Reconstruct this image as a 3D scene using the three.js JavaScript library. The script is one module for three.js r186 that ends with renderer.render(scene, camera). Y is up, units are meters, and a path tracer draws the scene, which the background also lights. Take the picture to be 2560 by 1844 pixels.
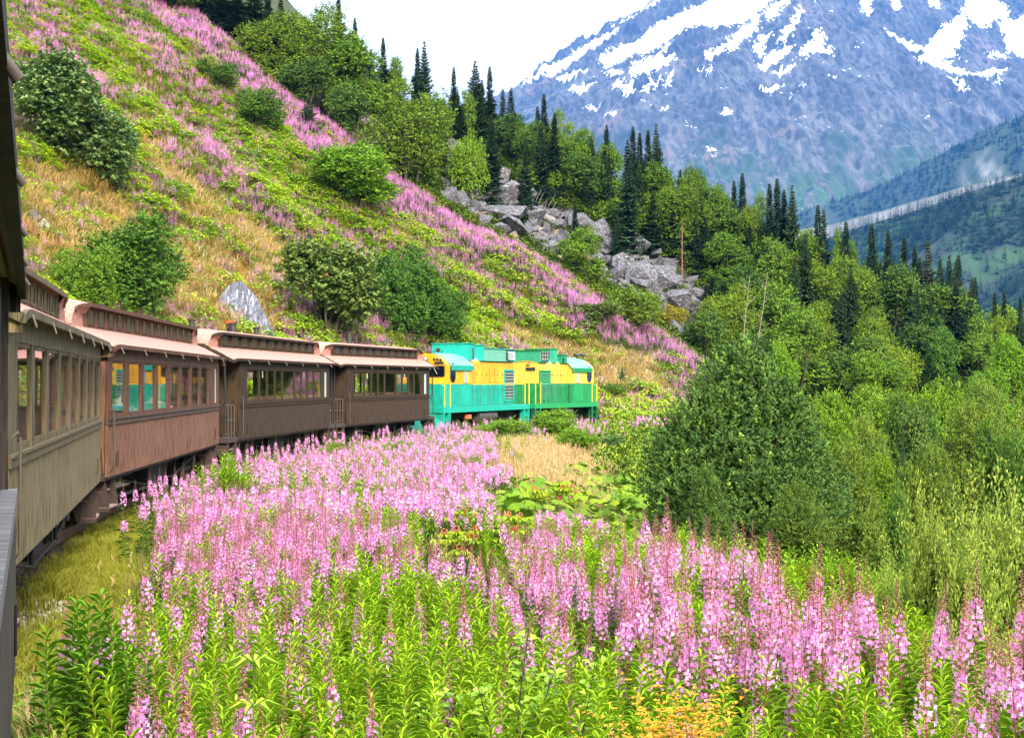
import * as THREE from 'three';
import { mergeGeometries } from 'three/addons/utils/BufferGeometryUtils.js';
import { ConvexGeometry } from 'three/addons/geometries/ConvexGeometry.js';
import { MarchingCubes } from 'three/addons/objects/MarchingCubes.js';
import { createNoise2D, createNoise3D } from 'simplex-noise';

// ---------- camera, sky, sun, exposure ----------
const scene = new THREE.Scene();
const EYE = new THREE.Vector3(0, 2.6, 0), FOCAL = 3555, CX = 1280, CY = 922;      // focal length in photograph pixels (2560 x 1844)
const camera = new THREE.PerspectiveCamera(2 * Math.atan(922 / FOCAL) * 180 / Math.PI, 2560 / 1844, 0.1, 20000);
camera.position.copy(EYE); camera.rotation.set(Math.atan(30 / FOCAL), 0, 0); camera.updateMatrixWorld(true);
const renderer = new THREE.WebGLRenderer({ antialias: true });
renderer.toneMapping = THREE.LinearToneMapping; renderer.toneMappingExposure = 3.5;
renderer.shadowMap.enabled = true;
const sun = new THREE.DirectionalLight(0xfff0da, 3.9);
sun.position.set(52, 72, 66); sun.target.position.set(0, 0, -60); sun.castShadow = true; sun.shadow.radius = 40;
sun.shadow.mapSize.set(2048, 2048); Object.assign(sun.shadow.camera, { left: -120, right: 120, top: 120, bottom: -120, near: 1, far: 400 });
scene.add(sun, sun.target);
const FOG = { color: [0.05, 0.33, 1.0], density: 0.000066 };

// ---------- random numbers and noise ----------
function rng(seed) { let s = seed | 0; return () => { s = (s + 0x6d2b79f5) | 0; let t = Math.imul(s ^ (s >>> 15), 1 | s); t = (t + Math.imul(t ^ (t >>> 7), 61 | t)) ^ t; return ((t ^ (t >>> 14)) >>> 0) / 4294967296; }; }
const n2 = createNoise2D(rng(11)), n2b = createNoise2D(rng(12)), n3 = createNoise3D(rng(13));
const clamp = (x, a = 0, b = 1) => Math.min(b, Math.max(a, x)), lerp = (a, b, t) => a + (b - a) * t;
const sstep = (a, b, x) => { const t = clamp((x - a) / (b - a)); return t * t * (3 - 2 * t); };
const softplus = (x, k) => x > 8 * k ? x : x < -8 * k ? 0 : k * Math.log1p(Math.exp(x / k));
const fbm = (x, y, o = 4) => { let s = 0, a = 0.5; for (let i = 0; i < o; i++) { s += a * n2(x, y); x *= 2.03; y *= 2.03; a *= 0.5; } return s; };
const V = (x, y, z) => new THREE.Vector3(x, y, z);
const RGB = (r, g, b) => new THREE.Color().setRGB(r, g, b);

// a hazy bright overcast sky: thin cloud, a little blue between
{
  const W = 1024, H = 512, d = new Float32Array(W * H * 4);
  for (let y = 0; y < H; y++) {
    const el = ((y + 0.5) / H - 0.5) * Math.PI, up = Math.max(0, Math.sin(el));
    for (let x = 0; x < W; x++) {
      const az = (x + 0.5) / W * 2 * Math.PI, ce = Math.cos(el);
      const c = 0.5 + 0.55 * (0.65 * n3(Math.cos(az) * ce * 1.6, Math.sin(el) * 4, Math.sin(az) * ce * 1.6) + 0.35 * n3(Math.cos(az) * ce * 4, Math.sin(el) * 11, Math.sin(az) * ce * 4));
      const k = clamp(c), b = 0.235 + 1.3 * up;
      const i = (y * W + x) * 4;
      if (el < 0) { d[i] = 0.24; d[i + 1] = 0.27; d[i + 2] = 0.22; } else { d[i] = b * lerp(0.86, 1.08, k); d[i + 1] = b * lerp(0.94, 1.08, k); d[i + 2] = b * lerp(1.06, 1.09, k); }
      d[i + 3] = 1;
    }
  }
  const t = new THREE.DataTexture(d, W, H, THREE.RGBAFormat, THREE.FloatType);
  t.mapping = THREE.EquirectangularReflectionMapping; t.magFilter = t.minFilter = THREE.LinearFilter; t.needsUpdate = true;
  scene.background = t; scene.environment = t;
}

// ---------- naming ----------
const usedNames = new Map();
function numbered(n) { const k = usedNames.get(n) ?? 0; usedNames.set(n, k + 1); return k ? n + '_' + String(k).padStart(3, '0') : n; }
function tag(o, label, category, group, kind) { const u = o.userData = {}; if (label) u.label = label; if (category) u.category = category; if (group) u.group = group; if (kind) u.kind = kind; return o; }
function thing(name, label, category, group) { const g = new THREE.Group(); g.name = numbered(name); scene.add(g); return tag(g, label, category, group); }
function shadows(m) { m.castShadow = m.receiveShadow = true; return m; }
function mesh(name, geo, mat, parent) { const m = shadows(new THREE.Mesh(geo, mat)); m.name = parent ? name : numbered(name); (parent ?? scene).add(m); return m; }
function copyOf(root, label, group, mats) {
  const c = root.clone(); c.name = numbered(root.name.replace(/_\d{3}$/, '')); c.userData = { ...root.userData };
  if (label) c.userData.label = label; if (group) c.userData.group = group;
  if (mats) c.traverse((o) => { if (o.isMesh && mats[o.name]) o.material = mats[o.name]; });
  scene.add(c); return c;
}

// ---------- geometry collector ----------
class MB {
  constructor() { this.p = []; this.n = []; this.u = []; this.c = []; this.i = []; }
  get nv() { return this.p.length / 3; }
  tri(a, b, c, col, nrm) { this.poly([a, b, c], col, nrm); }
  poly(pts, col = [1, 1, 1], nrm, uv) {
    const s = this.nv; let N = nrm;
    if (!N) { const [a, b, c] = pts, ux = b[0] - a[0], uy = b[1] - a[1], uz = b[2] - a[2], vx = c[0] - a[0], vy = c[1] - a[1], vz = c[2] - a[2]; N = [uy * vz - uz * vy, uz * vx - ux * vz, ux * vy - uy * vx]; const l = Math.hypot(...N) || 1; N = [N[0] / l, N[1] / l, N[2] / l]; }
    pts.forEach((p, k) => { this.p.push(p[0], p[1], p[2]); this.n.push(N[0], N[1], N[2]); this.c.push(col[0], col[1], col[2]); const q = uv?.[k] ?? [p[0] + p[2] * 0.7, p[1]]; this.u.push(q[0], q[1]); });
    for (let k = 1; k < pts.length - 1; k++) this.i.push(s, s + k, s + k + 1);
  }
  add(g, m, col = [1, 1, 1]) {
    const q = g.index ? g : g, s = this.nv, P = q.attributes.position, N = q.attributes.normal, U = q.attributes.uv, v = V(0, 0, 0), nm = m ? new THREE.Matrix3().getNormalMatrix(m) : null;
    for (let k = 0; k < P.count; k++) {
      v.fromBufferAttribute(P, k); if (m) v.applyMatrix4(m); this.p.push(v.x, v.y, v.z);
      v.fromBufferAttribute(N, k); if (nm) v.applyMatrix3(nm).normalize(); this.n.push(v.x, v.y, v.z);
      if (q.attributes.color) this.c.push(q.attributes.color.getX(k), q.attributes.color.getY(k), q.attributes.color.getZ(k)); else this.c.push(...col); if (U) this.u.push(U.getX(k), U.getY(k)); else this.u.push(0, 0);
    }
    if (q.index) for (let k = 0; k < q.index.count; k++) this.i.push(s + q.index.getX(k)); else for (let k = 0; k < P.count; k++) this.i.push(s + k);
    return this;
  }
  // box by its two corners, with uv in metres
  box(x0, y0, z0, x1, y1, z1, col) {
    const A = [[x0, y0, z0], [x1, y0, z0], [x1, y1, z0], [x0, y1, z0], [x0, y0, z1], [x1, y0, z1], [x1, y1, z1], [x0, y1, z1]];
    for (const [f, w] of [[[4, 5, 6, 7], 0], [[1, 0, 3, 2], 0], [[5, 1, 2, 6], 1], [[0, 4, 7, 3], 1], [[7, 6, 2, 3], 2], [[0, 1, 5, 4], 2]])
      this.poly(f.map((k) => A[k]), col, null, f.map((k) => w === 0 ? [A[k][0], A[k][1]] : w === 1 ? [A[k][2], A[k][1]] : [A[k][0], A[k][2]]));
    return this;
  }
  // a round bar through points
  bar(pts, r, sides = 6, col = [1, 1, 1], r1 = r) {
    const P = pts.map((p) => p.isVector3 ? p : V(...p)), rings = [], up = V(0, 1, 0), t = V(0, 0, 0);
    for (let k = 0; k < P.length; k++) {
      t.subVectors(P[Math.min(k + 1, P.length - 1)], P[Math.max(k - 1, 0)]).normalize();
      const a = V(0, 0, 0).crossVectors(Math.abs(t.y) > 0.95 ? V(1, 0, 0) : up, t).normalize(), b = V(0, 0, 0).crossVectors(t, a), R = lerp(r, r1, k / (P.length - 1)), s = this.nv;
      for (let j = 0; j < sides; j++) { const w = j / sides * Math.PI * 2, nx = a.x * Math.cos(w) + b.x * Math.sin(w), ny = a.y * Math.cos(w) + b.y * Math.sin(w), nz = a.z * Math.cos(w) + b.z * Math.sin(w); this.p.push(P[k].x + nx * R, P[k].y + ny * R, P[k].z + nz * R); this.n.push(nx, ny, nz); this.c.push(...col); this.u.push(j / sides, k); }
      rings.push(s);
    }
    for (let k = 0; k < rings.length - 1; k++) for (let j = 0; j < sides; j++) { const a = rings[k] + j, b = rings[k] + (j + 1) % sides, c = rings[k + 1] + j, d = rings[k + 1] + (j + 1) % sides; this.i.push(a, b, c, b, d, c); }
    for (const [s, rev] of [[rings[0], 1], [rings[rings.length - 1], 0]]) for (let j = 1; j < sides - 1; j++) rev ? this.i.push(s, s + j + 1, s + j) : this.i.push(s, s + j, s + j + 1);
    return this;
  }
  // grid[i][j] of points -> smooth sheet
  sheet(grid, col = [1, 1, 1], uvs) {
    const g = new THREE.BufferGeometry(), R = grid.length, C = grid[0].length, p = [], u = [], ix = [];
    for (let a = 0; a < R; a++) for (let b = 0; b < C; b++) { p.push(...grid[a][b]); u.push(...(uvs ? uvs(a, b) : [grid[a][b][0], grid[a][b][2]])); }
    for (let a = 0; a < R - 1; a++) for (let b = 0; b < C - 1; b++) { const k = a * C + b; ix.push(k, k + 1, k + C, k + 1, k + C + 1, k + C); }
    g.setAttribute('position', new THREE.Float32BufferAttribute(p, 3)); g.setAttribute('uv', new THREE.Float32BufferAttribute(u, 2)); g.setIndex(ix); g.computeVertexNormals();
    return this.add(g, null, col);
  }
  // a rectangular moulding swept along a path; up is world up
  sweep(path, w, h, col) {
    const P = path.map((p) => V(...p)), ring = [];
    for (let k = 0; k < P.length; k++) {
      const t = V(0, 0, 0).subVectors(P[Math.min(k + 1, P.length - 1)], P[Math.max(k - 1, 0)]).normalize(), a = V(0, 0, 0).crossVectors(t, V(0, 1, 0)); if (a.length() < 0.1) a.set(1, 0, 0); a.normalize(); const b = V(0, 0, 0).crossVectors(a, t).normalize();
      ring.push([[-1, -1], [1, -1], [1, 1], [-1, 1]].map(([i, j]) => [P[k].x + a.x * i * w / 2 + b.x * j * h / 2, P[k].y + a.y * i * w / 2 + b.y * j * h / 2, P[k].z + a.z * i * w / 2 + b.z * j * h / 2]));
    }
    for (let k = 0; k < ring.length - 1; k++) for (let j = 0; j < 4; j++) this.poly([ring[k][j], ring[k][(j + 1) % 4], ring[k + 1][(j + 1) % 4], ring[k + 1][j]], col);
    this.poly(ring[0].slice().reverse(), col); this.poly(ring[ring.length - 1], col);
    return this;
  }
  geo() {
    const g = new THREE.BufferGeometry();
    g.setAttribute('position', new THREE.BufferAttribute(new Float32Array(this.p), 3)); g.setAttribute('normal', new THREE.BufferAttribute(new Float32Array(this.n), 3));
    g.setAttribute('uv', new THREE.BufferAttribute(new Float32Array(this.u), 2)); g.setAttribute('color', new THREE.BufferAttribute(new Float32Array(this.c), 3)); g.setIndex(this.i);
    return g;
  }
  build(name, mat, parent) { return mesh(name, this.geo(), mat, parent); }
}

// ---------- textures ----------
function dataTex(w, h, f, srgb = true) {
  const d = new Uint8Array(w * h * 4);
  for (let y = 0; y < h; y++) for (let x = 0; x < w; x++) { const c = f(x / w, y / h, x, y), i = (y * w + x) * 4; d[i] = clamp(c[0]) * 255; d[i + 1] = clamp(c[1]) * 255; d[i + 2] = clamp(c[2]) * 255; d[i + 3] = 255; }
  const t = new THREE.DataTexture(d, w, h); t.wrapS = t.wrapT = THREE.RepeatWrapping; t.magFilter = THREE.LinearFilter; t.minFilter = THREE.LinearMipmapLinearFilter; if (srgb) t.colorSpace = THREE.SRGBColorSpace; t.needsUpdate = true; return t;
}
const tn = (u, v, fu, fv, seed = 0) => { const a = u * 2 * Math.PI, b = v * 2 * Math.PI, ru = fu / 6.283, rv = fv / 6.283; return 0.5 * (n3(Math.cos(a) * ru + seed, Math.sin(a) * ru + Math.cos(b) * rv, Math.sin(b) * rv - seed) + n3(Math.sin(a) * ru - seed, Math.cos(b) * rv + Math.cos(a) * ru, Math.sin(b) * rv + seed)); };
const grainTex = dataTex(256, 256, (u, v, x, y) => { const k = 0.78 + 0.2 * n2(x * 0.35, y * 0.012) + 0.16 * n2(x * 0.05 + 40, y * 0.01) + 0.09 * n2(x * 0.9, y * 0.05); return [k, k, k]; });
const wornTex = dataTex(512, 512, (u, v, x, y) => { const a = n2(x * 0.10, y * 0.006 + 7), b = n2(x * 0.016, y * 0.006), g = n2(x * 0.6, y * 0.02); const dark = sstep(0.25, 0.75, a * 0.6 + b * 0.75), k = 0.84 + 0.12 * g - 0.42 * dark + 0.1 * b; return [k, k * (1 - 0.02 * dark), k * (1 - 0.05 * dark)]; });
const speckTex = dataTex(256, 256, (u, v, x, y) => { const k = 0.86 + 0.1 * n2(x * 0.5, y * 0.5) + 0.1 * n2(x * 0.04, y * 0.04); return [k, k, k]; });
// ---------- the lie of the land ----------
const CC = { x: 80.1, z: -37 }, RT = 89.25;                       // centre and radius of the curving track
const trackAt = (phi, q = 0, y = 0) => V(CC.x - (RT - q) * Math.cos(phi), y, CC.z - (RT - q) * Math.sin(phi));
const qOf = (x, z) => RT - Math.hypot(x - CC.x, z - CC.z);        // metres inside (right of) the track, negative on the hill side
const phiOf = (x, z) => Math.atan2(-(z - CC.z), -(x - CC.x));
const camInv = new THREE.Matrix4().copy(camera.matrixWorld).invert();
function ray(px, py) { return V((px - CX) / FOCAL, -(py - CY) / FOCAL, -1).applyQuaternion(camera.quaternion); }
const at = (px, py, d) => ray(px, py).multiplyScalar(d).add(EYE);
function toPx(x, y, z) { const v = V(x, y, z).applyMatrix4(camInv); return [CX - v.x / v.z * FOCAL, CY + v.y / v.z * FOCAL, -v.z]; }
function hillCone(q) { const s = -q - 2.6; return s <= 0 ? 0 : 0.74 * (Math.sqrt(s * s + 3) - 1.73); }
function coneHit(px, py) { const r = ray(px, py); for (let t = 20; t < 500; t += 0.25) { const x = EYE.x + r.x * t, y = EYE.y + r.y * t, z = EYE.z + r.z * t; if (y < hillCone(qOf(x, z)) - 0.3) return [x, z]; } return [r.x * 500, r.z * 500]; }
// plan lines found on the open cone: the edge of the meadow, and the crest of the wooded spur behind it
const LINE1 = [[300, -100], [430, 0], [620, 160], [830, 335], [1100, 520], [1400, 690], [1660, 850]].map(([a, b]) => coneHit(a, b));
const LINE2 = [[-300, -700], [200, -420], [600, -120], [900, 190], [1130, 340], [1300, 430], [1640, 575], [2000, 770], [2300, 880], [2560, 935]].map(([a, b]) => coneHit(a, b));
for (const L of [LINE1, LINE2]) { const a = L[0], b = L[1], c = L[L.length - 2], e = L[L.length - 1]; L.unshift([a[0] + (a[0] - b[0]) * 8, a[1] + (a[1] - b[1]) * 8]); L.push([e[0] + (e[0] - c[0]) * 6, e[1] + (e[1] - c[1]) * 6]); }
function beyond(L, x, z) {                                         // signed distance to a plan line, positive on the far side
  let best = 1e9, sg = 1;
  for (let k = 0; k < L.length - 1; k++) {
    const ax = L[k][0], az = L[k][1], dx = L[k + 1][0] - ax, dz = L[k + 1][1] - az, t = clamp(((x - ax) * dx + (z - az) * dz) / (dx * dx + dz * dz)), ex = x - ax - dx * t, ez = z - az - dz * t, d = Math.hypot(ex, ez);
    if (d < best) { best = d; sg = dx * ez - dz * ex > 0 ? -1 : 1; }
  }
  return best * sg;
}
function H(x, z) {
  const q = qOf(x, z);
  let h;
  if (q > -2.2) {
    const d = Math.abs(q);
    h = d < 1.9 ? -0.26 : -0.26 - 0.24 * sstep(1.9, 3.0, d);
    if (q > 3) h += 0.07 * n2(x * 0.35, z * 0.35) * sstep(3, 5, q);
    const over = softplus(q - 8.2, 0.6); h -= 5.5 * (1 - Math.exp(-over * 0.27 / 5.5)) ;
    if (q > 9) h += 0.35 * n2(x * 0.12, z * 0.12) * sstep(9, 14, q);
    if (z > -75 && q > 20) h -= 14 * sstep(30, 90, q) * sstep(-75, -30, z);
  } else {
    const s = -q;
    h = -0.5 + hillCone(q);
    const g2 = beyond(LINE2, x, z), g1 = beyond(LINE1, x, z);
    if (g2 > -12) h -= 1.0 * softplus(g2 - 1.5, 1.2);
    if (s > 4) h += (0.55 * n2(x * 0.09, z * 0.09) + 0.22 * n2(x * 0.3 + 9, z * 0.3)) * sstep(4, 9, s);
    if (g1 > -3) h -= 2.0 * sstep(-2, 5, g1) * (1 - sstep(7, 15, g1));
  }
  const D = Math.hypot(x, z);
  if (D > 230) h = lerp(h, Math.min(h, -40 - (D - 230) * 0.16), sstep(230, 420, D));
  return Math.max(h, -190 + 4 * n2(x * 0.002, z * 0.002));
}
function groundHit(px, py, from = 4, to = 420) {                   // where the sight line through a pixel of the photograph meets the ground
  const r = ray(px, py); let t = from;
  for (; t < to; t += Math.max(0.25, t * 0.004)) { if (EYE.y + r.y * t < H(EYE.x + r.x * t, EYE.z + r.z * t)) break; }
  const x = EYE.x + r.x * t, z = EYE.z + r.z * t; return V(x, H(x, z), z);
}
const onGround = (px, d) => { const r = ray(px, CY), x = r.x * d / -r.z, z = -d; return V(x, H(x, z), z); };

const inPoly = (P, x, y) => { let r = false; for (let i = 0, j = P.length - 1; i < P.length; j = i++) if ((P[i][1] > y) !== (P[j][1] > y) && x < (P[j][0] - P[i][0]) * (y - P[i][1]) / (P[j][1] - P[i][1]) + P[i][0]) r = !r; return r; };
const TALUS = [[1105, 365], [1190, 380], [1330, 490], [1440, 540], [1560, 600], [1690, 640], [1800, 720], [1810, 830], [1700, 850], [1620, 790], [1500, 710], [1350, 640], [1200, 560], [1095, 500]];
const STRAW = [[[30, 400], [200, 450], [330, 520], [420, 560], [560, 640], [640, 720], [720, 850], [300, 800], [60, 640]], [[310, 330], [480, 440], [640, 560], [740, 660], [760, 760], [640, 700], [480, 560], [360, 460]], [[1230, 830], [1420, 830], [1620, 900], [1680, 1000], [1450, 1000]], [[1500, 740], [1680, 850], [1700, 930], [1600, 900]]];
const groundTex = dataTex(512, 512, (u, v) => { const k = 0.75 + 0.28 * tn(u, v, 60, 60, 3) + 0.22 * tn(u, v, 22, 22, 8) + 0.2 * tn(u, v, 140, 140, 5); return [k, k, k * 0.95]; });
{
  // one sheet from the camera's feet to the horizon, finer in front
  const az = []; for (let k = 0; k <= 230; k++) az.push(lerp(-0.42, 0.42, k / 230)); for (let a = 0.46; a < 2 * Math.PI - 0.42; a += 0.06) az.push(a);
  const rr = [0.3]; let r = 2; while (r < 60) { rr.push(r); r += 0.45 + r * 0.004; } while (r < 260) { rr.push(r); r += 1.0; } while (r < 12000) { rr.push(r); r *= 1.13; }
  const p = [], c = [], u = [], ix = [], A = az.length, cg = RGB(0, 0, 0);
  for (const R of rr) for (const a of az) {
    const x = Math.sin(a) * R, z = -Math.cos(a) * R, h = H(x, z), q = qOf(x, z); p.push(x, h, z); u.push(x / 5, z / 5);
    const n = fbm(x * 0.08, z * 0.08), m = n2(x * 0.6, z * 0.6);
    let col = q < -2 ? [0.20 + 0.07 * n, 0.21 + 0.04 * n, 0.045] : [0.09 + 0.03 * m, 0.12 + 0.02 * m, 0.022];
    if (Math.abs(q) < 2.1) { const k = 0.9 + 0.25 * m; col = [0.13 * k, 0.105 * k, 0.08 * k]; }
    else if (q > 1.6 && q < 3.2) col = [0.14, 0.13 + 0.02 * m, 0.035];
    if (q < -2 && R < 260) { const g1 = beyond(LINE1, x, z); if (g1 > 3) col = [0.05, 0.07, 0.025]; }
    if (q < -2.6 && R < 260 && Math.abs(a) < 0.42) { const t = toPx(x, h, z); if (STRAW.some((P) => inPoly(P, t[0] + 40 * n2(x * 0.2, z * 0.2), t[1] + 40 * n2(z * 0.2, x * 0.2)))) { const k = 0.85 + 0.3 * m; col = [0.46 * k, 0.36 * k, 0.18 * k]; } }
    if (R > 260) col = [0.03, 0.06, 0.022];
    c.push(...col);
  }
  for (let a = 0; a < rr.length - 1; a++) for (let b = 0; b < A; b++) { const k = a * A + b, k1 = a * A + (b + 1) % A; ix.push(k, k + A, k1, k1, k + A, k1 + A); }
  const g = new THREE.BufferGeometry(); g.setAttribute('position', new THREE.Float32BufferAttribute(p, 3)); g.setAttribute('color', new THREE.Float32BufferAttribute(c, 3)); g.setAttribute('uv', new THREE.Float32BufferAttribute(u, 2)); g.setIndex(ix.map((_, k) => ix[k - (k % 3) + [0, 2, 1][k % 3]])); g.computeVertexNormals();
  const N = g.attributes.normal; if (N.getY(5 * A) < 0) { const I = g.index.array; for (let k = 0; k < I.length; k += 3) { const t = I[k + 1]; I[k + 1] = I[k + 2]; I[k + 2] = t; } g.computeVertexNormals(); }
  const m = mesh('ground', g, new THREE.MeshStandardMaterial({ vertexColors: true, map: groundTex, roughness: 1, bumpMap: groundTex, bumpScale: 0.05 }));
  m.userData = { kind: 'structure', label: 'sloping grassy ground running from the railway bench up the hillside' };
}

// ---------- far mountains ----------
function tents(ridges, x, z) {
  let best = -1e9;
  for (const R of ridges) for (let k = 0; k < R.p.length - 1; k++) {
    const a = R.p[k], b = R.p[k + 1], dx = b.x - a.x, dz = b.z - a.z, t = clamp(((x - a.x) * dx + (z - a.z) * dz) / (dx * dx + dz * dz)), d = Math.hypot(x - a.x - dx * t, z - a.z - dz * t);
    const y = a.y + (b.y - a.y) * t - R.k * d * (1 - 0.18 * d / (d + 900)); if (y > best) best = y;
  }
  return best;
}
const rid = (k, pts) => ({ k, p: pts.map(([x, y, d]) => at(x, y, d)) });
const MTN = [
  rid(0.78, [[1010, 380, 5300], [1275, 205, 5250], [1450, 100, 5350], [1620, -15, 5450], [1760, -110, 5400], [1900, -160, 5300], [2060, -150, 5500], [2300, -100, 5800], [2600, -140, 5900], [3000, -60, 5900]]),
  rid(0.80, [[1900, -160, 5300], [1975, 60, 4900], [2060, 200, 4650], [2190, 330, 4400], [2290, 480, 4150], [2330, 640, 3900]]),
  rid(0.72, [[1760, -110, 5400], [1700, 60, 5000], [1560, 240, 4700], [1480, 330, 4450], [1500, 500, 4000]]),
  rid(0.80, [[2600, -140, 5900], [2540, 120, 5300], [2600, 330, 4700]]),
  rid(0.60, [[1975, 60, 4900], [1900, 260, 4500], [1880, 470, 4000], [1900, 640, 3700]]),
];
const ridged = (x, y, o = 5) => { let s = 0, a = 0.5, w = 1; for (let i = 0; i < o; i++) { let v = 1 - Math.abs(n2b(x, y)); v *= v; s += a * v * w; w = clamp(v * 1.6); x *= 2.1; y *= 2.1; a *= 0.5; } return s; };
const mtnH = (x, z) => { const h = tents(MTN, x, z); return h + 80 * (ridged(x * 0.0019 + 3, z * 0.0011) - 0.5) + 26 * (ridged(x * 0.007, z * 0.0035 + 9, 4) - 0.5) + 15 * (ridged(x * 0.021 + 5, z * 0.007, 3) - 0.5) + 4 * fbm(x * 0.03, z * 0.03, 3); };
{
  const NX = 640, NZ = 400, X0 = -900, X1 = 2700, Z0 = -2500, Z1 = -6100, YT = 1900;
  const hs = new Float32Array((NX + 1) * (NZ + 1)), p = [], u = [], ix = [];
  for (let j = 0; j <= NZ; j++) for (let i = 0; i <= NX; i++) { const x = lerp(X0, X1, i / NX), z = lerp(Z0, Z1, j / NZ), h = Math.max(mtnH(x, z), -230); hs[j * (NX + 1) + i] = h; p.push(x, h, z); u.push(i / NX, j / NZ); }
  for (let j = 0; j < NZ; j++) for (let i = 0; i < NX; i++) { const k = j * (NX + 1) + i; ix.push(k, k + 1, k + NX + 1, k + 1, k + NX + 2, k + NX + 1); }
  const hAt = (x, z) => { const a = clamp((x - X0) / (X1 - X0), 0, 0.9999) * NX, b = clamp((z - Z0) / (Z1 - Z0), 0, 0.9999) * NZ, i = a | 0, j = b | 0, s = a - i, t = b - j, k = j * (NX + 1) + i; return lerp(lerp(hs[k], hs[k + 1], s), lerp(hs[k + NX + 1], hs[k + NX + 2], s), t); };
  const hit = (px, py) => { const r = ray(px, py); for (let t = 3200; t < 6300; t += 12) { const x = r.x * t, z = r.z * t; if (EYE.y + r.y * t < hAt(x, z)) return [(x - X0) / (X1 - X0), (z - Z0) / (Z1 - Z0)]; } return null; };
  // snowfields, drawn where they lie on the mountain (plan view)
  const S = 2048, cv = document.createElement('canvas'); cv.width = S; cv.height = S; const ct = cv.getContext('2d'); ct.fillStyle = '#000'; ct.fillRect(0, 0, S, S);
  const k8 = 1320 / 2268, fields = [
    [[900, 20], [960, -40], [1200, -40], [1185, 5], [1120, 60], [1050, 108], [930, 118], [850, 108], [760, 158], [700, 200], [640, 232], [600, 222], [625, 180], [632, 150], [680, 110], [760, 75], [860, 30]],
    [[480, 115], [560, 72], [640, 20], [690, 8], [685, 20], [600, 62], [530, 105]], [[60, 378], [180, 310], [300, 250], [430, 170], [520, 126], [520, 140], [440, 195], [330, 262], [220, 322], [120, 370]],
    [[250, 345], [300, 318], [385, 298], [390, 310], [300, 347]], [[440, 262], [520, 205], [615, 180], [605, 230], [560, 255], [470, 296]], [[170, 350], [260, 300], [330, 270], [260, 318]],
    [[570, 308], [600, 265], [680, 250], [742, 180], [752, 190], [700, 255], [772, 235], [762, 262], [680, 312], [600, 326]], [[890, 230], [960, 215], [1010, 165], [1080, 130], [1118, 62], [1130, 118], [1062, 180], [1000, 215], [905, 265]],
    [[1108, 190], [1160, 158], [1195, 145], [1152, 190], [1147, 240], [1120, 238]], [[1128, 292], [1165, 245], [1225, 215], [1275, 203], [1232, 250], [1180, 292], [1150, 302]], [[1190, 312], [1240, 303], [1287, 288], [1270, 314], [1210, 332]],
    [[1295, 250], [1325, 205], [1365, 180], [1372, 130], [1392, 126], [1394, 155], [1418, 152], [1404, 200], [1448, 220], [1440, 242], [1390, 226], [1340, 232], [1315, 252]], [[1205, 190], [1255, 110], [1308, 36], [1322, 46], [1278, 132], [1225, 190]],
    [[1122, 386], [1180, 383], [1226, 362], [1217, 388], [1170, 407]], [[505, 358], [540, 346], [602, 396], [570, 412]], [[315, 388], [415, 362], [418, 376], [350, 398]], [[622, 398], [705, 335], [708, 352], [660, 394]], [[720, 388], [740, 328], [772, 302], [748, 352]],
    [[1670, 130], [1780, 185], [1855, 205], [1878, 160], [1940, 108], [2012, 60], [2024, 110], [1982, 205], [1972, 250], [1890, 255], [1790, 222]], [[2005, 50], [2050, -20], [2190, 20], [2205, 100], [2150, 86], [2088, 122], [2048, 92]],
    [[2165, 110], [2230, 88], [2300, 60], [2300, 250], [2200, 225], [2185, 160]], [[1806, 250], [1870, 253], [1962, 264], [1900, 293]], [[1920, 290], [2000, 298], [2018, 322], [1948, 318]], [[2036, 328], [2130, 298], [2205, 300], [2120, 328]], [[1945, 338], [2012, 364], [2048, 402], [1998, 388]],
    [[2108, 226], [2180, 230], [2205, 247], [2128, 252]], [[1560, -20], [1600, -20], [1612, 60], [1590, 70], [1570, 30]], [[1830, -10], [1900, -20], [1912, 40], [1880, 30]], [[470, 305], [530, 300], [540, 318], [490, 326]], [[890, 655], [940, 650], [935, 661]], [[820, 540], [860, 545], [850, 552]], [[975, 490], [1010, 478], [1012, 488], [985, 500]],
    [[1690, 5], [1730, 0], [1740, 40], [1715, 50]], [[1430, 325], [1455, 335], [1440, 340]], [[1545, 205], [1568, 205], [1560, 220]], [[455, 490], [510, 490], [505, 500]], [[380, 460], [440, 465], [410, 480]], [[680, 485], [740, 462], [735, 470]], [[910, 300], [922, 285], [918, 325]], [[878, 290], [884, 310], [876, 318]], [[1240, 430], [1275, 425], [1255, 440]], [[1840, 500], [1860, 500], [1850, 516]], [[2110, 355], [2180, 345], [2150, 352]], [[1315, 350], [1325, 370], [1315, 395]], [[1150, 60], [1240, -10], [1280, -30], [1230, 40], [1180, 90]], [[1020, 150], [1075, 100], [1085, 118], [1040, 162]],
  ];
  ct.fillStyle = '#fff';
  for (const f of fields) { const q = []; for (let k = 0; k < f.length; k++) { const a = f[k], b = f[(k + 1) % f.length]; for (const t of [0, 0.34, 0.67]) { const h = hit(1240 + lerp(a[0], b[0], t) * k8, lerp(a[1], b[1], t) * k8); if (h) q.push(h); } } if (q.length < 3) continue; ct.beginPath(); q.forEach(([a, b], k) => k ? ct.lineTo(a * S, b * S) : ct.moveTo(a * S, b * S)); ct.fill(); }
  const snow = ct.getImageData(0, 0, S, S).data, T = 2048;
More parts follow.
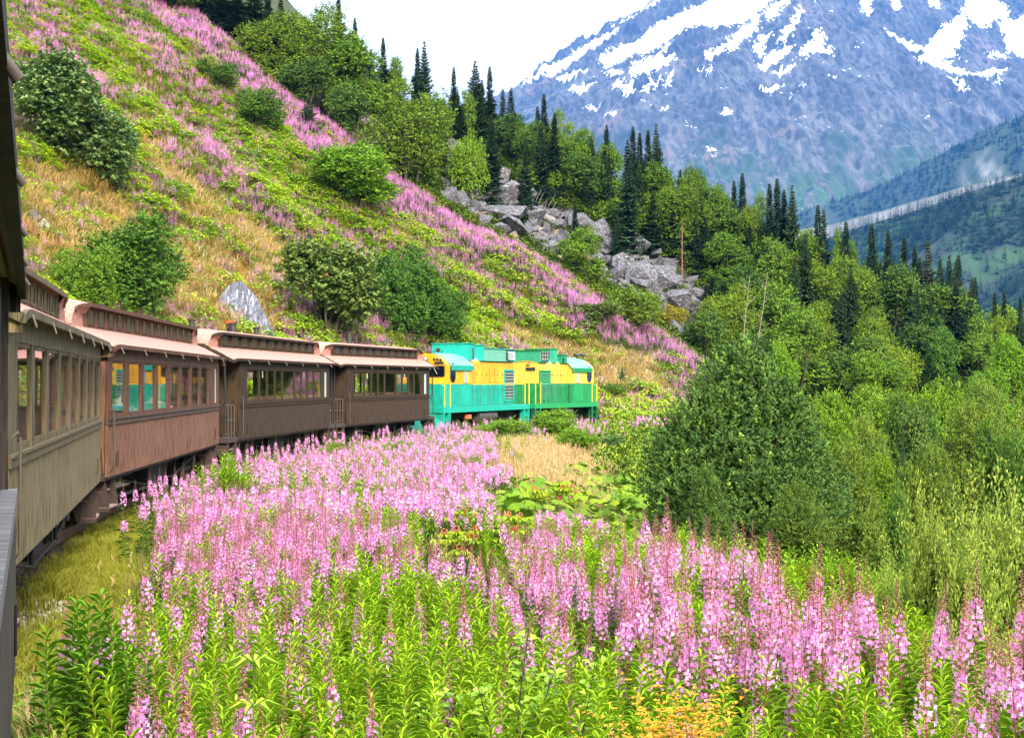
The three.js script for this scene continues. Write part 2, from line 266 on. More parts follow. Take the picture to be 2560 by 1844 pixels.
  const tex = dataTex(T, T, (uu, vv) => {
    const x = lerp(X0, X1, uu), z = lerp(Z0, Z1, vv), h = hAt(x, z);
    const wx = 7 * n2(uu * 160, vv * 160) + 4 * n2(uu * 420, vv * 420), wy = 7 * n2(uu * 160 + 50, vv * 160) + 4 * n2(uu * 420, vv * 420 + 50);
    const sn = snow[((clamp(vv * S + wy, 0, S - 1) | 0) * S + (clamp(uu * S + wx, 0, S - 1) | 0)) * 4] / 255;
    const e = 12, sl = Math.hypot(hAt(x + e, z) - hAt(x - e, z), hAt(x, z + e) - hAt(x, z - e)) / (2 * e);
    const nz = fbm(x * 0.004, z * 0.004), nf = fbm(x * 0.03, z * 0.03, 3), gul = n2(x * 0.016 + 0.6 * nz, z * 0.003);
    if (sn > 0.5 || (h > 620 && nf + 0.5 * nz > 0.78 + (sl - 0.7) * 0.4)) return [0.93, 0.95, 0.97];
    const fine = n2(x * 0.06 + 0.5 * nz, z * 0.016) * 0.6 + n2(x * 0.16, z * 0.06) * 0.4; let r = 0.175 + 0.12 * nf + 0.11 * nz + 0.08 * fine, g = r * 1.0, b = r * 1.03;                                   // grey rock
    const scree = sstep(0.15, 0.6, gul + nz * 0.5) * (1 - sstep(900, 1200, h)); r = lerp(r, 0.33 + 0.06 * fine, scree * 0.5); g = lerp(g, 0.325 + 0.06 * fine, scree * 0.5); b = lerp(b, 0.32, scree * 0.5);
    const rust = sstep(0.3, 0.6, fbm(x * 0.002 + 7, z * 0.002)) * sstep(0.0, 0.5, nf + 0.4); r = lerp(r, 0.42, rust * 0.5); g = lerp(g, 0.33, rust * 0.5); b = lerp(b, 0.30, rust * 0.5);
    const veg = sstep(780, 260, h + 260 * nz + 190 * nf) * (1 - 0.9 * sstep(0.2, 0.55, gul + 0.3 * nf)); r = lerp(r, 0.15 + 0.08 * nf, veg); g = lerp(g, 0.27 + 0.1 * nf, veg); b = lerp(b, 0.11, veg);
    return [r, g, b];
  });
  tex.wrapS = tex.wrapT = THREE.ClampToEdgeWrapping;
  const g = new THREE.BufferGeometry(); g.setAttribute('position', new THREE.Float32BufferAttribute(p, 3)); g.setAttribute('uv', new THREE.Float32BufferAttribute(u, 2)); g.setIndex(ix); g.computeVertexNormals();
  const m = mesh('snowy_mountain', g, new THREE.MeshStandardMaterial({ map: tex, roughness: 1 }));
  m.userData = { kind: 'structure', label: 'blue hazy mountain with grey rock faces and broad white snowfields' };
}
// lower slopes between: a wooded ridge, a pale gravel terrace below it, and a dark wooded slope on the right
function slopeSheet(name, label, pts, fall, depth, mat, rough, seed, rows = 50, colour) {
  const P = pts.map(([x, y, d]) => at(x, y, d)), COLS = 170, grid = [], g = new THREE.BufferGeometry(), p = [], c = [], ix = [];
  for (let i = 0; i <= COLS; i++) {
    const t = i / COLS * (P.length - 1), k = Math.min(P.length - 2, t | 0), a = P[k], b = P[k + 1], f = t - k, sm = f, ridge = V(0, 0, 0).lerpVectors(a, b, sm), L = Math.hypot(ridge.x, ridge.z), dx = -ridge.x / L, dz = -ridge.z / L;
    for (let j = -8; j <= rows; j++) {
      const w = j < 0 ? j * 0.06 : j / rows, s = w * depth, x = ridge.x + dx * s, z = ridge.z + dz * s;
      const y = ridge.y - fall * Math.abs(s) - 0.00022 * fall * s * s * 0 + rough * (fbm(x * 0.0022 + seed, z * 0.0022, 4) + 0.25 * n2(x * 0.02, z * 0.02)) * Math.min(1, 0.15 + Math.abs(w) * 3);
      p.push(x, y, z); c.push(...colour(x, y, z, w));
    }
  }
  const R = rows + 9; for (let i = 0; i < COLS; i++) for (let j = 0; j < R - 1; j++) { const k = i * R + j; ix.push(k, k + R, k + 1, k + 1, k + R, k + R + 1); }
  g.setAttribute('position', new THREE.Float32BufferAttribute(p, 3)); g.setAttribute('color', new THREE.Float32BufferAttribute(c, 3)); g.setIndex(ix); g.computeVertexNormals();
  const m = mesh(name, g, mat); m.userData = { kind: 'structure', label };
  return { p, R, COLS };
}
const farMat = new THREE.MeshStandardMaterial({ vertexColors: true, roughness: 1, side: THREE.DoubleSide });
const farRidge = slopeSheet('wooded_ridge', 'dark blue wooded ridge rising to the right below the mountain', [[1500, 690, 3400], [1850, 600, 3300], [2040, 512, 3200], [2180, 470, 3100], [2330, 400, 3000], [2440, 345, 2950], [2600, 270, 2900], [2900, 190, 2900]], 0.62, 1000, farMat, 60, 4, 60, (x, y, z) => { const n = fbm(x * 0.006, z * 0.006), r = sstep(0.32, 0.55, fbm(x * 0.004 + 20, z * 0.004 + y * 0.006)) * 0.7; return [lerp(0.014 + 0.01 * n, 0.20, r), lerp(0.028 + 0.012 * n, 0.195, r), lerp(0.012, 0.195, r)]; });
const terrace = slopeSheet('gravel_terrace', 'pale grey gravel bank running up between the two wooded slopes', [[1900, 585, 2300], [2080, 560, 2280], [2170, 537, 2260], [2300, 500, 2220], [2420, 463, 2190], [2520, 440, 2160], [2700, 400, 2100]], 0.85, 260, farMat, 14, 9, 40, (x, y, z, w) => { const n = n2(x * 0.05, y * 0.01), m = fbm(x * 0.02, z * 0.02); const g = clamp(0.10 + 0.05 * n), v = sstep(0.17, 0.26, w + 0.14 * n + 0.06 * m); return w < 0.02 ? [0.05, 0.07, 0.04] : [lerp(g, 0.05, v), lerp(g * 0.98, 0.10, v), lerp(g * 0.95, 0.045, v)]; });
const nearSlope = slopeSheet('wooded_slope', 'dark wooded slope of packed small conifers rising to the right edge', [[1700, 690, 1750], [1880, 640, 1700], [2060, 598, 1650], [2180, 560, 1600], [2300, 525, 1560], [2420, 480, 1520], [2600, 425, 1480], [2900, 360, 1450]], 0.55, 620, farMat, 18, 2, 60, (x, y, z) => { const n = fbm(x * 0.02, z * 0.02), m = sstep(0.1, 0.5, fbm(x * 0.006, z * 0.006 + 5)); return [0.010 + 0.012 * m, 0.022 + 0.04 * m, 0.009 + 0.006 * m]; });
// ---------- materials of the train ----------
const std = (c, o = {}) => new THREE.MeshStandardMaterial({ color: Array.isArray(c) ? RGB(...c) : c, roughness: 0.7, ...o });
const rep = (t, x, y) => { const q = t.clone(); q.repeat.set(x, y); q.needsUpdate = true; return q; };
const woodMap = rep(grainTex, 0.8, 0.35), wornMap = rep(wornTex, 0.42, 0.42), roofMap = rep(speckTex, 0.6, 0.6);
const paint = (c, o = {}) => new THREE.MeshPhysicalMaterial({ color: RGB(...c), map: woodMap, bumpMap: woodMap, bumpScale: 0.002, roughness: 0.75, specularIntensity: 0.35, ...o });
const M = {
  roof: std([0.52, 0.24, 0.185], { map: roofMap, roughness: 0.85 }),
  black: std([0.011, 0.010, 0.010], { roughness: 0.85 }), iron: std([0.035, 0.032, 0.03], { roughness: 0.5, metalness: 0.3 }), rust: std([0.16, 0.075, 0.05], { roughness: 0.85, map: speckTex }),
  wheel: std([0.04, 0.033, 0.028], { roughness: 0.5, metalness: 0.5 }), inside: std([0.055, 0.035, 0.025], { roughness: 0.7 }), seat: std([0.10, 0.055, 0.035], { roughness: 0.8 }), ceiling: std([0.16, 0.11, 0.07]),
  glass: new THREE.MeshPhysicalMaterial({ color: 0xffffff, roughness: 0.02, transmission: 1, thickness: 0, ior: 1.62, side: THREE.DoubleSide }),
  frost: std([0.40, 0.47, 0.49], { roughness: 0.3 }), rod: std([0.42, 0.38, 0.34], { roughness: 0.5, metalness: 0.2 }), grab: std([0.10, 0.085, 0.065], { roughness: 0.5, metalness: 0.3 }),
  stovepipe: std([0.03, 0.03, 0.03], { roughness: 0.5 }), orange: std([0.55, 0.14, 0.04]), white: std([0.5, 0.5, 0.49]), step: std([0.055, 0.035, 0.03], { roughness: 0.8, map: speckTex }), tread: std([0.26, 0.16, 0.14], { roughness: 0.8 }),
};
const carMats = (wall, trim, letter, o = {}) => ({ wall: [1, 0.93, 1.06].map((k) => paint(wall.map((c) => c * k), { map: wornMap, bumpMap: wornMap, ...o })), trim: paint(trim), letter: paint(letter, { map: wornMap, bumpMap: wornMap }) });
const HW = 1.25, BASE = 0.92, BELT = 1.90, WTOP = 2.96, EAVE = 3.22;
const wheelGeo = (() => { const b = new MB(), g = new THREE.CylinderGeometry(0.37, 0.37, 0.1, 22); b.add(g, new THREE.Matrix4().makeRotationX(Math.PI / 2)); b.add(new THREE.CylinderGeometry(0.41, 0.41, 0.025, 22), new THREE.Matrix4().makeRotationX(Math.PI / 2).setPosition(0, 0, -0.05)); b.add(new THREE.CylinderGeometry(0.09, 0.11, 0.18, 12), new THREE.Matrix4().makeRotationX(Math.PI / 2).setPosition(0, 0, 0.03)); return b.geo(); })();

// boards, sash windows with panes, posts, mouldings, roof, running gear; local x runs forward, z to the right
function addTruck(parent, x, base = 0.85, mat = M.iron) {
  const t = new THREE.Group(); t.name = 'truck'; parent.add(t); t.position.set(x, 0, 0);
  for (const s of [-1, 1]) {
    const b = new MB(); b.box(-base - 0.22, 0.33, s * 0.66 - 0.05, base + 0.22, 0.47, s * 0.66 + 0.05); b.box(-base - 0.16, 0.24, s * 0.66 - 0.1, -base + 0.16, 0.56, s * 0.66 + 0.1); b.box(base - 0.16, 0.24, s * 0.66 - 0.1, base + 0.16, 0.56, s * 0.66 + 0.1);
    b.bar([[-base, 0.5, s * 0.72], [-0.3, 0.68, s * 0.72], [0.3, 0.68, s * 0.72], [base, 0.5, s * 0.72]], 0.025, 5); b.bar([[-base, 0.3, s * 0.72], [-0.3, 0.2, s * 0.72], [0.3, 0.2, s * 0.72], [base, 0.3, s * 0.72]], 0.022, 5); b.build('side_frame', mat, t);
    const sp = new MB(); for (const o of [-0.18, 0, 0.18]) sp.add(new THREE.CylinderGeometry(0.07, 0.07, 0.24, 10), new THREE.Matrix4().makeTranslation(o, 0.57, s * 0.66)); sp.build('spring', mat, t);
    for (const o of [-base, base]) { const w = mesh('wheel', wheelGeo, M.wheel, t); w.position.set(o, 0.38, s * 0.46); if (s < 0) w.rotation.y = Math.PI; }
  }
  const b = new MB(); b.box(-0.2, 0.45, -0.9, 0.2, 0.72, 0.9); for (const o of [-base, base]) b.bar([[o, 0.38, -0.5], [o, 0.38, 0.5]], 0.06, 8); b.bar([[-base - 0.5, 0.3, 0.55], [-base - 0.5, 0.3, -0.55]], 0.04, 6); b.build('bolster', mat, t);
}
function stepsAt(parent, x, s, dirx) {                              // metal carriage steps below a platform
  const b = new MB(), z0 = s * 0.78, z1 = s * 1.27, a = Math.min(z0, z1), c = Math.max(z0, z1);
  for (const o of [-0.36, 0.36]) { b.poly([[x + o, 0.98, z0], [x + o, 0.98, z1 * 0.93], [x + o, 0.40, z1], [x + o, 0.30, z1], [x + o, 0.30, z1 * 0.8], [x + o, 0.7, z0]]); b.poly([[x + o + 0.02, 0.98, z0], [x + o + 0.02, 0.98, z1 * 0.93], [x + o + 0.02, 0.40, z1], [x + o + 0.02, 0.30, z1], [x + o + 0.02, 0.30, z1 * 0.8], [x + o + 0.02, 0.7, z0]]); }
  b.box(x - 0.36, 0.36, a + (s > 0 ? 0.2 : 0), x + 0.36, 0.62, a + (s > 0 ? 0.24 : 0.04));
  b.build('step_frame', M.step, parent);
  for (const [y, o] of [[0.36, 0], [0.64, 0.14]]) { const t = new MB(); t.box(x - 0.36, y, s > 0 ? z1 - 0.26 - o : z1 + o, x + 0.36, y + 0.03, s > 0 ? z1 - o : z1 + 0.26 + o); t.build('step_tread', M.tread, parent); }
}
function railingAt(parent, x0, x1, s) {                             // open platform railing: posts, bars and a curled grab loop
  const b = new MB(), z = s * 1.12, r = 0.018;
  b.bar([[x0, 1.92, z], [x1, 1.92, z]], r, 6); b.bar([[x0, 1.5, z], [x1, 1.5, z]], 0.012, 5); b.bar([[x0, 1.1, z], [x1, 1.1, z]], 0.012, 5);
  for (const t of [0, 0.35, 0.7, 1]) b.bar([[lerp(x0, x1, t), 1.0, z], [lerp(x0, x1, t), 1.92, z]], t % 1 ? 0.012 : r, 6);
  b.build('railing', M.grab, parent);
  const g = new MB(), pts = []; for (let k = 0; k <= 8; k++) { const w = k / 8 * Math.PI; pts.push([x0 - 0.16 + 0.14 * Math.cos(w), 1.88 + 0.12 * Math.sin(w), z]); } pts.unshift([x0 - 0.02, 1.05, z]); pts.push([x0 - 0.3, 1.7, z]); g.bar(pts, r, 6); g.build('grab_loop', M.black, parent);
}
function makeCar(o) {
  const t = thing(o.name ?? 'passenger_carriage', o.label, 'railway carriage', o.group), L = o.L, mt = o.mats, R = rng(o.seed);
  const roofX0 = o.platR ? -1.0 : -0.16, roofX1 = o.platF ? L + 1.0 : L + 0.16;
  // floor, frame, ends
  new MB().box(roofX0 + 0.02, 0.86, -1.2, roofX1 - 0.02, 1.0, 1.2).build('floor', M.step, t);
  const uf = new MB(); for (const z of [-0.5, 0.5]) uf.box(0, 0.62, z - 0.06, L, 0.86, z + 0.06); for (const z of [-0.95, 0.95]) uf.bar([[1.6, 0.8, z], [L * 0.38, 0.42, z], [L * 0.62, 0.42, z], [L - 1.6, 0.8, z]], 0.02, 5); for (const x of [L * 0.38, L * 0.62]) for (const z of [-0.95, 0.95]) uf.bar([[x, 0.86, z], [x, 0.42, z]], 0.03, 6); uf.build('underframe', M.black, t);
  for (const [a, b] of o.boxes ?? [[L * 0.42, L * 0.56]]) new MB().box(a, 0.42, 0.3, b, 0.86, 0.86).build('battery_box', M.black, t);
  const tank = new MB(); tank.add(new THREE.CylinderGeometry(0.19, 0.19, 1.5, 14), new THREE.Matrix4().makeRotationZ(Math.PI / 2).setPosition(L * 0.68, 0.6, 0.35)); tank.build('air_tank', M.black, t);
  addTruck(t, 1.9); addTruck(t, L - 1.9);
  for (const [x, d, p] of [[0, -1, o.platR], [L, 1, o.platF]]) {
    const e = new MB(), x0 = Math.min(x, x - d * 0.06), x1 = Math.max(x, x - d * 0.06); e.box(x0, BASE, -HW + 0.045, x1, EAVE, -0.42); e.box(x0, BASE, 0.42, x1, EAVE, HW - 0.045); e.box(x0, 2.9, -0.42, x1, EAVE + 0.28, 0.42); e.build('end_wall', mt.wall[0], t);
    const dr = new MB(); dr.box(x0 + 0.015, 1.0, -0.42, x1 - 0.015, 1.95, 0.42); dr.box(x0 + 0.015, 1.95, -0.42, x1 - 0.015, 2.9, -0.28); dr.box(x0 + 0.015, 1.95, 0.28, x1 - 0.015, 2.9, 0.42); dr.build('end_door', mt.trim, t);
    if (p) {
      for (const s of [-1, 1]) { railingAt(t, x + d * 0.97, x + d * 0.1, s); stepsAt(t, x + d * 0.52, s, d); const c = new MB(); c.bar([[x + d * 0.9, 1.92, s * 1.1], [x + d * 0.9, 3.15, s * 1.1]], 0.03, 6); c.build('platform_post', M.black, t); }
      const g = new MB(); g.bar([[x + d * 0.97, 1.92, -1.1], [x + d * 0.97, 1.92, -0.4]], 0.018); g.bar([[x + d * 0.97, 1.92, 0.4], [x + d * 0.97, 1.92, 1.1]], 0.018); for (const z of [-0.4, -0.75, 0.4, 0.75]) g.bar([[x + d * 0.97, 1.0, z], [x + d * 0.97, 1.92, z]], 0.014); g.build('end_gate', M.black, t);
    } else if (o.vest !== false) for (const s of [1]) stepsAt(t, x - d * 0.52, s * 0.98, d);
    const cp = new MB(); cp.box(Math.min(x, x + d * 1.25), 0.55, -0.14, Math.max(x, x + d * 1.25), 0.78, 0.14); cp.build('coupler', M.iron, t);
  }
  // side walls, each with its own boards, posts, sashes
  const clearHalf = 0.045, ins = o.inset ?? 0;
  for (const s of [1, -1]) {
    const zi = s * (HW - clearHalf), zo = s * HW, za = Math.min(zi, zo), zb = Math.max(zi, zo);
    if (o.board && s > 0) { const n = Math.round(L / o.board), w = L / n; for (let k = 0; k < n; k++) { const m = mesh('side_board', boardGeo(w, (R() * 6) | 0), mt.wall[(R() * 3) | 0], t); m.position.set(k * w, BASE, HW - clearHalf); } }
    else new MB().box(0, BASE, za, L, BELT - 0.07, zb).build('side_panel', mt.wall[0], t);
    const bl = new MB(); const pr = ins ? 0.004 : 0.025, pq = ins ? 0.008 : 0.045; bl.box(-0.005, BELT - 0.07, Math.min(zi - s * ins, zo + s * pr), L + 0.005, BELT + 0.02, Math.max(zi - s * ins, zo + s * pr)); bl.box(-0.008, BELT + 0.02, Math.min(zi - s * ins, zo + s * pq), L + 0.008, BELT + 0.05, Math.max(zi - s * ins, zo + s * pq)); bl.build('belt_rail', o.beltMat ?? mt.trim, t);
    new MB().box(0, WTOP, za - s * ins, L, EAVE + 0.02, zb - s * ins).build('letter_board', mt.letter, t);
    // posts fill whatever is no window
    let x = 0; const wins = o.windows;
    for (const w of [...wins, { x: L, w: 0 }]) {
      if (w.x > x + 1e-4) new MB().box(x, BELT + 0.05, za - s * ins, w.x, WTOP, zb - s * ins).build('window_post', mt.trim, t);
      if (w.w && w.split) for (const e of w.split) new MB().box(w.x + e - 0.02, BELT + 0.05, za, w.x + e + 0.02, WTOP, zb + (s > 0 ? 0.012 : 0)).build('window_mullion', mt.trim, t);
      x = w.x + w.w;
    }
    for (const w of wins) {
      const fw = 0.045, y0 = BELT + 0.05, z0 = s * (HW - 0.035 - ins), z1 = s * (HW - 0.012 - ins), a = Math.min(z0, z1), b = Math.max(z0, z1);
      const f = new MB(); f.box(w.x, y0, a, w.x + w.w, y0 + 0.075, b); f.box(w.x, WTOP - fw, a, w.x + w.w, WTOP, b); f.box(w.x, y0 + 0.075, a, w.x + fw, WTOP - fw, b); f.box(w.x + w.w - fw, y0 + 0.075, a, w.x + w.w, WTOP - fw, b);
      const wd = f.build('window', mt.trim, t); if (w.frost) wd.userData = { label: 'narrow window of white frosted glass' };
      const p = new MB(), zp = s * (HW - 0.024 - ins); p.poly([[w.x + fw, y0 + 0.075, zp], [w.x + w.w - fw, y0 + 0.075, zp], [w.x + w.w - fw, WTOP - fw, zp], [w.x + fw, WTOP - fw, zp]]); p.build('pane', w.frost ? M.frost : M.glass, wd); if (s > 0 && w.note) { const nb = new MB(), xm = w.x + w.w / 2; nb.box(xm - 0.045, WTOP - 0.26, HW - 0.034, xm + 0.045, WTOP - 0.06, HW - 0.03); nb.build('paper_notice', M.white, wd); }
    }
    // small slot in the side sheathing near each end
    if (s > 0) for (const sx of [0.7, L - 0.75]) { const k = new MB(), z = HW; k.bar([[sx, BASE + 0.42, z + 0.008], [sx, BASE + 0.16, z + 0.008], [sx + 0.13, BASE + 0.16, z + 0.008], [sx + 0.13, BASE + 0.42, z + 0.008]], 0.009, 4); k.build('stake_pocket', mt.trim, t); }
  }
  const gi = new MB(); gi.bar([[0.08, 2.1, HW + 0.02], [0.08, 2.15, HW + 0.07], [0.08, 2.1, HW + 0.09], [0.08, 1.1, HW + 0.09], [0.08, 1.0, HW + 0.02]], 0.014, 6); gi.build('grab_iron', M.grab, t);
  // interior
  new MB().box(0.1, 1.0, -HW + 0.05, L - 0.1, BELT - 0.05, -HW + 0.09).build('inner_panel', M.inside, t);
  const nS = Math.floor((L - 1.4) / 0.95); for (let k = 0; k < nS; k++) for (const s of [-1, 1]) { const m = mesh('seat', seatGeo, M.seat, t); m.position.set(0.9 + k * 0.95, 1.0, s * 0.72); }
  // roof
  const e = 1.1, hood = (x) => { const a = clamp((x - roofX0) / e), b = clamp((roofX1 - x) / e), k = Math.min(a, b); return Math.sqrt(1 - (1 - k) * (1 - k)); };
  const rise = 0.40, yb = 3.56, zc = 0.66, flare = (x) => 0.07 * (Math.pow(1 - clamp((x - roofX0) / 0.5), 2) + Math.pow(1 - clamp((roofX1 - x) / 0.5), 2));
  const xs = []; for (let k = 0; k <= 10; k++) xs.push(roofX0 + e * Math.pow(k / 10, 1.6)); for (let k = 1; k < 10; k++) xs.push(lerp(roofX0 + e, roofX1 - e, k / 10)); for (let k = 10; k >= 0; k--) xs.push(roofX1 - e * Math.pow(k / 10, 1.6));
  const eaveZ = o.eaveZ ?? 1.38, low = new MB();
  for (const s of [-1, 1]) low.sheet(xs.map((x) => { const r = []; for (let k = 0; k <= 6; k++) { const f = k / 6; r.push([x, EAVE + 0.015 - flare(x) + (yb - EAVE) * Math.sin(f * Math.PI * 0.5) ** 1.0 * (0.55 + 0.45 * f), s * lerp(eaveZ, zc - 0.02, f)]); } return s > 0 ? r : r.reverse(); }), [1, 1, 1], (a, b) => [xs[a], b * 0.2]);
  low.build('lower_roof', M.roof, t);
  const up = new MB(); const top = (x, z) => yb + rise * hood(x) + 0.02 + 0.13 * (0.35 + 0.65 * hood(x)) * (1 - (z / 0.8) ** 2);
  const overhang = (x) => zc + 0.10 * clamp((hood(x) - 0.75) / 0.25);
  up.sheet(xs.map((x) => { const w = overhang(x), r = []; for (let k = -6; k <= 6; k++) r.push([x, top(x, k / 6 * w), -k / 6 * w]); return r.reverse(); }), [1, 1, 1], (a, b) => [xs[a], b * 0.2]);
  for (const s of [-1, 1]) for (const part of [xs.filter((x) => x <= roofX0 + e + 1e-6), xs.filter((x) => x >= roofX1 - e - 1e-6)]) up.sheet(part.map((x) => { const r = [[x, yb - 0.005, s * (zc - 0.012)], [x, lerp(yb, top(x, overhang(x)), 0.55), s * (zc - 0.02)], [x, top(x, overhang(x)), s * overhang(x)]]; return s > 0 ? r : r.reverse(); }), [1, 1, 1], (a, b) => [a * 0.1, b * 0.2]);
  up.build('upper_roof', M.roof, t);
  const cx0 = roofX0 + e * 0.82, cx1 = roofX1 - e * 0.82;
  for (const s of [-1, 1]) {
    new MB().sweep(xs.map((x) => [x, EAVE - flare(x) - 0.012, s * (eaveZ + 0.006)]), 0.05, 0.075).build('eave_trim', o.edge ?? mt.trim, t);
    new MB().sweep(xs.filter((x) => hood(x) > 0.55).map((x) => [x, top(x, overhang(x)) - 0.022, s * (overhang(x) + 0.012)]), 0.04, 0.07).build('deck_roof_trim', o.edge ?? mt.trim, t);
    const cw = new MB(), z0 = s * (zc - 0.045), z1 = s * (zc - 0.005); cw.box(cx0, yb - 0.06, Math.min(z0, z1), cx1, yb + rise + 0.03, Math.max(z0, z1)); cw.build('clerestory_wall', mt.letter, t);
    const n = o.clere ?? 13, w = (cx1 - cx0 - 0.3) / n;
    for (let k = 0; k < n; k++) {
      const x0 = cx0 + 0.15 + k * w, f = new MB(), a = s > 0 ? zc - 0.004 : -zc - 0.012, b = s > 0 ? zc + 0.012 : -zc + 0.004;
      f.box(x0 + w * 0.18, yb + 0.06, a, x0 + w * 0.82, yb + 0.09, b); f.box(x0 + w * 0.18, yb + rise - 0.06, a, x0 + w * 0.82, yb + rise - 0.03, b); f.box(x0 + w * 0.18, yb + 0.09, a, x0 + w * 0.24, yb + rise - 0.06, b); f.box(x0 + w * 0.76, yb + 0.09, a, x0 + w * 0.82, yb + rise - 0.06, b);
      const win = f.build('clerestory_window', mt.trim, t), p = new MB(), zp = s * (zc + 0.002); p.poly([[x0 + w * 0.24, yb + 0.09, zp], [x0 + w * 0.76, yb + 0.09, zp], [x0 + w * 0.76, yb + rise - 0.06, zp], [x0 + w * 0.24, yb + rise - 0.06, zp]]); p.build('pane', M.dim ??= std([0.05, 0.038, 0.032], { roughness: 0.25 }), win);
      if (o.ribs) new MB().box(x0 - 0.025, yb - 0.02, Math.min(s * zc - 0.01, s * (zc + 0.06)), x0 + 0.025, yb + rise, Math.max(s * zc - 0.01, s * (zc + 0.06))).build('clerestory_rib', mt.letter, t);
    }
  }
  for (const s of [-1, 1]) new MB().box(0.02, EAVE - 0.035, Math.min(s * (HW - 0.02), s * 1.362), L - 0.02, EAVE - 0.015, Math.max(s * (HW - 0.02), s * (eaveZ - 0.018))).build('soffit', o.soffit ?? M.inside, t);
  // end arches of the roof
  for (const x of [roofX0, roofX1]) {
    const p = []; for (let k = -8; k <= 8; k++) { const z = k / 8 * eaveZ, az = Math.abs(z); const f = clamp((eaveZ - az) / (eaveZ - zc)); p.push([x, az > zc ? EAVE + 0.0 - flare(x) + (yb - EAVE) * Math.sin(f * Math.PI * 0.5) * (0.55 + 0.45 * f) : top(x, z) - 0.0, z]); }
    new MB().sweep(p, 0.06, 0.09).build('roof_end_trim', o.edge ?? mt.trim, t);
    if (!(x < 0 ? o.platR : o.platF)) { const g = new MB(), q = p.map((a) => [x + (x < 0 ? 0.03 : -0.03), a[1] - 0.02, a[2]]); for (let k = 0; k < q.length - 1; k++) g.poly([[q[k][0], EAVE - 0.2, q[k][2]], [q[k + 1][0], EAVE - 0.2, q[k + 1][2]], q[k + 1], q[k]]); g.build('end_panel', mt.wall[0], t); }
  }
  const cl = new MB(); cl.box(0.05, EAVE + 0.0, -HW + 0.05, L - 0.05, EAVE + 0.015, HW - 0.05); cl.build('inner_ceiling', M.ceiling, t);
  // drip pipes under the eave, stove pipes on the roof
  const nd = o.drips ?? 6; for (let k = 0; k < nd; k++) { const x = lerp(0.35, L - 0.5, k / (nd - 1)), b = new MB(), q = o.bigDrips; q ? b.bar([[x, EAVE - 0.02, eaveZ - 0.05], [x, EAVE - 0.03, eaveZ + 0.02], [x + 0.015, EAVE - 0.07, eaveZ + 0.05]], 0.013, 8) : b.bar([[x - 0.02, EAVE - 0.03, eaveZ + 0.03], [x + 0.12, EAVE - 0.13, eaveZ + 0.05]], 0.011, 5); b.build('drip_pipe', q ? M.pipe ??= std([0.075, 0.06, 0.05], { roughness: 0.55 }) : M.rod, t); }
  for (const p of o.pipes ?? []) { const b = new MB(), x = p.x, y = top(x, 0) - 0.05; b.add(new THREE.CylinderGeometry(p.r ?? 0.09, p.r ?? 0.09, p.h ?? 0.28, 14), new THREE.Matrix4().makeTranslation(x, y + (p.h ?? 0.28) / 2, p.z ?? 0)); b.add(new THREE.CylinderGeometry((p.r ?? 0.09) * 1.35, (p.r ?? 0.09) * 1.25, 0.06, 14), new THREE.Matrix4().makeTranslation(x, y + (p.h ?? 0.28) + 0.03, p.z ?? 0)); b.build('stove_pipe', M.stovepipe, t); if (p.rust) { const c = new MB(); c.add(new THREE.CylinderGeometry(0.17, 0.12, 0.09, 14), new THREE.Matrix4().makeTranslation(x, y + (p.h ?? 0.28) + 0.12, p.z ?? 0)); c.build('rusty_cowl', M.orange, t); } }
  return t;
}
const boardCache = new Map();
function boardGeo(w, vr) { const k = w.toFixed(4) + '_' + vr; if (!boardCache.has(k)) { const b = new MB(), h = BELT - 0.07 - BASE, g = 0.004; b.box(g, 0, 0, w - g, h, 0.045); b.poly([[-0.001, 0, 0.036], [w + 0.001, 0, 0.036], [w + 0.001, h, 0.036], [-0.001, h, 0.036]]); for (let q = 0; q < b.u.length; q += 2) b.u[q] += vr * 0.83; boardCache.set(k, b.geo()); } return boardCache.get(k); }
const seatGeo = (() => { const b = new MB(); b.box(-0.02, 0.36, -0.42, 0.44, 0.46, 0.42); b.box(-0.08, 0.40, -0.42, 0.02, 1.12, 0.42); b.box(0.1, 0, -0.36, 0.16, 0.36, -0.3); b.box(0.1, 0, 0.3, 0.16, 0.36, 0.36); return b.geo(); })();
function placeOn(t, phiA, phiB, side = 0) {                         // rest a vehicle of the train on the track between two angles; returns its length
  const a = trackAt(phiA, side), b = trackAt(phiB, side), th = Math.atan2(b.x - a.x, -(b.z - a.z)); t.position.copy(a); t.rotation.y = Math.PI / 2 - th; return a.distanceTo(b);
}
const chord = (pa, pb) => trackAt(pa).distanceTo(trackAt(pb));
// the angle on the track at which the right side wall is seen at photograph column px
function phiAtPx(px, from, to) { for (let f = from; f < to; f += 0.0004) { const p = trackAt(f, HW); if (toPx(p.x, p.y, p.z)[0] > px === (toPx(...trackAt(from, HW).toArray())[0] < px)) return f; } return to; }
const even = (x0, x1, n, gap) => { const w = (x1 - x0 - gap * (n - 1)) / n; return Array.from({ length: n }, (_, k) => ({ x: x0 + k * (w + gap), w })); };
const pattern = (x0, x1, ws, gap) => { const s = (x1 - x0 - gap * (ws.length - 1)) / ws.reduce((a, b) => a + b, 0); let x = x0; return ws.map((w) => { const r = { x, w: w * s }; x += w * s + gap; return r; }).map((r, k) => k === 1 || k === 6 ? { ...r, note: true } : r); };

const brownA = carMats([0.245, 0.195, 0.10], [0.18, 0.145, 0.08], [0.22, 0.175, 0.105]), brownB = carMats([0.255, 0.128, 0.078], [0.15, 0.075, 0.046], [0.19, 0.10, 0.064]), brownC = carMats([0.072, 0.046, 0.027], [0.064, 0.041, 0.025], [0.074, 0.047, 0.028]);
const grey = carMats([0.085, 0.066, 0.058], [0.045, 0.037, 0.034], [0.075, 0.064, 0.056]);
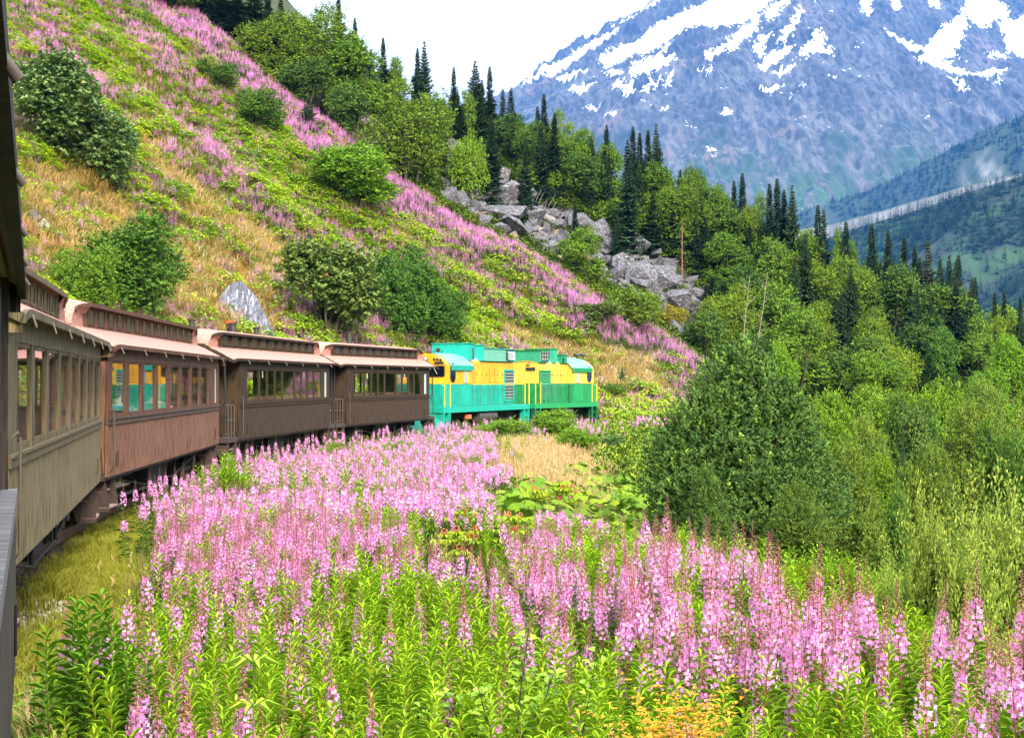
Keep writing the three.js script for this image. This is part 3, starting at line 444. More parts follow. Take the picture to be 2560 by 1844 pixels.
// 0: the carriage the picture is taken from
{
  const th = -18.6 * Math.PI / 180, L = 12.6, t = makeCar({ seed: 1, L, label: 'dark grey-brown carriage seen along its side at the left edge, drip pipes along its eave', group: 'carriages of the train', mats: grey, beltMat: paint([0.22, 0.215, 0.225]), board: 0.3, windows: even(0.5, L - 0.5, 10, 0.26), drips: 9, eaveZ: 1.272, inset: 0.085, bigDrips: true, vest: true, platF: false });
  const f = V(Math.sin(th), 0, -Math.cos(th)), rt = V(Math.cos(th), 0, Math.sin(th)), end = V(0, 0, 0).addScaledVector(f, 9.1).addScaledVector(rt, -(HW + 0.10));
  t.position.copy(end).addScaledVector(f, -L); t.rotation.y = Math.PI / 2 - th;
}
const P1 = [phiAtPx(78, -0.36, -0.2), 0], C1 = [-0.282, -0.150], C2 = [-0.138, 0.0135], C3 = [0.044, 0.168], C4 = [0.194, 0.309], E1 = [0.330, 0.452], E2 = [0.460, 0.549];
{
  let L = chord(...C1); placeOn(makeCar({ seed: 2, L, label: 'weathered olive brown carriage, nearest of the carriages ahead, with a greenish lower side', group: 'carriages of the train', mats: brownA, board: 0.34, windows: even(0.62, L - 0.25, 8, 0.28), drips: 7, clere: 12 }), ...C1);
  L = chord(...C2); placeOn(makeCar({ seed: 3, L, label: 'faded reddish brown carriage with streaked boards, second of the carriages ahead', group: 'carriages of the train', mats: brownB, beltMat: paint([0.12, 0.085, 0.065]), board: 0.36, windows: [...even(0.35, L - 1.9, 8, 0.34), { x: L - 0.78, w: 0.42, frost: true }], drips: 7, clere: 14, pipes: [{ x: L * 0.45, r: 0.13, h: 0.14, z: -0.3 }] }), ...C2);
  const wp = [1.0, 0.62, 0.62, 0.62, 1.15, 0.62, 0.62, 0.62, 0.8];
  L = chord(...C3); placeOn(makeCar({ seed: 4, L, label: 'dark brown carriage with open railed platform and three stove pipes on its pink roof', group: 'carriages of the train', mats: brownC, windows: [...pattern(0.75, L - 1.25, wp, 0.11), { x: L - 0.78, w: 0.42, frost: true }], platR: true, platF: true, drips: 6, clere: 11, ribs: true, pipes: [{ x: 0.4, z: -0.3 }, { x: L * 0.38, z: -0.25, r: 0.11, h: 0.32 }, { x: L * 0.41, z: -0.5, r: 0.06, h: 0.3, rust: true }, { x: L * 0.6, z: -0.2 }] }), ...C3);
  L = chord(...C4); placeOn(makeCar({ seed: 5, L, label: 'dark brown carriage with open railed platform coupled right behind the yellow locomotive', group: 'carriages of the train', mats: brownC, windows: [...pattern(0.75, L - 1.2, wp, 0.11), { x: L - 0.76, w: 0.42, frost: true }], platR: true, platF: true, drips: 6, clere: 11, ribs: true, pipes: [{ x: L * 0.42, z: -0.3, h: 0.5, r: 0.1 }] }), ...C4);
}
// ---------- track ----------
{
  const t = thing('railway_track', 'curving narrow railway track on stone ballast under the train'); t.userData.kind = 'structure';
  const railM = std([0.12, 0.075, 0.05], { roughness: 0.6, metalness: 0.3 }), tieM = [[0.07, 0.052, 0.04], [0.09, 0.068, 0.05], [0.055, 0.043, 0.035]].map((c) => paint(c));
  for (const s of [-0.485, 0.485]) { const b = new MB(), pts = []; for (let f = -0.44; f < 0.95; f += 0.012) pts.push(trackAt(f, s, -0.055)); for (const [w, h, y] of [[0.07, 0.045, -0.022], [0.02, 0.09, -0.075], [0.12, 0.02, -0.13]]) b.sweep(pts.map((p) => [p.x, y, p.z]), w, h); b.build('rail', railM, t); }
  const tg = new THREE.BoxGeometry(0.2, 0.15, 2.5), R = rng(31); for (let f = -0.44, k = 0; f < 0.8; f += 0.0066, k++) { const far = f > -0.30 && f < -0.19 && k % 3 !== 1, m = mesh('tie', tg, tieM[k % 3], t); if (far) m.scale.z = 1.35; const p = trackAt(f, (R() - 0.5) * 0.1, -0.215); m.position.copy(p); m.rotation.y = -f + (R() - 0.5) * 0.04; }
}
// ---------- the two locomotives ----------
const hoodMap = dataTex(256, 256, (u, v, x, y) => { const k = 0.95 + 0.05 * n2(x * 0.02, y * 0.02) - 0.16 * sstep(0.55, 0.8, n2(x * 0.12, y * 0.008)); return [k, k, k]; });
hoodMap.repeat.set(0.5, 0.35);
const hood = (c) => std(c, { roughness: 0.45, map: hoodMap });
function louvres(parent, name, x0, x1, y0, y1, z, n, mat, depth = 0.03, vertical = false) { const b = new MB(); for (let k = 0; k < n; k++) { const y = lerp(y0, y1, (k + 0.15) / n), h = (y1 - y0) / n * 0.55; b.poly([[x0, y, z + depth], [x1, y, z + depth], [x1, y + h, z], [x0, y + h, z]]); b.poly([[x0, y - 0.004, z], [x1, y - 0.004, z], [x1, y, z + depth], [x0, y, z + depth]]); } return b.build(name, mat, parent); }
function makeLoco(o) {
  // local x runs from the rear end (towards the carriages) forward; the cab is at the rear on one engine and at the front on the other
  const t = thing('diesel_locomotive', o.label, 'locomotive', 'locomotives of the train'), L = o.L, F = o.cabAhead;
  const X = (x) => F ? L - x : x, bx = (b, x0, y0, z0, x1, y1, z1) => b.box(Math.min(X(x0), X(x1)), y0, z0, Math.max(X(x0), X(x1)), y1, z1);
  const G = hood(o.green), G2 = hood(o.green2), Y = hood(o.yellow), Y2 = hood(o.yellow2), YB = std([0.80, 0.55, 0.02], { roughness: 0.4 }), DK = std([0.025, 0.03, 0.03], { roughness: 0.4 }), SEAM = std([0.22, 0.10, 0.01]);
  const glass = new THREE.MeshStandardMaterial({ color: 0x0b1114, roughness: 0.06 });
  const yw = 1.26, cab0 = 0.55, cab1 = 3.35, h1 = L - 1.25, hw = 0.80, split = 2.46;
  // frame, walkways, running gear
  const fr = new MB(); bx(fr, 0.05, 1.12, -1.24, L - 0.05, 1.36, 1.24); fr.build('walkway', G, t);
  const un = new MB(); bx(un, 0.5, 0.75, -0.55, L - 0.5, 1.12, 0.55); un.build('underframe', M.black, t);
  addTruck(t, 2.2, 0.95); addTruck(t, L - 2.2, 0.95);
  const tk = new MB(); tk.add(new THREE.CylinderGeometry(0.27, 0.27, 2.2, 18), new THREE.Matrix4().makeRotationZ(Math.PI / 2).setPosition(X(L * 0.52), 0.86, 0.86)); for (const o2 of [-0.6, 0.6]) tk.add(new THREE.CylinderGeometry(0.285, 0.285, 0.06, 18), new THREE.Matrix4().makeRotationZ(Math.PI / 2).setPosition(X(L * 0.52) + o2, 0.86, 0.86)); tk.build('air_tank', std([0.06, 0.055, 0.05], { roughness: 0.45 }), t);
  const ft = new MB(); bx(ft, L * 0.40, 0.35, -0.9, L * 0.62, 1.1, 0.45); ft.build('fuel_tank', M.black, t);
  if (!F) { const og = new MB(); bx(og, 3.1, 0.78, 0.95, 3.45, 0.98, 1.15); og.build('orange_box', M.orange, t); }
  for (const x of [0.12, L - 0.75]) for (const s of [-1, 1]) { const st = new MB(); for (const a of [0, 0.6]) bx(st, x + a, 0.38, s > 0 ? 0.95 : -1.24, x + a + 0.04, 1.12, s > 0 ? 1.24 : -0.95); for (const y of [0.42, 0.74]) bx(st, x + 0.04, y, s > 0 ? 0.95 : -1.22, x + 0.6, y + 0.04, s > 0 ? 1.22 : -0.95); st.build('step_well', o.dark ?? G, t); }
  // curved plough at the cab end
  { const b = new MB(), rows = []; for (let k = 0; k <= 8; k++) { const f = k / 8, y = 0.14 + 0.95 * f; rows.push([-1.28, -0.7, 0, 0.7, 1.28].map((z) => [X(0.02 - 0.42 * (1 - f) ** 2 + Math.abs(z) * 0.12), y, F ? -z : z])); } b.sheet(rows); b.build('snow_plough', o.ploughMat ?? G, t); }
  // hood: green below, yellow above, with a rounded yellow shoulder
  const hd = new MB(); bx(hd, cab1, 1.36, -hw, h1, split, hw); hd.build('lower_hood', G2, t);
  const section = (w, y0, y1, r) => { const s = new THREE.Shape(); s.moveTo(-w, y0); s.lineTo(w, y0); s.lineTo(w, y1 - r); s.quadraticCurveTo(w, y1 - r * 0.2, w - r * 1.6, y1); s.quadraticCurveTo(0, y1 + r * 0.55, -(w - r * 1.6), y1); s.quadraticCurveTo(-w, y1 - r * 0.2, -w, y1 - r); return s; };
  const ext = (s, x0, x1) => { const g = new THREE.ExtrudeGeometry(s, { depth: Math.abs(x1 - x0), bevelEnabled: false, curveSegments: 8 }); return [g, new THREE.Matrix4().makeRotationY(Math.PI / 2).setPosition(Math.min(X(x0), X(x1)), 0, 0)]; };
  { const b = new MB(); b.add(...ext(section(hw + 0.004, split, 3.66, 0.2), cab1, h1)); b.build('upper_hood', Y, t); const c = new MB(); c.add(...ext(section(hw - 0.12, 3.5, 3.73, 0.12), cab1 + 0.1, h1 - 0.1)); c.build('hood_roof', std([0.45, 0.72, 0.70], { roughness: 0.5 }), t); }
  // hood doors: thin proud panels with seams, louvred strips, latches
  const dn = 9, dw = (h1 - cab1 - 0.3) / dn;
  for (let k = 0; k < dn; k++) for (const s of [-1, 1]) {
    const x0 = cab1 + 0.15 + k * dw + 0.02, x1 = x0 + dw - 0.04, z = s * hw, d = s * 0.018;
    const a = new MB(); bx(a, x0, 1.42, Math.min(z, z + d), x1, split - 0.04, Math.max(z, z + d)); a.build('hood_door', k % 3 ? G2 : G, t);
    const b = new MB(); bx(b, x0, split + 0.05, Math.min(z, z + d), x1, 3.36, Math.max(z, z + d)); b.build('hood_door', k % 4 === 2 ? Y2 : Y, t);
    { const e = new MB(), zz = z + s * 0.006; bx(e, x0 - 0.03, 1.42, Math.min(z, zz), x0 - 0.012, split - 0.03, Math.max(z, zz)); e.build('door_seam', DK, t); const e2 = new MB(); bx(e2, x0 - 0.026, split + 0.05, Math.min(z, zz), x0 - 0.014, 3.36, Math.max(z, zz)); e2.build('door_seam', SEAM, t); }
    if (s > 0 && [1, 4, 5].includes(k)) { const w = Math.min(0.24, dw * 0.5), xm = (x0 + x1) / 2; louvres(t, 'louvre', X(xm) - w / 2, X(xm) + w / 2, split + 0.12, 3.3, z + d + 0.002, 13, Y2, 0.028); louvres(t, 'louvre', X(xm) - w / 2, X(xm) + w / 2, 1.8, split - 0.1, z + d + 0.002, 7, G, 0.028); }
    if (s > 0) { const l = new MB(); bx(l, x1 - 0.1, 2.9, z + d, x1 - 0.02, 2.95, z + d + 0.03); l.build('latch', DK, t); }
  }
  { const x1 = h1 - 0.12, x0 = x1 - 1.15, z = hw + 0.018; const f = new MB(); bx(f, x0 - 0.09, 1.55, z, x0, 3.2, z + 0.05); bx(f, x1, 1.55, z, x1 + 0.09, 3.2, z + 0.05); bx(f, x0, 3.1, z, x1, 3.2, z + 0.05); bx(f, x0, 1.55, z, x1, 1.66, z + 0.05); f.build('radiator_frame', G, t); const bk = new MB(); bx(bk, x0, 1.66, z + 0.002, x1, 3.1, z + 0.008); bk.build('radiator_core', DK, t); louvres(t, 'radiator_slat', Math.min(X(x0), X(x1)), Math.max(X(x0), X(x1)), 1.68, 3.08, z + 0.01, o.slats ?? 12, o.grille ?? std([0.12, 0.15, 0.14]), 0.045); }
  // end of the hood with number board and lamp
  { const f = F ? 1 : -1, x = X(h1), b = new MB(); b.box(Math.min(x, x - f * 0.02), split - 0.0, -hw + 0.02, Math.max(x, x - f * 0.02), 3.42, hw - 0.02); b.build('end_panel', Y, t); const n = new MB(); n.box(Math.min(x - f * 0.02, x - f * 0.05), 3.16, 0.05, Math.max(x - f * 0.02, x - f * 0.05), 3.34, 0.62); n.build('number_board', DK, t); const l = new MB(); l.add(new THREE.SphereGeometry(0.085, 14, 10), new THREE.Matrix4().makeTranslation(x - f * 0.04, 3.5, 0.2)); l.build('marker_lamp', std([0.20, 0.09, 0.05], { roughness: 0.15 }), t); const d = new MB(); d.box(Math.min(x, x - f * 0.02), 1.42, -0.5, Math.max(x, x - f * 0.02), 2.4, 0.5); d.build('end_door', G2, t); const h = new MB(); h.box(Math.min(x - f * 0.02, x - f * 0.035), 2.7, -0.1, Math.max(x - f * 0.02, x - f * 0.035), 2.98, 0.2); h.build('hatch', Y2, t); }
  // cab
  const cw = 1.2, cabWall = new MB(), e0 = X(cab0), e1 = X(cab1);
  const lo = new MB(); bx(lo, cab0, 1.36, -cw, cab1, split, cw); lo.build('lower_cab', G2, t);
  cabWall.add(...ext((() => { const s = new THREE.Shape(); s.moveTo(-cw - 0.004, split); s.lineTo(cw + 0.004, split); s.lineTo(cw + 0.004, 3.3); s.quadraticCurveTo(cw - 0.35, 3.86, 0, 3.9); s.quadraticCurveTo(-cw + 0.35, 3.86, -cw - 0.004, 3.3); return s; })(), cab0, cab1)); cabWall.build('cab', Y, t);
  { const g = [], b = new MB(); for (let k = 0; k <= 14; k++) { const z = lerp(-1.3, 1.3, k / 14), a = Math.abs(z) / 1.3; g.push([X(cab0 + 0.35), X(cab1 + 0.08)].map((x) => [x, 3.93 - 0.62 * a ** 2.4 - 0.02 * a, F ? -z : z])); } b.sheet(g); const g2 = g.map((r) => r.map(([x, y, z]) => [x, y - 0.05, z]).reverse()); b.sheet(g2); b.build('cab_roof', o.roofMat ?? std([0.10, 0.42, 0.40], { roughness: 0.45 }), t);
    for (const s of [-1, 1]) { const e = new MB(); bx(e, cab0 + 0.35, 3.10, s > 0 ? 1.26 : -1.30, cab1 + 0.08, 3.34, s > 0 ? 1.30 : -1.26); e.build('roof_side', G2, t); } }
  const f = F ? 1 : -1, fx = X(cab0), pl = (b, y0, z0, y1, z1, d0, d1) => b.box(Math.min(fx + f * d0, fx + f * d1), y0, z0, Math.max(fx + f * d0, fx + f * d1), y1, z1);
  { // front face: windscreens with rubber frames, wiper, twin lamps, three class lamps, number board, nose
    for (const [za, zb] of [[-1.05, -0.16], [0.14, 1.05]]) { const s = new THREE.Shape(), r = 0.1, y0 = 2.82, y1 = 3.28, rr = (w) => { s.moveTo(za - w + r, y0 - w); s.lineTo(zb + w - r, y0 - w); s.quadraticCurveTo(zb + w, y0 - w, zb + w, y0 - w + r); s.lineTo(zb + w, y1 + w - r); s.quadraticCurveTo(zb + w, y1 + w, zb + w - r, y1 + w); s.lineTo(za - w + r, y1 + w); s.quadraticCurveTo(za - w, y1 + w, za - w, y1 + w - r); s.lineTo(za - w, y0 - w + r); s.quadraticCurveTo(za - w, y0 - w, za - w + r, y0 - w); }; rr(0.035); const g = new THREE.ExtrudeGeometry(s, { depth: 0.02, bevelEnabled: false }), m4 = new THREE.Matrix4().makeRotationY(f > 0 ? Math.PI / 2 : -Math.PI / 2); const fr2 = new MB(); fr2.add(g, m4.clone().scale(V(1, 1, 1)).setPosition(fx + f * 0.002, 0, 0)); const w = fr2.build('windscreen', DK, t); const gl = new MB(); const a = fx + f * 0.026; gl.poly([[a, y0, f > 0 ? -za : za], [a, y0, f > 0 ? -zb : zb], [a, y1, f > 0 ? -zb : zb], [a, y1, f > 0 ? -za : za]]); gl.build('pane', glass, w); const wi = new MB(); wi.bar([[fx + f * 0.05, y1, (za + zb) / 2 - 0.1], [fx + f * 0.05, y0 + 0.1, (za + zb) / 2 + 0.12]], 0.012, 5); wi.build('wiper', M.rod, t); }
    const hb = new MB(); pl(hb, 3.5, -0.3, 3.76, 0.3, 0, 0.05); hb.build('headlamp_box', Y, t); for (const z of [-0.14, 0.14]) { const b = new MB(); b.add(new THREE.CylinderGeometry(0.11, 0.10, 0.07, 20), new THREE.Matrix4().makeRotationZ(Math.PI / 2).setPosition(fx + f * 0.08, 3.62, z)); const rim = b.build('headlamp', DK, t), l = new MB(); l.add(new THREE.SphereGeometry(0.085, 16, 10).scale(0.35, 1, 1), new THREE.Matrix4().makeTranslation(fx + f * 0.115, 3.62, z)); l.build('lens', std([0.7, 0.7, 0.66], { roughness: 0.1, metalness: 0.6 }), rim); }
    for (const z of [0.55, 0.72, 0.89]) { const b = new MB(); b.add(new THREE.SphereGeometry(0.07, 14, 10).scale(0.6, 1, 1), new THREE.Matrix4().makeTranslation(fx + f * 0.02, 3.62 - (z - 0.55) * 0.1, z)); b.build('class_lamp', std([0.03, 0.03, 0.03], { roughness: 0.15 }), t); }
    const nb = new MB(); pl(nb, 3.38, 0.56, 3.5, 1.02, 0, 0.03); nb.build('number_board', DK, t);
    const nose = new MB(); nose.add(...ext((() => { const s = new THREE.Shape(); s.moveTo(-cw, 1.36); s.lineTo(cw, 1.36); s.lineTo(cw, 2.3); s.quadraticCurveTo(cw, 2.44, cw - 0.2, 2.44); s.lineTo(-cw + 0.2, 2.44); s.quadraticCurveTo(-cw, 2.44, -cw, 2.3); return s; })(), 0.12, cab0)); nose.build('nose', G, t);
    const ydeck = new MB(); pl(ydeck, 2.46, -cw, 2.72, cw, 0, 0.012); ydeck.build('front_band', Y2, t); }
  for (const s of [-1, 1]) { // pill-shaped side window, a plain door with a white notice
    const z = s * (cw + 0.004), xm = X(cab0 + 0.62), mk = (w, h, y) => { const q = new THREE.Shape(); q.moveTo(-w, -h + w); q.absarc(0, -h + w, w, Math.PI, 2 * Math.PI); q.lineTo(w, h - w); q.absarc(0, h - w, w, 0, Math.PI); q.closePath(); return q; };
    const b = new MB(), m4 = new THREE.Matrix4().makeRotationY(s > 0 ? 0 : Math.PI).setPosition(xm, 2.98, z); b.add(new THREE.ExtrudeGeometry(mk(0.30, 0.46), { depth: 0.02, bevelEnabled: false, curveSegments: 10 }), m4); const w = b.build('side_window', DK, t); const g = new MB(); g.add(new THREE.ExtrudeGeometry(mk(0.25, 0.41), { depth: 0.026, bevelEnabled: false, curveSegments: 10 }), m4); g.build('pane', glass, w);
    const d = new MB(), x0 = cab0 + 1.75, x1 = cab0 + 2.6; bx(d, x0, 2.5, Math.min(z, z + s * 0.02), x1, 3.1, Math.max(z, z + s * 0.02)); d.build('cab_door', Y2, t); const wn = new MB(); bx(wn, x0 + 0.15, 2.5, Math.min(z + s * 0.02, z + s * 0.034), x0 + 0.5, 3.06, Math.max(z + s * 0.02, z + s * 0.034)); wn.build('door_pane', std([0.25, 0.33, 0.35], { roughness: 0.12 }), t);
    const l2 = new MB(); bx(l2, x0 - 0.3, 1.45, Math.min(z, z + s * 0.015), x1, split - 0.05, Math.max(z, z + s * 0.015)); l2.build('lower_cab_panel', G, t);
  }
  // roof boxes
  for (const [x0, x1, w, y0, y1, mat, kind] of o.boxes) {
    const b = new MB(); bx(b, x0, y0, -w, x1, y1, w); b.build('roof_box', mat, t); const lid = new MB(); bx(lid, x0 - 0.05, y1, -w - 0.05, x1 + 0.05, y1 + 0.045, w + 0.05); lid.build('box_lid', o.lid ?? G2, t);
    if (kind === 'louvre') louvres(t, 'box_louvre', Math.min(X(x1 - 0.3), X(x1 - 0.06)), Math.max(X(x1 - 0.3), X(x1 - 0.06)), y0 + 0.05, y1 - 0.15, w + 0.004, 9, DK, 0.02);
    if (kind === 'fan') { const c = new MB(); bx(c, x1 - 1.2, y0 + 0.06, w, x1 - 0.15, y1 - 0.03, w + 0.03); c.build('fan_box', DK, t); for (let r = 0; r < 4; r++) for (let k = 0; k < 2; k++) { const q = new MB(), xx = x1 - 1.12 + k * 0.48, yy = lerp(y0 + 0.1, y1 - 0.16, r / 3.4); q.poly([[X(xx), yy, w + 0.13], [X(xx + 0.44), yy, w + 0.13], [X(xx + 0.44), yy + 0.1, w + 0.032], [X(xx), yy + 0.1, w + 0.032]]); q.build('fan_flap', std([0.42, 0.55, 0.52], { roughness: 0.4, side: THREE.DoubleSide }), t); } }
    if (kind === 'grate') { const c = new MB(); bx(c, x1 - 1.0, y0 + 0.08, w, x1 - 0.1, y1 - 0.02, w + 0.03); c.build('grate_back', std([0.22, 0.23, 0.23]), t); const g = new MB(); for (const a of [1.0, 0.72, 0.44, 0.15]) bx(g, x1 - a, y0 + 0.08, w + 0.03, x1 - a + 0.05, y1 - 0.02, w + 0.06); for (const a of [0.08, 0.3, 0.5]) bx(g, x1 - 1.0, y0 + a, w + 0.03, x1 - 0.1, y0 + a + 0.04, w + 0.055); g.build('grate', DK, t); }
  }
  if (o.horn) { const b = new MB(); b.add(new THREE.CylinderGeometry(0.19, 0.2, 0.14, 20), new THREE.Matrix4().makeRotationZ(Math.PI / 2).setPosition(X(o.horn[0]), o.horn[1], o.horn[2])); const h = b.build('warning_lamp', G2, t), l = new MB(); l.add(new THREE.CylinderGeometry(0.1, 0.1, 0.03, 18), new THREE.Matrix4().makeRotationZ(Math.PI / 2).setPosition(X(o.horn[0] - 0.08), o.horn[1], o.horn[2])); l.build('lens', std([0.06, 0.02, 0.02], { roughness: 0.1 }), h); }
  if (o.bells) for (const [x, y, z] of o.bells) { const b = new MB(); b.bar([[X(x), y - 0.25, z], [X(x), y, z]], 0.03); b.bar([[X(x - 0.3), y, z], [X(x + 0.3), y, z]], 0.035, 8, undefined, 0.10); b.build('air_horn', DK, t); }
  // handrails
  for (const s of [-1, 1]) {
    const z = s * 1.2, b = new MB(); b.bar([[X(cab1 + 0.1), split - 0.02, z], [X(L - 0.75), split - 0.02, z]], 0.022, 6); b.build('handrail', F ? G2 : YB, t);
    const n = 7; for (let k = 0; k <= n; k++) { const x = lerp(cab1 + 0.2, L - 0.95, k / n), p = new MB(); p.bar([[X(x), 1.2, z], [X(x), split - 0.02, z]], 0.02, 6); p.build('stanchion', std([0.05, 0.16, 0.12]), t); }
    for (const x of [0.2, 0.85, L - 0.7, L - 0.12]) { const p = new MB(); p.bar([[X(x), 0.45, z + s * 0.03], [X(x), 1.4, z + s * 0.03]], 0.022, 6); p.build('lower_grab_rail', G, t); const q = new MB(); q.bar([[X(x), 1.4, z + s * 0.03], [X(x), split, z + s * 0.03], [X(x + (x < L / 2 ? (x < 0.5 ? -0.12 : 0.12) : (x > L - 0.5 ? 0.05 : -0.12))), split + 0.05, z + s * 0.03]], 0.024, 6); q.build('yellow_grab_rail', YB, t); }
  }
  return t;
}
const teal = [0.006, 0.36, 0.27], teal2 = [0.006, 0.31, 0.23], grn = [0.012, 0.27, 0.085], grn2 = [0.009, 0.215, 0.065];
{
  const L1 = chord(...E1), L2 = chord(...E2);
  placeOn(makeLoco({ L: L1, green: teal, green2: teal2, yellow: [0.70, 0.33, 0.006], yellow2: [0.72, 0.37, 0.016], label: 'yellow and turquoise diesel locomotive with its cab facing the carriages', boxes: [[3.45, 4.25, 0.96, 3.62, 4.40, hood([0.008, 0.36, 0.30]), 'louvre'], [5.3, 5.5, 0.90, 3.6, 4.36, hood([0.01, 0.38, 0.31])], [5.52, L1 - 1.3, 0.90, 3.6, 4.22, hood([0.12, 0.36, 0.27]), 'fan']], horn: [3.36, 4.1, -0.55], slats: 9 }), ...E1);
  placeOn(makeLoco({ L: L2, cabAhead: true, green: grn, green2: grn2, yellow: [0.72, 0.44, 0.06], yellow2: [0.73, 0.46, 0.08], dark: hood([0.01, 0.09, 0.045]), ploughMat: hood([0.008, 0.10, 0.05]), label: 'yellow and green diesel locomotive at the head of the train, cab at its far end', boxes: [[L2 - 2.3, L2 - 1.25, 0.9, 3.6, 4.24, hood([0.03, 0.30, 0.17]), 'grate'], [L2 - 3.4, L2 - 2.95, 0.86, 3.6, 4.36, hood([0.03, 0.32, 0.2])], [3.4, 4.05, 0.9, 3.6, 4.05, hood([0.012, 0.24, 0.11]), 'louvre']], bells: [[0.9, 4.1, 0.3], [0.9, 4.1, 0.7]], grille: hood(grn), slats: 11 }), ...E2);
}
// ---------- plants: materials ----------
const leafMat = (o = {}) => new THREE.MeshPhysicalMaterial({ vertexColors: true, color: RGB(2.0, 1.8, 1.1), roughness: 0.75, transmission: 0.26, thickness: 0, side: THREE.DoubleSide, specularIntensity: 0.14, ...o });
const LEAF = leafMat(), TREELEAF = leafMat({ color: RGB(1.5, 1.5, 1.15) }), BUD = leafMat({ transmission: 0.2, roughness: 0.9, color: RGB(1.1, 1.1, 1.1) }), PETAL = leafMat({ transmission: 0.35, roughness: 0.9, color: RGB(1.15, 1.2, 1.18) }), NEEDLE = leafMat({ transmission: 0.08, roughness: 0.85, color: RGB(1.1, 1.1, 1.0) });
const leafTint = (r, g, b, o = {}) => leafMat({ color: RGB(r * 1.5, g * 1.5, b * 1.15), ...o }), leafFlat = (r, g, b) => leafMat({ color: RGB(r, g, b) });
const barkTex = dataTex(128, 128, (u, v, x, y) => { const k = 0.72 + 0.22 * n2(x * 0.25, y * 0.05) + 0.12 * n2(x * 0.8, y * 0.4); return [k, k, k]; });
const BARK = std([0.10, 0.08, 0.062], { map: barkTex, roughness: 0.95 }), PALEBARK = std([0.36, 0.33, 0.29], { map: barkTex, roughness: 0.9 }), DEADWOOD = std([0.34, 0.325, 0.32], { map: barkTex, roughness: 0.95 }), STEM = std([0.14, 0.16, 0.045], { roughness: 0.8 }), REDSTEM = std([0.26, 0.085, 0.07], { roughness: 0.8 });
const GRASS = leafMat({ transmission: 0.2, roughness: 0.8, color: RGB(1.15, 1.15, 1.05) });
const mix3 = (a, b, t) => [lerp(a[0], b[0], t), lerp(a[1], b[1], t), lerp(a[2], b[2], t)];

// one leaf: base point, direction, face normal, length, width; folded a little along its midrib
const _a = V(0, 0, 0), _s = V(0, 0, 0), _n = V(0, 0, 0);
function leaf(mb, bx, by, bz, dx, dy, dz, nx, ny, nz, len, wid, col, droop = 0.15, fold = 0.12, two = false) {
  _a.set(dx, dy, dz).normalize(); _n.set(nx, ny, nz); _n.addScaledVector(_a, -_n.dot(_a)); if (_n.lengthSq() < 1e-6) _n.set(0, 1, 0.01); _n.normalize(); _s.crossVectors(_a, _n);
  const m = 0.45, mx = bx + _a.x * len * m, my = by + _a.y * len * m + len * droop * 0.3, mz = bz + _a.z * len * m, ex = bx + _a.x * len, ey = by + _a.y * len - len * droop * 0.5, ez = bz + _a.z * len, h = wid / 2, f = wid * fold, s = mb.nv;
  mb.p.push(bx, by, bz, mx + _s.x * h + _n.x * f, my + _s.y * h + _n.y * f, mz + _s.z * h + _n.z * f, ex, ey, ez, mx - _s.x * h + _n.x * f, my - _s.y * h + _n.y * f, mz - _s.z * h + _n.z * f);
  for (const k of [-1, 1, 0.2, -1]) { const q = k === 1 ? -0.35 : k === -1 && mb ? 0.35 : 0; mb.n.push(_n.x + _s.x * q * 0.6, _n.y + _s.y * q * 0.6, _n.z + _s.z * q * 0.6); mb.u.push(0, 0); }
  const c = col; mb.c.push(c[0], c[1], c[2], c[0], c[1], c[2], c[0], c[1], c[2], c[0], c[1], c[2]);
  mb.i.push(s, s + 1, s + 2, s, s + 2, s + 3);
}
const jit = (R, c, k) => { const m = 1 + (R() - 0.5) * k; return [c[0] * m * (1 + (R() - 0.5) * k * 0.5), c[1] * m, c[2] * m * (1 + (R() - 0.5) * k * 0.6)]; };

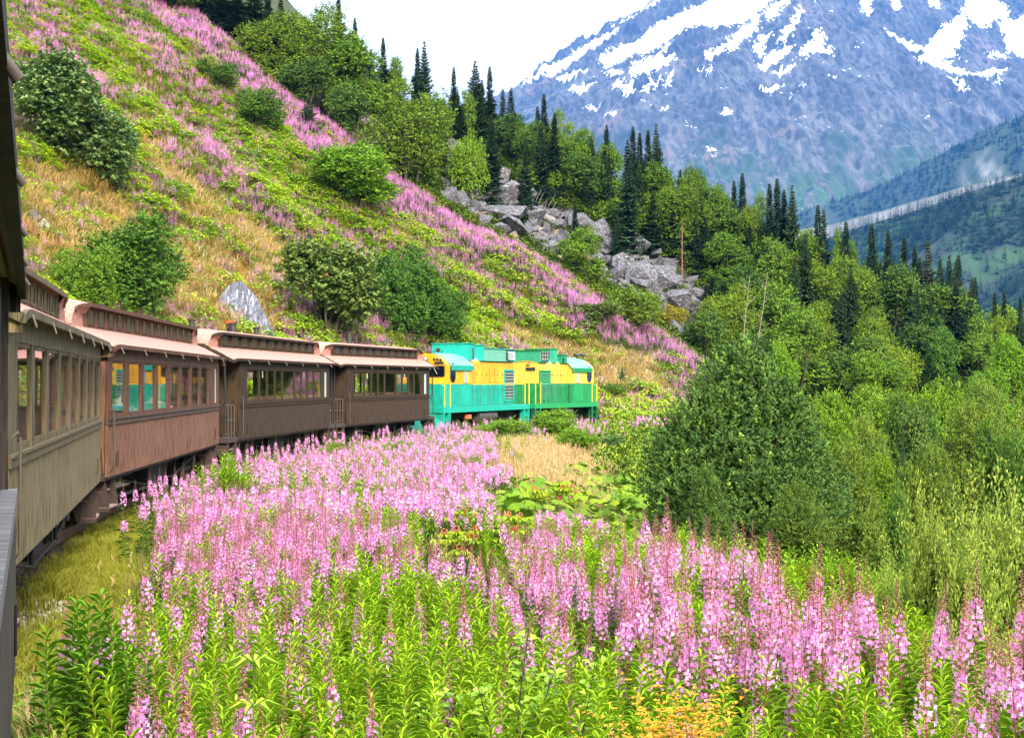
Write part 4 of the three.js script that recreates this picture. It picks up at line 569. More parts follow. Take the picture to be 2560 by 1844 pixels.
// crown of leaf sprigs on a set of lobes. o: lobes [[x,y,z,rx,ry,rz]], n sprigs, per, len, wid, cols, up (0..1 leaves face up), shoot
function crown(o, R) {
  const mb = new MB(), vol = o.lobes.map((l) => l[3] * l[4] + l[4] * l[5] + l[3] * l[5]), tot = vol.reduce((a, b) => a + b);
  for (let k = 0; k < o.n; k++) {
    let w = R() * tot, li = 0; while (w > vol[li] && li < vol.length - 1) { w -= vol[li]; li++; }
    const l = o.lobes[li]; let ux, uy, uz, L; do { ux = R() * 2 - 1; uy = R() * 2 - 1; uz = R() * 2 - 1; L = Math.hypot(ux, uy, uz); } while (L > 1 || L < 0.05); ux /= L; uy /= L; uz /= L;
    if (uy < -0.5 && R() < 0.6) uy = -uy;
    const rr = Math.pow(R(), o.hollow ?? 0.32) * (R() < 0.06 ? 1.18 : 1) * (1 + 0.28 * n3(ux * 2.1 + li * 3, uy * 2.1, uz * 2.1 + o.seed) + 0.12 * n3(ux * 5 + li, uy * 5 + o.seed, uz * 5));
    const x = l[0] + ux * l[3] * rr, y = l[1] + uy * l[4] * rr, z = l[2] + uz * l[5] * rr;
    if (y < (o.floor ?? -9)) continue;
    if (rr < 0.8) { let inside = 0; for (const q of o.lobes) if (q !== l && ((x - q[0]) / q[3]) ** 2 + ((y - q[1]) / q[4]) ** 2 + ((z - q[2]) / q[5]) ** 2 < 0.35) inside = 1; if (inside && R() < 0.7) continue; }
    const cl = n3(x * (o.cf ?? 2.2) + o.seed, y * (o.cf ?? 2.2), z * (o.cf ?? 2.2)); if (o.gap && cl < -1 + o.gap * 2 && rr > 0.5) continue;
    const base = mix3(o.cols[0], o.cols[1], clamp(0.5 + 0.5 * cl + (R() - 0.5) * 0.6)); const spice = o.spice && R() < o.spice[0] ? o.spice[1] : null;
    const per = o.per ?? 5, sh = o.shoot ?? 0;
    let tx = ux + (R() - 0.5), ty = uy + (R() - 0.3) + sh, tz = uz + (R() - 0.5); const tl = Math.hypot(tx, ty, tz) || 1; tx /= tl; ty /= tl; tz /= tl;
    const twig = (o.twig ?? o.len * 1.6);
    for (let q = 0; q < per; q++) {
      const f = q / per, px = x + tx * twig * (f - 0.3) + (R() - 0.5) * o.len * 0.3, py = y + ty * twig * (f - 0.3), pz = z + tz * twig * (f - 0.3) + (R() - 0.5) * o.len * 0.3;
      const a = R() * 6.283, dx = tx * 0.5 + Math.cos(a), dy = ty * 0.5 + (R() - 0.35) * 0.8 + sh * 0.7, dz = tz * 0.5 + Math.sin(a), up = o.up ?? 0.6;
      leaf(mb, px, py, pz, dx, dy, dz, ux * 0.5 + (R() - 0.5) * 1.1, up + uy * 0.4 + (R() - 0.5) * 0.6, uz * 0.5 + (R() - 0.5) * 1.1, o.len * (0.7 + R() * 0.6), o.wid * (0.7 + R() * 0.6), jit(R, spice ?? base, 0.35), 0.2, 0.15);
    }
  }
  return mb.geo();
}
function limbs(list, R, base = 0.06, bend = 0.12, sides = 6) { // branches from a list of [from, to, r0, r1]
  const b = new MB(); for (const [a, e, r0, r1] of list) { const pts = []; for (let k = 0; k <= 4; k++) { const t = k / 4; pts.push([lerp(a[0], e[0], t) + (k % 4 ? (R() - 0.5) * bend : 0), lerp(a[1], e[1], t), lerp(a[2], e[2], t) + (k % 4 ? (R() - 0.5) * bend : 0)]); } b.bar(pts, r0, sides, [1, 1, 1], r1); } return b.geo();
}
function lobesIn(R, n, rx, ry, rz, cy, s0, s1) { const l = []; for (let k = 0; k < n; k++) { let x, y, z; do { x = R() * 2 - 1; y = R() * 2 - 1; z = R() * 2 - 1; } while (x * x + y * y + z * z > 1); const s = lerp(s0, s1, R()); l.push([x * rx, cy + y * ry, z * rz, s, s * 0.85, s]); } return l; }

// broad-leaved bush or tree, one metre high and about one metre wide
const protoStore = {};
function broadProto(kind, o) {
  const R = rng(o.seed), h = o.trunk ?? 0.25, lobes = o.lobes ?? lobesIn(R, o.nl ?? 9, o.rx ?? 0.32, o.ry ?? 0.28, o.rx ?? 0.32, o.cy ?? 0.56, o.s0 ?? 0.16, o.s1 ?? 0.26);
  const cg = crown({ ...o, lobes }, R), ls = [];
  const stems = o.stems ?? 3; for (let s = 0; s < stems; s++) { const a = s / stems * 6.28 + R(), sp = stems > 1 ? 0.10 : 0; ls.push([[Math.cos(a) * sp * 0.4, -0.05, Math.sin(a) * sp * 0.4], [Math.cos(a) * sp * 2, lerp(0.5, 0.8, R()), Math.sin(a) * sp * 2], o.tr ?? 0.018, 0.006]); }
  for (const l of lobes.slice(0, 8)) ls.push([[l[0] * 0.15, h + R() * 0.15, l[2] * 0.15], [l[0], l[1] + l[4] * 0.4, l[2]], (o.tr ?? 0.018) * 0.6, 0.003]);
  protoStore[kind] = { crown: cg, trunk: limbs(ls, R, 0, 0.03, 5), mat: o.mat ?? TREELEAF, bark: o.bark ?? BARK };
}
// conifer one metre high: trunk and drooping whorls of flat needle sprays
function coniferProto(kind, o) {
  const R = rng(o.seed), mb = new MB(), tr = new MB(); tr.bar([[0, -0.03, 0], [0.004, 0.5, 0.003], [0, 0.985, 0]], o.tr ?? 0.014, 6, [1, 1, 1], 0.002);
  const W = Math.round((o.whorls ?? 26) * 1.55), wide = o.wide ?? 0.16;
  for (let w = 0; w < W; w++) {
    const f = w / (W - 1), y = lerp(o.bare ?? 0.06, 0.985, f), len = wide * (Math.pow(1 - f, o.taper ?? 1.0) * 0.96 + 0.03) * (0.8 + 0.4 * R()), nb = Math.max(4, Math.round((o.nb ?? 8) * (1 - f * 0.45)));
    for (let b = 0; b < nb; b++) {
      if (R() < (o.skip ?? 0.08)) continue;
      const a = (b + R() * 0.7) / nb * 6.283 + w * 1.3, L = len * (0.65 + 0.55 * R()), ca = Math.cos(a), sa = Math.sin(a), slope = lerp(o.d0 ?? -0.45, 0.35, f), col0 = mix3(o.cols[0], o.cols[1], R());
      const seg = L > 0.07 ? 5 : 3;
      for (let q = 0; q < seg; q++) {
        const t = (q + 0.5) / seg, x = ca * L * t, z = sa * L * t, yy = y + slope * L * t + 0.10 * L * t * t * 2, wd = (o.spray ?? 0.34) * L * (1 - t * 0.65) + 0.006;
        leaf(mb, x, yy + 0.004, z, ca * 0.5, -0.9, sa * 0.5, sa, 0.1, -ca, 0.022 + wd * 0.3, wd * 0.9, jit(R, col0, 0.4), 0); for (const s of [-1, 1]) leaf(mb, x, yy, z, ca * 0.75 - sa * s * 0.8, slope * 0.4 - 0.12, sa * 0.75 + ca * s * 0.8, (R() - 0.5) * 0.5, 1, (R() - 0.5) * 0.5, wd * 1.35 + 0.008, wd * 0.55 + 0.006, jit(R, col0, 0.4), 0.3, 0.05);
      }
      leaf(mb, ca * L * 0.7, y + slope * L * 0.7 + 0.1 * L, sa * L * 0.7, ca, slope * 0.6, sa, 0, 1, 0, L * 0.4 + 0.008, L * 0.16 + 0.006, jit(R, mix3(col0, o.tip ?? o.cols[1], 0.6), 0.3), 0.1, 0.05);
    }
  }
  leaf(mb, 0, 0.95, 0, 0, 1, 0, 1, 0, 0, 0.06, 0.012, o.cols[1]); leaf(mb, 0, 0.95, 0, 0, 1, 0, 0, 0, 1, 0.06, 0.012, o.cols[1]);
  protoStore[kind] = { crown: mb.geo(), trunk: tr.geo(), mat: NEEDLE, bark: BARK };
}
const g = (r, gg, b) => [r, gg, b];
// foliage colours (linear base colours)
coniferProto('fir_a', { seed: 101, cols: [g(0.022, 0.052, 0.026), g(0.038, 0.078, 0.038)], tip: g(0.06, 0.11, 0.05) });
coniferProto('fir_b', { seed: 102, wide: 0.13, whorls: 30, cols: [g(0.018, 0.045, 0.026), g(0.034, 0.07, 0.04)] });
coniferProto('fir_c', { seed: 103, wide: 0.22, whorls: 24, nb: 9, cols: [g(0.026, 0.058, 0.026), g(0.045, 0.085, 0.035)], d0: -0.3, skip: 0.14 });
coniferProto('fir_young', { seed: 104, wide: 0.30, whorls: 16, nb: 8, cols: [g(0.04, 0.09, 0.045), g(0.06, 0.13, 0.06)], tip: g(0.10, 0.2, 0.08) });
coniferProto('fir_brown', { seed: 105, wide: 0.2, whorls: 22, cols: [g(0.06, 0.05, 0.02), g(0.045, 0.06, 0.025)] });
broadProto('dark_bush', { seed: 201, n: 5600, per: 5, len: 0.030, wid: 0.016, rx: 0.36, ry: 0.33, cy: 0.47, s0: 0.11, s1: 0.25, cols: [g(0.030, 0.075, 0.018), g(0.062, 0.125, 0.022)], nl: 15, trunk: 0.1, stems: 4, cf: 5, gap: 0.18 });
broadProto('bright_bush', { seed: 202, n: 5600, per: 5, len: 0.030, wid: 0.017, rx: 0.36, ry: 0.33, cy: 0.47, s0: 0.11, s1: 0.25, cols: [g(0.075, 0.16, 0.014), g(0.135, 0.24, 0.018)], nl: 15, trunk: 0.1, stems: 4, cf: 5, gap: 0.16 });
broadProto('maple_bush', { seed: 203, n: 4000, per: 4, rx: 0.36, ry: 0.35, cy: 0.46, s0: 0.12, s1: 0.25, len: 0.042, wid: 0.034, cols: [g(0.052, 0.098, 0.026), g(0.115, 0.155, 0.042)], spice: [0.008, g(0.16, 0.075, 0.02)], nl: 11, trunk: 0.1, stems: 4, up: 0.9, cf: 5, gap: 0.12 });
broadProto('grey_maple', { seed: 204, n: 4000, per: 4, rx: 0.36, ry: 0.35, cy: 0.46, s0: 0.12, s1: 0.25, len: 0.05, wid: 0.042, cols: [g(0.055, 0.11, 0.045), g(0.125, 0.18, 0.075)], nl: 11, trunk: 0.1, stems: 4, up: 1.0, cf: 5, gap: 0.12 });
broadProto('olive_tree', { seed: 205, n: 5200, per: 5, len: 0.026, wid: 0.013, cols: [g(0.060, 0.110, 0.016), g(0.125, 0.190, 0.020)], nl: 13, rx: 0.34, ry: 0.34, cy: 0.56, s0: 0.12, s1: 0.24, stems: 3, cf: 4.5, gap: 0.14 });
broadProto('round_tree', { seed: 206, n: 3600, per: 5, len: 0.030, wid: 0.016, cols: [g(0.055, 0.115, 0.016), g(0.11, 0.185, 0.020)], nl: 12, rx: 0.28, ry: 0.32, cy: 0.58, s0: 0.11, s1: 0.22, stems: 2, cf: 4.5, gap: 0.16 });
broadProto('round_tree_dark', { seed: 207, n: 3600, per: 5, len: 0.030, wid: 0.016, cols: [g(0.034, 0.078, 0.020), g(0.070, 0.125, 0.024)], nl: 12, rx: 0.27, ry: 0.32, cy: 0.58, s0: 0.12, s1: 0.2, stems: 2, cf: 4.5, gap: 0.16 });
broadProto('birch', { seed: 208, n: 3200, per: 5, len: 0.026, wid: 0.014, cols: [g(0.060, 0.120, 0.018), g(0.115, 0.190, 0.026)], nl: 14, rx: 0.19, ry: 0.38, cy: 0.58, s0: 0.08, s1: 0.16, stems: 1, tr: 0.014, bark: PALEBARK, cf: 4, gap: 0.2 });
broadProto('low_bush', { seed: 209, n: 2600, per: 5, len: 0.045, wid: 0.024, cols: [g(0.075, 0.14, 0.016), g(0.13, 0.215, 0.020)], nl: 9, rx: 0.42, ry: 0.2, cy: 0.45, s0: 0.2, s1: 0.3, stems: 3, cf: 4, gap: 0.1 });
broadProto('yellow_bush', { seed: 210, n: 2600, per: 5, len: 0.045, wid: 0.024, cols: [g(0.20, 0.19, 0.016), g(0.30, 0.235, 0.02)], nl: 9, rx: 0.42, ry: 0.2, cy: 0.45, s0: 0.2, s1: 0.3, stems: 3, cf: 4, gap: 0.1 });
// the big willow in the middle distance: hero crowns, fine narrow leaves
broadProto('big_willow', { seed: 211, n: 14000, per: 6, len: 0.021, wid: 0.0095, twig: 0.035, shoot: 0.45, up: 0.35, cols: [g(0.038, 0.080, 0.024), g(0.082, 0.142, 0.034)], spice: [0.05, g(0.14, 0.24, 0.04)], lobes: [[0, 0.30, 0, 0.36, 0.30, 0.32], [-0.12, 0.52, 0.03, 0.27, 0.25, 0.25], [0.1, 0.56, 0, 0.25, 0.24, 0.25], [-0.02, 0.76, 0, 0.20, 0.21, 0.19], [0.02, 0.86, 0, 0.12, 0.12, 0.12], [-0.27, 0.36, 0.1, 0.19, 0.18, 0.18], [0.26, 0.36, 0.12, 0.2, 0.19, 0.19], [0.05, 0.3, 0.25, 0.26, 0.2, 0.15], [-0.2, 0.2, 0.2, 0.2, 0.16, 0.16], [-0.33, 0.52, 0, 0.12, 0.12, 0.12], [0.28, 0.58, 0, 0.12, 0.13, 0.12], [0.17, 0.72, 0.05, 0.12, 0.12, 0.1], [-0.16, 0.70, 0.05, 0.12, 0.11, 0.1]], stems: 5, tr: 0.012, cf: 6, gap: 0.07, hollow: 0.25 });
broadProto('olive_willow', { seed: 212, n: 7000, per: 6, len: 0.024, wid: 0.010, twig: 0.045, shoot: 0.4, up: 0.4, cols: [g(0.060, 0.105, 0.022), g(0.13, 0.185, 0.030)], nl: 12, rx: 0.28, ry: 0.32, cy: 0.5, s0: 0.14, s1: 0.24, stems: 4, cf: 5, gap: 0.12 });
// upright young willow: wand-like shoots with long narrow leaves
{
  const R = rng(301), mb = new MB(), tr = new MB();
  for (let k = 0; k < 62; k++) {
    const a = R() * 6.283, r = Math.sqrt(R()) * 0.18, lean = 0.3 + R() * 1.5, h = (0.42 + 0.58 * R()) * (1 - r * 0.9), ex = Math.cos(a) * r * (1 + lean * 1.9), ez = Math.sin(a) * r * (1 + lean * 1.9), pts = [];
    for (let q = 0; q <= 4; q++) { const t = q / 4; pts.push([Math.cos(a) * r * 0.3 + (ex - Math.cos(a) * r * 0.3) * t * t ** 0.3, h * t, Math.sin(a) * r * 0.3 + (ez - Math.sin(a) * r * 0.3) * t * t ** 0.3]); }
    tr.bar(pts, 0.0036, 4, [1, 1, 1], 0.001);
    const n = 74, tint = R(); for (let q = 0; q < n; q++) { const t = lerp(0.16, 1, q / n), i = Math.min(3, (t * 4) | 0), f = t * 4 - i, x = lerp(pts[i][0], pts[i + 1][0], f), y = lerp(pts[i][1], pts[i + 1][1], f), z = lerp(pts[i][2], pts[i + 1][2], f), w = q * 2.4 + k; const tw = 0.03 * R(); leaf(mb, x + Math.cos(w) * tw, y + tw * 0.7, z + Math.sin(w) * tw, Math.cos(w), 0.1 + 0.8 * R(), Math.sin(w), (R() - 0.5) * 0.8, 0.8, (R() - 0.5) * 0.8, 0.058 * (0.6 + 0.6 * R()) * (1.15 - 0.4 * t), 0.02, jit(R, mix3(mix3(g(0.085, 0.15, 0.034), g(0.17, 0.25, 0.06), t), g(0.22, 0.29, 0.10), tint * 0.5), 0.35), 0.25); }
  }
  const lob = []; for (let k = 0; k < 14; k++) { const a = R() * 6.28, r = Math.sqrt(R()) * 0.3; lob.push([Math.cos(a) * r, 0.2 + 0.5 * R() * (1 - r), Math.sin(a) * r, 0.1 + 0.08 * R(), 0.14 + 0.1 * R(), 0.1 + 0.08 * R()]); }
  mb.add(crown({ seed: 5, lobes: lob, n: 2600, per: 6, len: 0.048, wid: 0.017, twig: 0.05, shoot: 0.4, up: 0.4, cols: [g(0.075, 0.135, 0.03), g(0.17, 0.25, 0.065)], spice: [0.1, g(0.24, 0.32, 0.11)], cf: 5, gap: 0.14 }, R));
  protoStore.young_willow = { crown: mb.geo(), trunk: tr.geo(), mat: LEAF, bark: STEM };
}
function plantThing(name, kind, label, category, group) { const t = thing(name, label, category, group), p = protoStore[kind]; mesh('trunk', p.trunk, p.bark, t); mesh('crown', p.crown, p.mat, t); return t; }
const rotR = rng(77);
// depth for a tree whose top is seen at (px, py) and which stands about h metres tall on or just behind the visible ground
function crestDepth(px, from = 75) { let best = -9, bd = from; for (let d = from; d < 260; d += 1) { const p = onGround(px, d), e = (p.y - EYE.y) / d; if (e > best) { best = e; bd = d; } } return bd; }
function treeDepth(px, py, h) { const c = crestDepth(px); let best = 1e9, bd = c; for (let d = 80; d < c + 7; d += 0.5) { const p = onGround(px, d), e = Math.abs(at(px, py, d).y - p.y - h); if (qOf(p.x, p.z) < -4 && beyond(LINE1, p.x, p.z) > 2 && e < best) { best = e; bd = d; } } return bd; }
// put a tree at column px, top at row py, at depth d; wpx is its width in photograph pixels
function tree(kind, px, py, d, wpx, label, o = {}) {
  const base = o.base ?? onGround(px, d), top = at(px, py, d / Math.cos(0)).y, h = Math.max(0.5, top - base.y), w = wpx * d / FOCAL, t = plantThing(o.name ?? (/fir/.test(kind) ? 'fir_tree' : /bush|maple/.test(kind) ? 'bush' : /willow/.test(kind) ? 'willow' : /birch/.test(kind) ? 'birch_tree' : 'broadleaf_tree'), kind, label, o.cat ?? (/fir/.test(kind) ? 'fir tree' : /bush|maple/.test(kind) ? 'bush' : /willow/.test(kind) ? 'willow' : 'tree'), o.group);
  const sw = Math.max(w, o.thin || !/fir_[abc]|fir_brown/.test(kind) ? 0 : h * 0.36) / (kindWidth[kind] ?? 1); t.position.set(base.x, base.y - (o.sink ?? 0.05) * h, base.z); t.scale.set(sw, h * (1 + (o.sink ?? 0.05)), sw); t.rotation.y = o.turn ?? rotR() * 6.283;
  if (o.mat) t.children[1].material = o.mat;
  return t;
}
const kindWidth = {};
for (const k in protoStore) { const b = new THREE.Box3().setFromBufferAttribute(protoStore[k].crown.attributes.position), w = Math.max(b.max.x - b.min.x, b.max.z - b.min.z); kindWidth[k] = w * 0.96; const s = 1 / b.max.y; protoStore[k].crown.scale(1, s, 1); protoStore[k].trunk.scale(1, s, 1); }

// ---------- fireweed and its neighbours ----------
const PINK = [g(0.70, 0.32, 0.62), g(0.78, 0.43, 0.72), g(0.60, 0.21, 0.52)];
function fireweed(seed, o) { // returns {stem, leaves, flowers, buds}; height 1
  const R = rng(seed), st = new MB(), lf = new MB(), fl = new MB(), bd = new MB(), bx = (R() - 0.5) * 0.08, bz = (R() - 0.5) * 0.08, P = (t) => [bx * t * t, t, bz * t * t];
  st.bar([P(0), P(0.35), P(0.7), P(0.98)], 0.0045, 4, o.red ? [0.3, 0.07, 0.06] : [0.18, 0.15, 0.045], 0.0014);
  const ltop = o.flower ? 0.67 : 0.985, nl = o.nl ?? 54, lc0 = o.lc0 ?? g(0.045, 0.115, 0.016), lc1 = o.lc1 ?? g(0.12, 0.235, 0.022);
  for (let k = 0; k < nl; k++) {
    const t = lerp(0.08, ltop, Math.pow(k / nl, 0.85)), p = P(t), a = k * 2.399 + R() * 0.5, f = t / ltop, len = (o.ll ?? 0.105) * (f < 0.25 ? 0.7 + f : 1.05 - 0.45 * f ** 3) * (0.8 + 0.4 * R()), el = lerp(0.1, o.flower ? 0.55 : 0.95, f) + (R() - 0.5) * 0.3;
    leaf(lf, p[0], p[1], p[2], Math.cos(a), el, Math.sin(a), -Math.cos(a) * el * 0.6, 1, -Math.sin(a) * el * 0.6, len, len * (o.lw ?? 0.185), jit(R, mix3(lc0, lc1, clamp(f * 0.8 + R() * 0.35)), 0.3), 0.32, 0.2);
  }
  if (o.flower) {
    const f0 = 0.655 + (o.low ?? 0) * 0.7, f1 = 0.83, nf = o.nf ?? 34;
    for (let k = 0; k < (o.pods ?? 16); k++) { const t = lerp(0.52, f0, k / 16), p = P(t), a = k * 2.4; leaf(bd, p[0], p[1], p[2], Math.cos(a) * 0.8, 0.7, Math.sin(a) * 0.8, 0, 0.2, 1, 0.05, 0.004, jit(R, g(0.36, 0.15, 0.14), 0.3), 0); }
    for (let k = 0; k < nf; k++) {
      const t = lerp(f0, f1, k / nf) + (R() - 0.5) * 0.02, p = P(t), a = k * 2.399 + R() * 0.6, r = 0.036 * (1.08 - 0.5 * (t - f0) / (f1 - f0)) * (0.75 + 0.5 * R()), cx = p[0] + Math.cos(a) * r, cz = p[2] + Math.sin(a) * r, cy = p[1] - 0.004 + (R() - 0.5) * 0.01, c = jit(R, PINK[(R() * 3) | 0], 0.3), s = (o.fs ?? 0.0165) * (0.8 + 0.4 * R()), tn2 = (R() - 0.5) * 0.6;
      for (let q = 0; q < 4; q++) { const w = q * 1.571 + 0.785 + tn2, sx = -Math.sin(a) * Math.cos(w), sz = Math.cos(a) * Math.cos(w), sy = Math.sin(w); leaf(fl, cx, cy, cz, sx + Math.cos(a) * 0.25, sy, sz + Math.sin(a) * 0.25, Math.cos(a), 0.25, Math.sin(a), s * 1.3, s * 0.95, c, 0.02, 0.1); }
      leaf(fl, p[0], p[1], p[2], Math.cos(a), -0.1, Math.sin(a), 0, 1, 0, r, 0.003, g(0.42, 0.10, 0.16), 0);
    }
    const nb = o.nb ?? 44; for (let k = 0; k < nb; k++) { const t = lerp(f1 - 0.03, 0.995, k / nb), p = P(t), a = k * 2.4, q = 1 - (t - f1) / (1 - f1); leaf(bd, p[0], p[1], p[2], Math.cos(a), -0.35 + 0.7 * (1 - q), Math.sin(a), 0.1, 1, 0, 0.008 + 0.026 * clamp(q), 0.0068, jit(R, mix3(g(0.42, 0.15, 0.19), g(0.40, 0.20, 0.17), R()), 0.3), 0.25, 0); }
  }
  return { stem: st.geo(), leaves: lf.geo(), flower_spike: fl.geo(), buds: bd.geo() };
}
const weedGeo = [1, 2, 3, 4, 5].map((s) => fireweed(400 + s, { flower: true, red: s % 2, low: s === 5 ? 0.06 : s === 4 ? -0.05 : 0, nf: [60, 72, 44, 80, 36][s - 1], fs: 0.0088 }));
const leafyGeo = [1, 2, 3].map((s) => fireweed(420 + s, { flower: false, nl: 66, ll: 0.125, lc0: g(0.06, 0.145, 0.014), lc1: g(0.18, 0.31, 0.020) }));
const merged = (o) => mergeGeometries(Object.values(o).filter((q) => q.attributes.position.count));
// coarser plants for the middle distance and the far hillside
const midWeed = [1, 2, 3].map((s) => merged(fireweed(440 + s, { flower: true, nl: 22, ll: 0.12, lw: 0.26, nf: 30, nb: 16, pods: 8, fs: 0.0145 })));
const midLeafy = [1, 2].map((s) => merged(fireweed(450 + s, { flower: false, nl: 30, ll: 0.14, lw: 0.25 })));
const farWeed = [1, 2].map((s) => { const R = rng(460 + s), b = new MB(); for (let q = 0; q < 4; q++) { const ox = (R() - 0.5) * 0.35, oz = (R() - 0.5) * 0.35, h = 0.75 + 0.25 * R(); for (let k = 0; k < 7; k++) { const a = k * 2.4, t = lerp(0.15, 0.62, k / 7); leaf(b, ox, t * h, oz, Math.cos(a), 0.5, Math.sin(a), 0, 1, 0.2, 0.15, 0.045, jit(R, g(0.10, 0.17, 0.03), 0.4), 0.3); } for (let k = 0; k < 9; k++) { const a = k * 2.4, t = lerp(0.62, 0.93, k / 9); leaf(b, ox, t * h, oz, Math.cos(a), 0.1, Math.sin(a), Math.cos(a), 0.7, Math.sin(a), 0.06, 0.065, jit(R, PINK[(R() * 2) | 0], 0.25), 0.1); } leaf(b, ox, h * 0.9, oz, 0, 1, 0, 0.5, 0, 0.8, 0.1, 0.012, g(0.4, 0.17, 0.16)); } return b.geo(); });
function tuft(seed, n, h, wid, spread, c0, c1, seedHead) { const R = rng(seed), b = new MB(); for (let k = 0; k < n; k++) { const a = R() * 6.283, r = Math.sqrt(R()) * spread, x = Math.cos(a) * r, z = Math.sin(a) * r, L = h * (0.5 + 0.6 * R()), lean = 0.2 + R() * 0.7, w = a + (R() - 0.5) * 2, dx = Math.cos(w) * lean, dz = Math.sin(w) * lean, c = jit(R, mix3(c0, c1, R()), 0.3), s = b.nv, sx = -Math.sin(w) * wid, sz = Math.cos(w) * wid, N = [Math.cos(w) * 0.5, 0.75, Math.sin(w) * 0.5];
  const p = [[x - sx, 0, z - sz], [x + sx, 0, z + sz], [x + dx * L * 0.35 - sx * 0.8, L * 0.6, z + dz * L * 0.35 - sz * 0.8], [x + dx * L * 0.35 + sx * 0.8, L * 0.6, z + dz * L * 0.35 + sz * 0.8], [x + dx * L, L * (1 - 0.25 * lean), z + dz * L]]; for (const q of p) { b.p.push(...q); b.n.push(...N); b.u.push(0, 0); b.c.push(...c); } b.i.push(s, s + 1, s + 3, s, s + 3, s + 2, s + 2, s + 3, s + 4);
  if (seedHead && R() < seedHead) for (let q = 0; q < 5; q++) leaf(b, p[4][0], p[4][1] - q * 0.02, p[4][2], (R() - 0.5), 0.8, (R() - 0.5), 0, 0.3, 1, 0.05, 0.012, jit(R, g(0.42, 0.31, 0.17), 0.3), 0.1); } return b.geo(); }
const greenTuft = [1, 2].map((s) => tuft(470 + s, 34, 0.6, 0.007, 0.3, g(0.075, 0.14, 0.016), g(0.17, 0.24, 0.025)));
const strawTuft = [1, 2].map((s) => tuft(475 + s, 34, 0.7, 0.006, 0.3, g(0.34, 0.26, 0.07), g(0.46, 0.34, 0.12), 0.5));
const limeTuft = [1, 2].map((s) => tuft(480 + s, 60, 0.34, 0.006, 0.3, g(0.36, 0.37, 0.03), g(0.56, 0.50, 0.05)));
const farTuft = [1, 2].map((s) => tuft(485 + s, 26, 0.75, 0.02, 0.55, g(0.7, 0.7, 0.7), g(1, 1, 1)));     // tinted copy by copy
const leafClump = [1, 2].map((s) => { const R = rng(490 + s), b = new MB(); for (let k = 0; k < 46; k++) { const a = R() * 6.283, r = Math.sqrt(R()) * 0.55, y = 0.55 * (1 - r * r * 1.6) * (0.75 + 0.3 * R()) + 0.12; leaf(b, Math.cos(a) * r, y, Math.sin(a) * r, Math.cos(a + R() * 2 - 1), 0.12, Math.sin(a + R() * 2 - 1), Math.cos(a) * 0.35, 1, Math.sin(a) * 0.35, 0.2, 0.15, jit(R, g(0.85, 0.85, 0.85), 0.35), 0.35, 0.1); } return b.geo(); });
// big lobed leaf (devil's club, thimbleberry): a shallow dish with pointed lobes
const lobedLeaf = (() => { const b = new MB(), pts = []; for (let k = 0; k < 22; k++) { const a = k / 22 * 6.283, lobe = 0.62 + 0.38 * Math.abs(Math.cos(a * 2.5)) ** 1.2, w = (1 + 0.25 * Math.cos(a)) * lobe * (k % 2 ? 0.93 : 1.05); pts.push([0.30 + Math.cos(a) * 0.5 * w, -0.10 * w * w + 0.03 * Math.cos(a * 5), Math.sin(a) * 0.52 * w]); } const c = [0.2, 0.05, 0]; for (let k = 0; k < 22; k++) b.tri(c, pts[(k + 1) % 22], pts[k], [1, 1, 1]); return b.geo(); })();
// scatter copies of some shapes as one object that nobody could count
function scatter(name, label, geos, mat, list, colour) { // list of {x,y,z,s,sy,a,tilt,c}
  const per = geos.map(() => []); list.forEach((q, k) => per[k % geos.length].push(q));
  per.forEach((L, gi) => { if (!L.length) return; const im = shadows(new THREE.InstancedMesh(geos[gi], mat, L.length)); im.name = numbered(name); tag(im, label, undefined, undefined, 'stuff'); const m = new THREE.Matrix4(), q = new THREE.Quaternion(), e = new THREE.Euler(), c = RGB(1, 1, 1); L.forEach((o, k) => { e.set(o.tx ?? 0, o.a, o.tz ?? 0); q.setFromEuler(e); m.compose(V(o.x, o.y, o.z), q, V(o.s, o.sy ?? o.s, o.s)); im.setMatrixAt(k, m); if (o.c) im.setColorAt(k, c.setRGB(...o.c)); }); scene.add(im); });
}
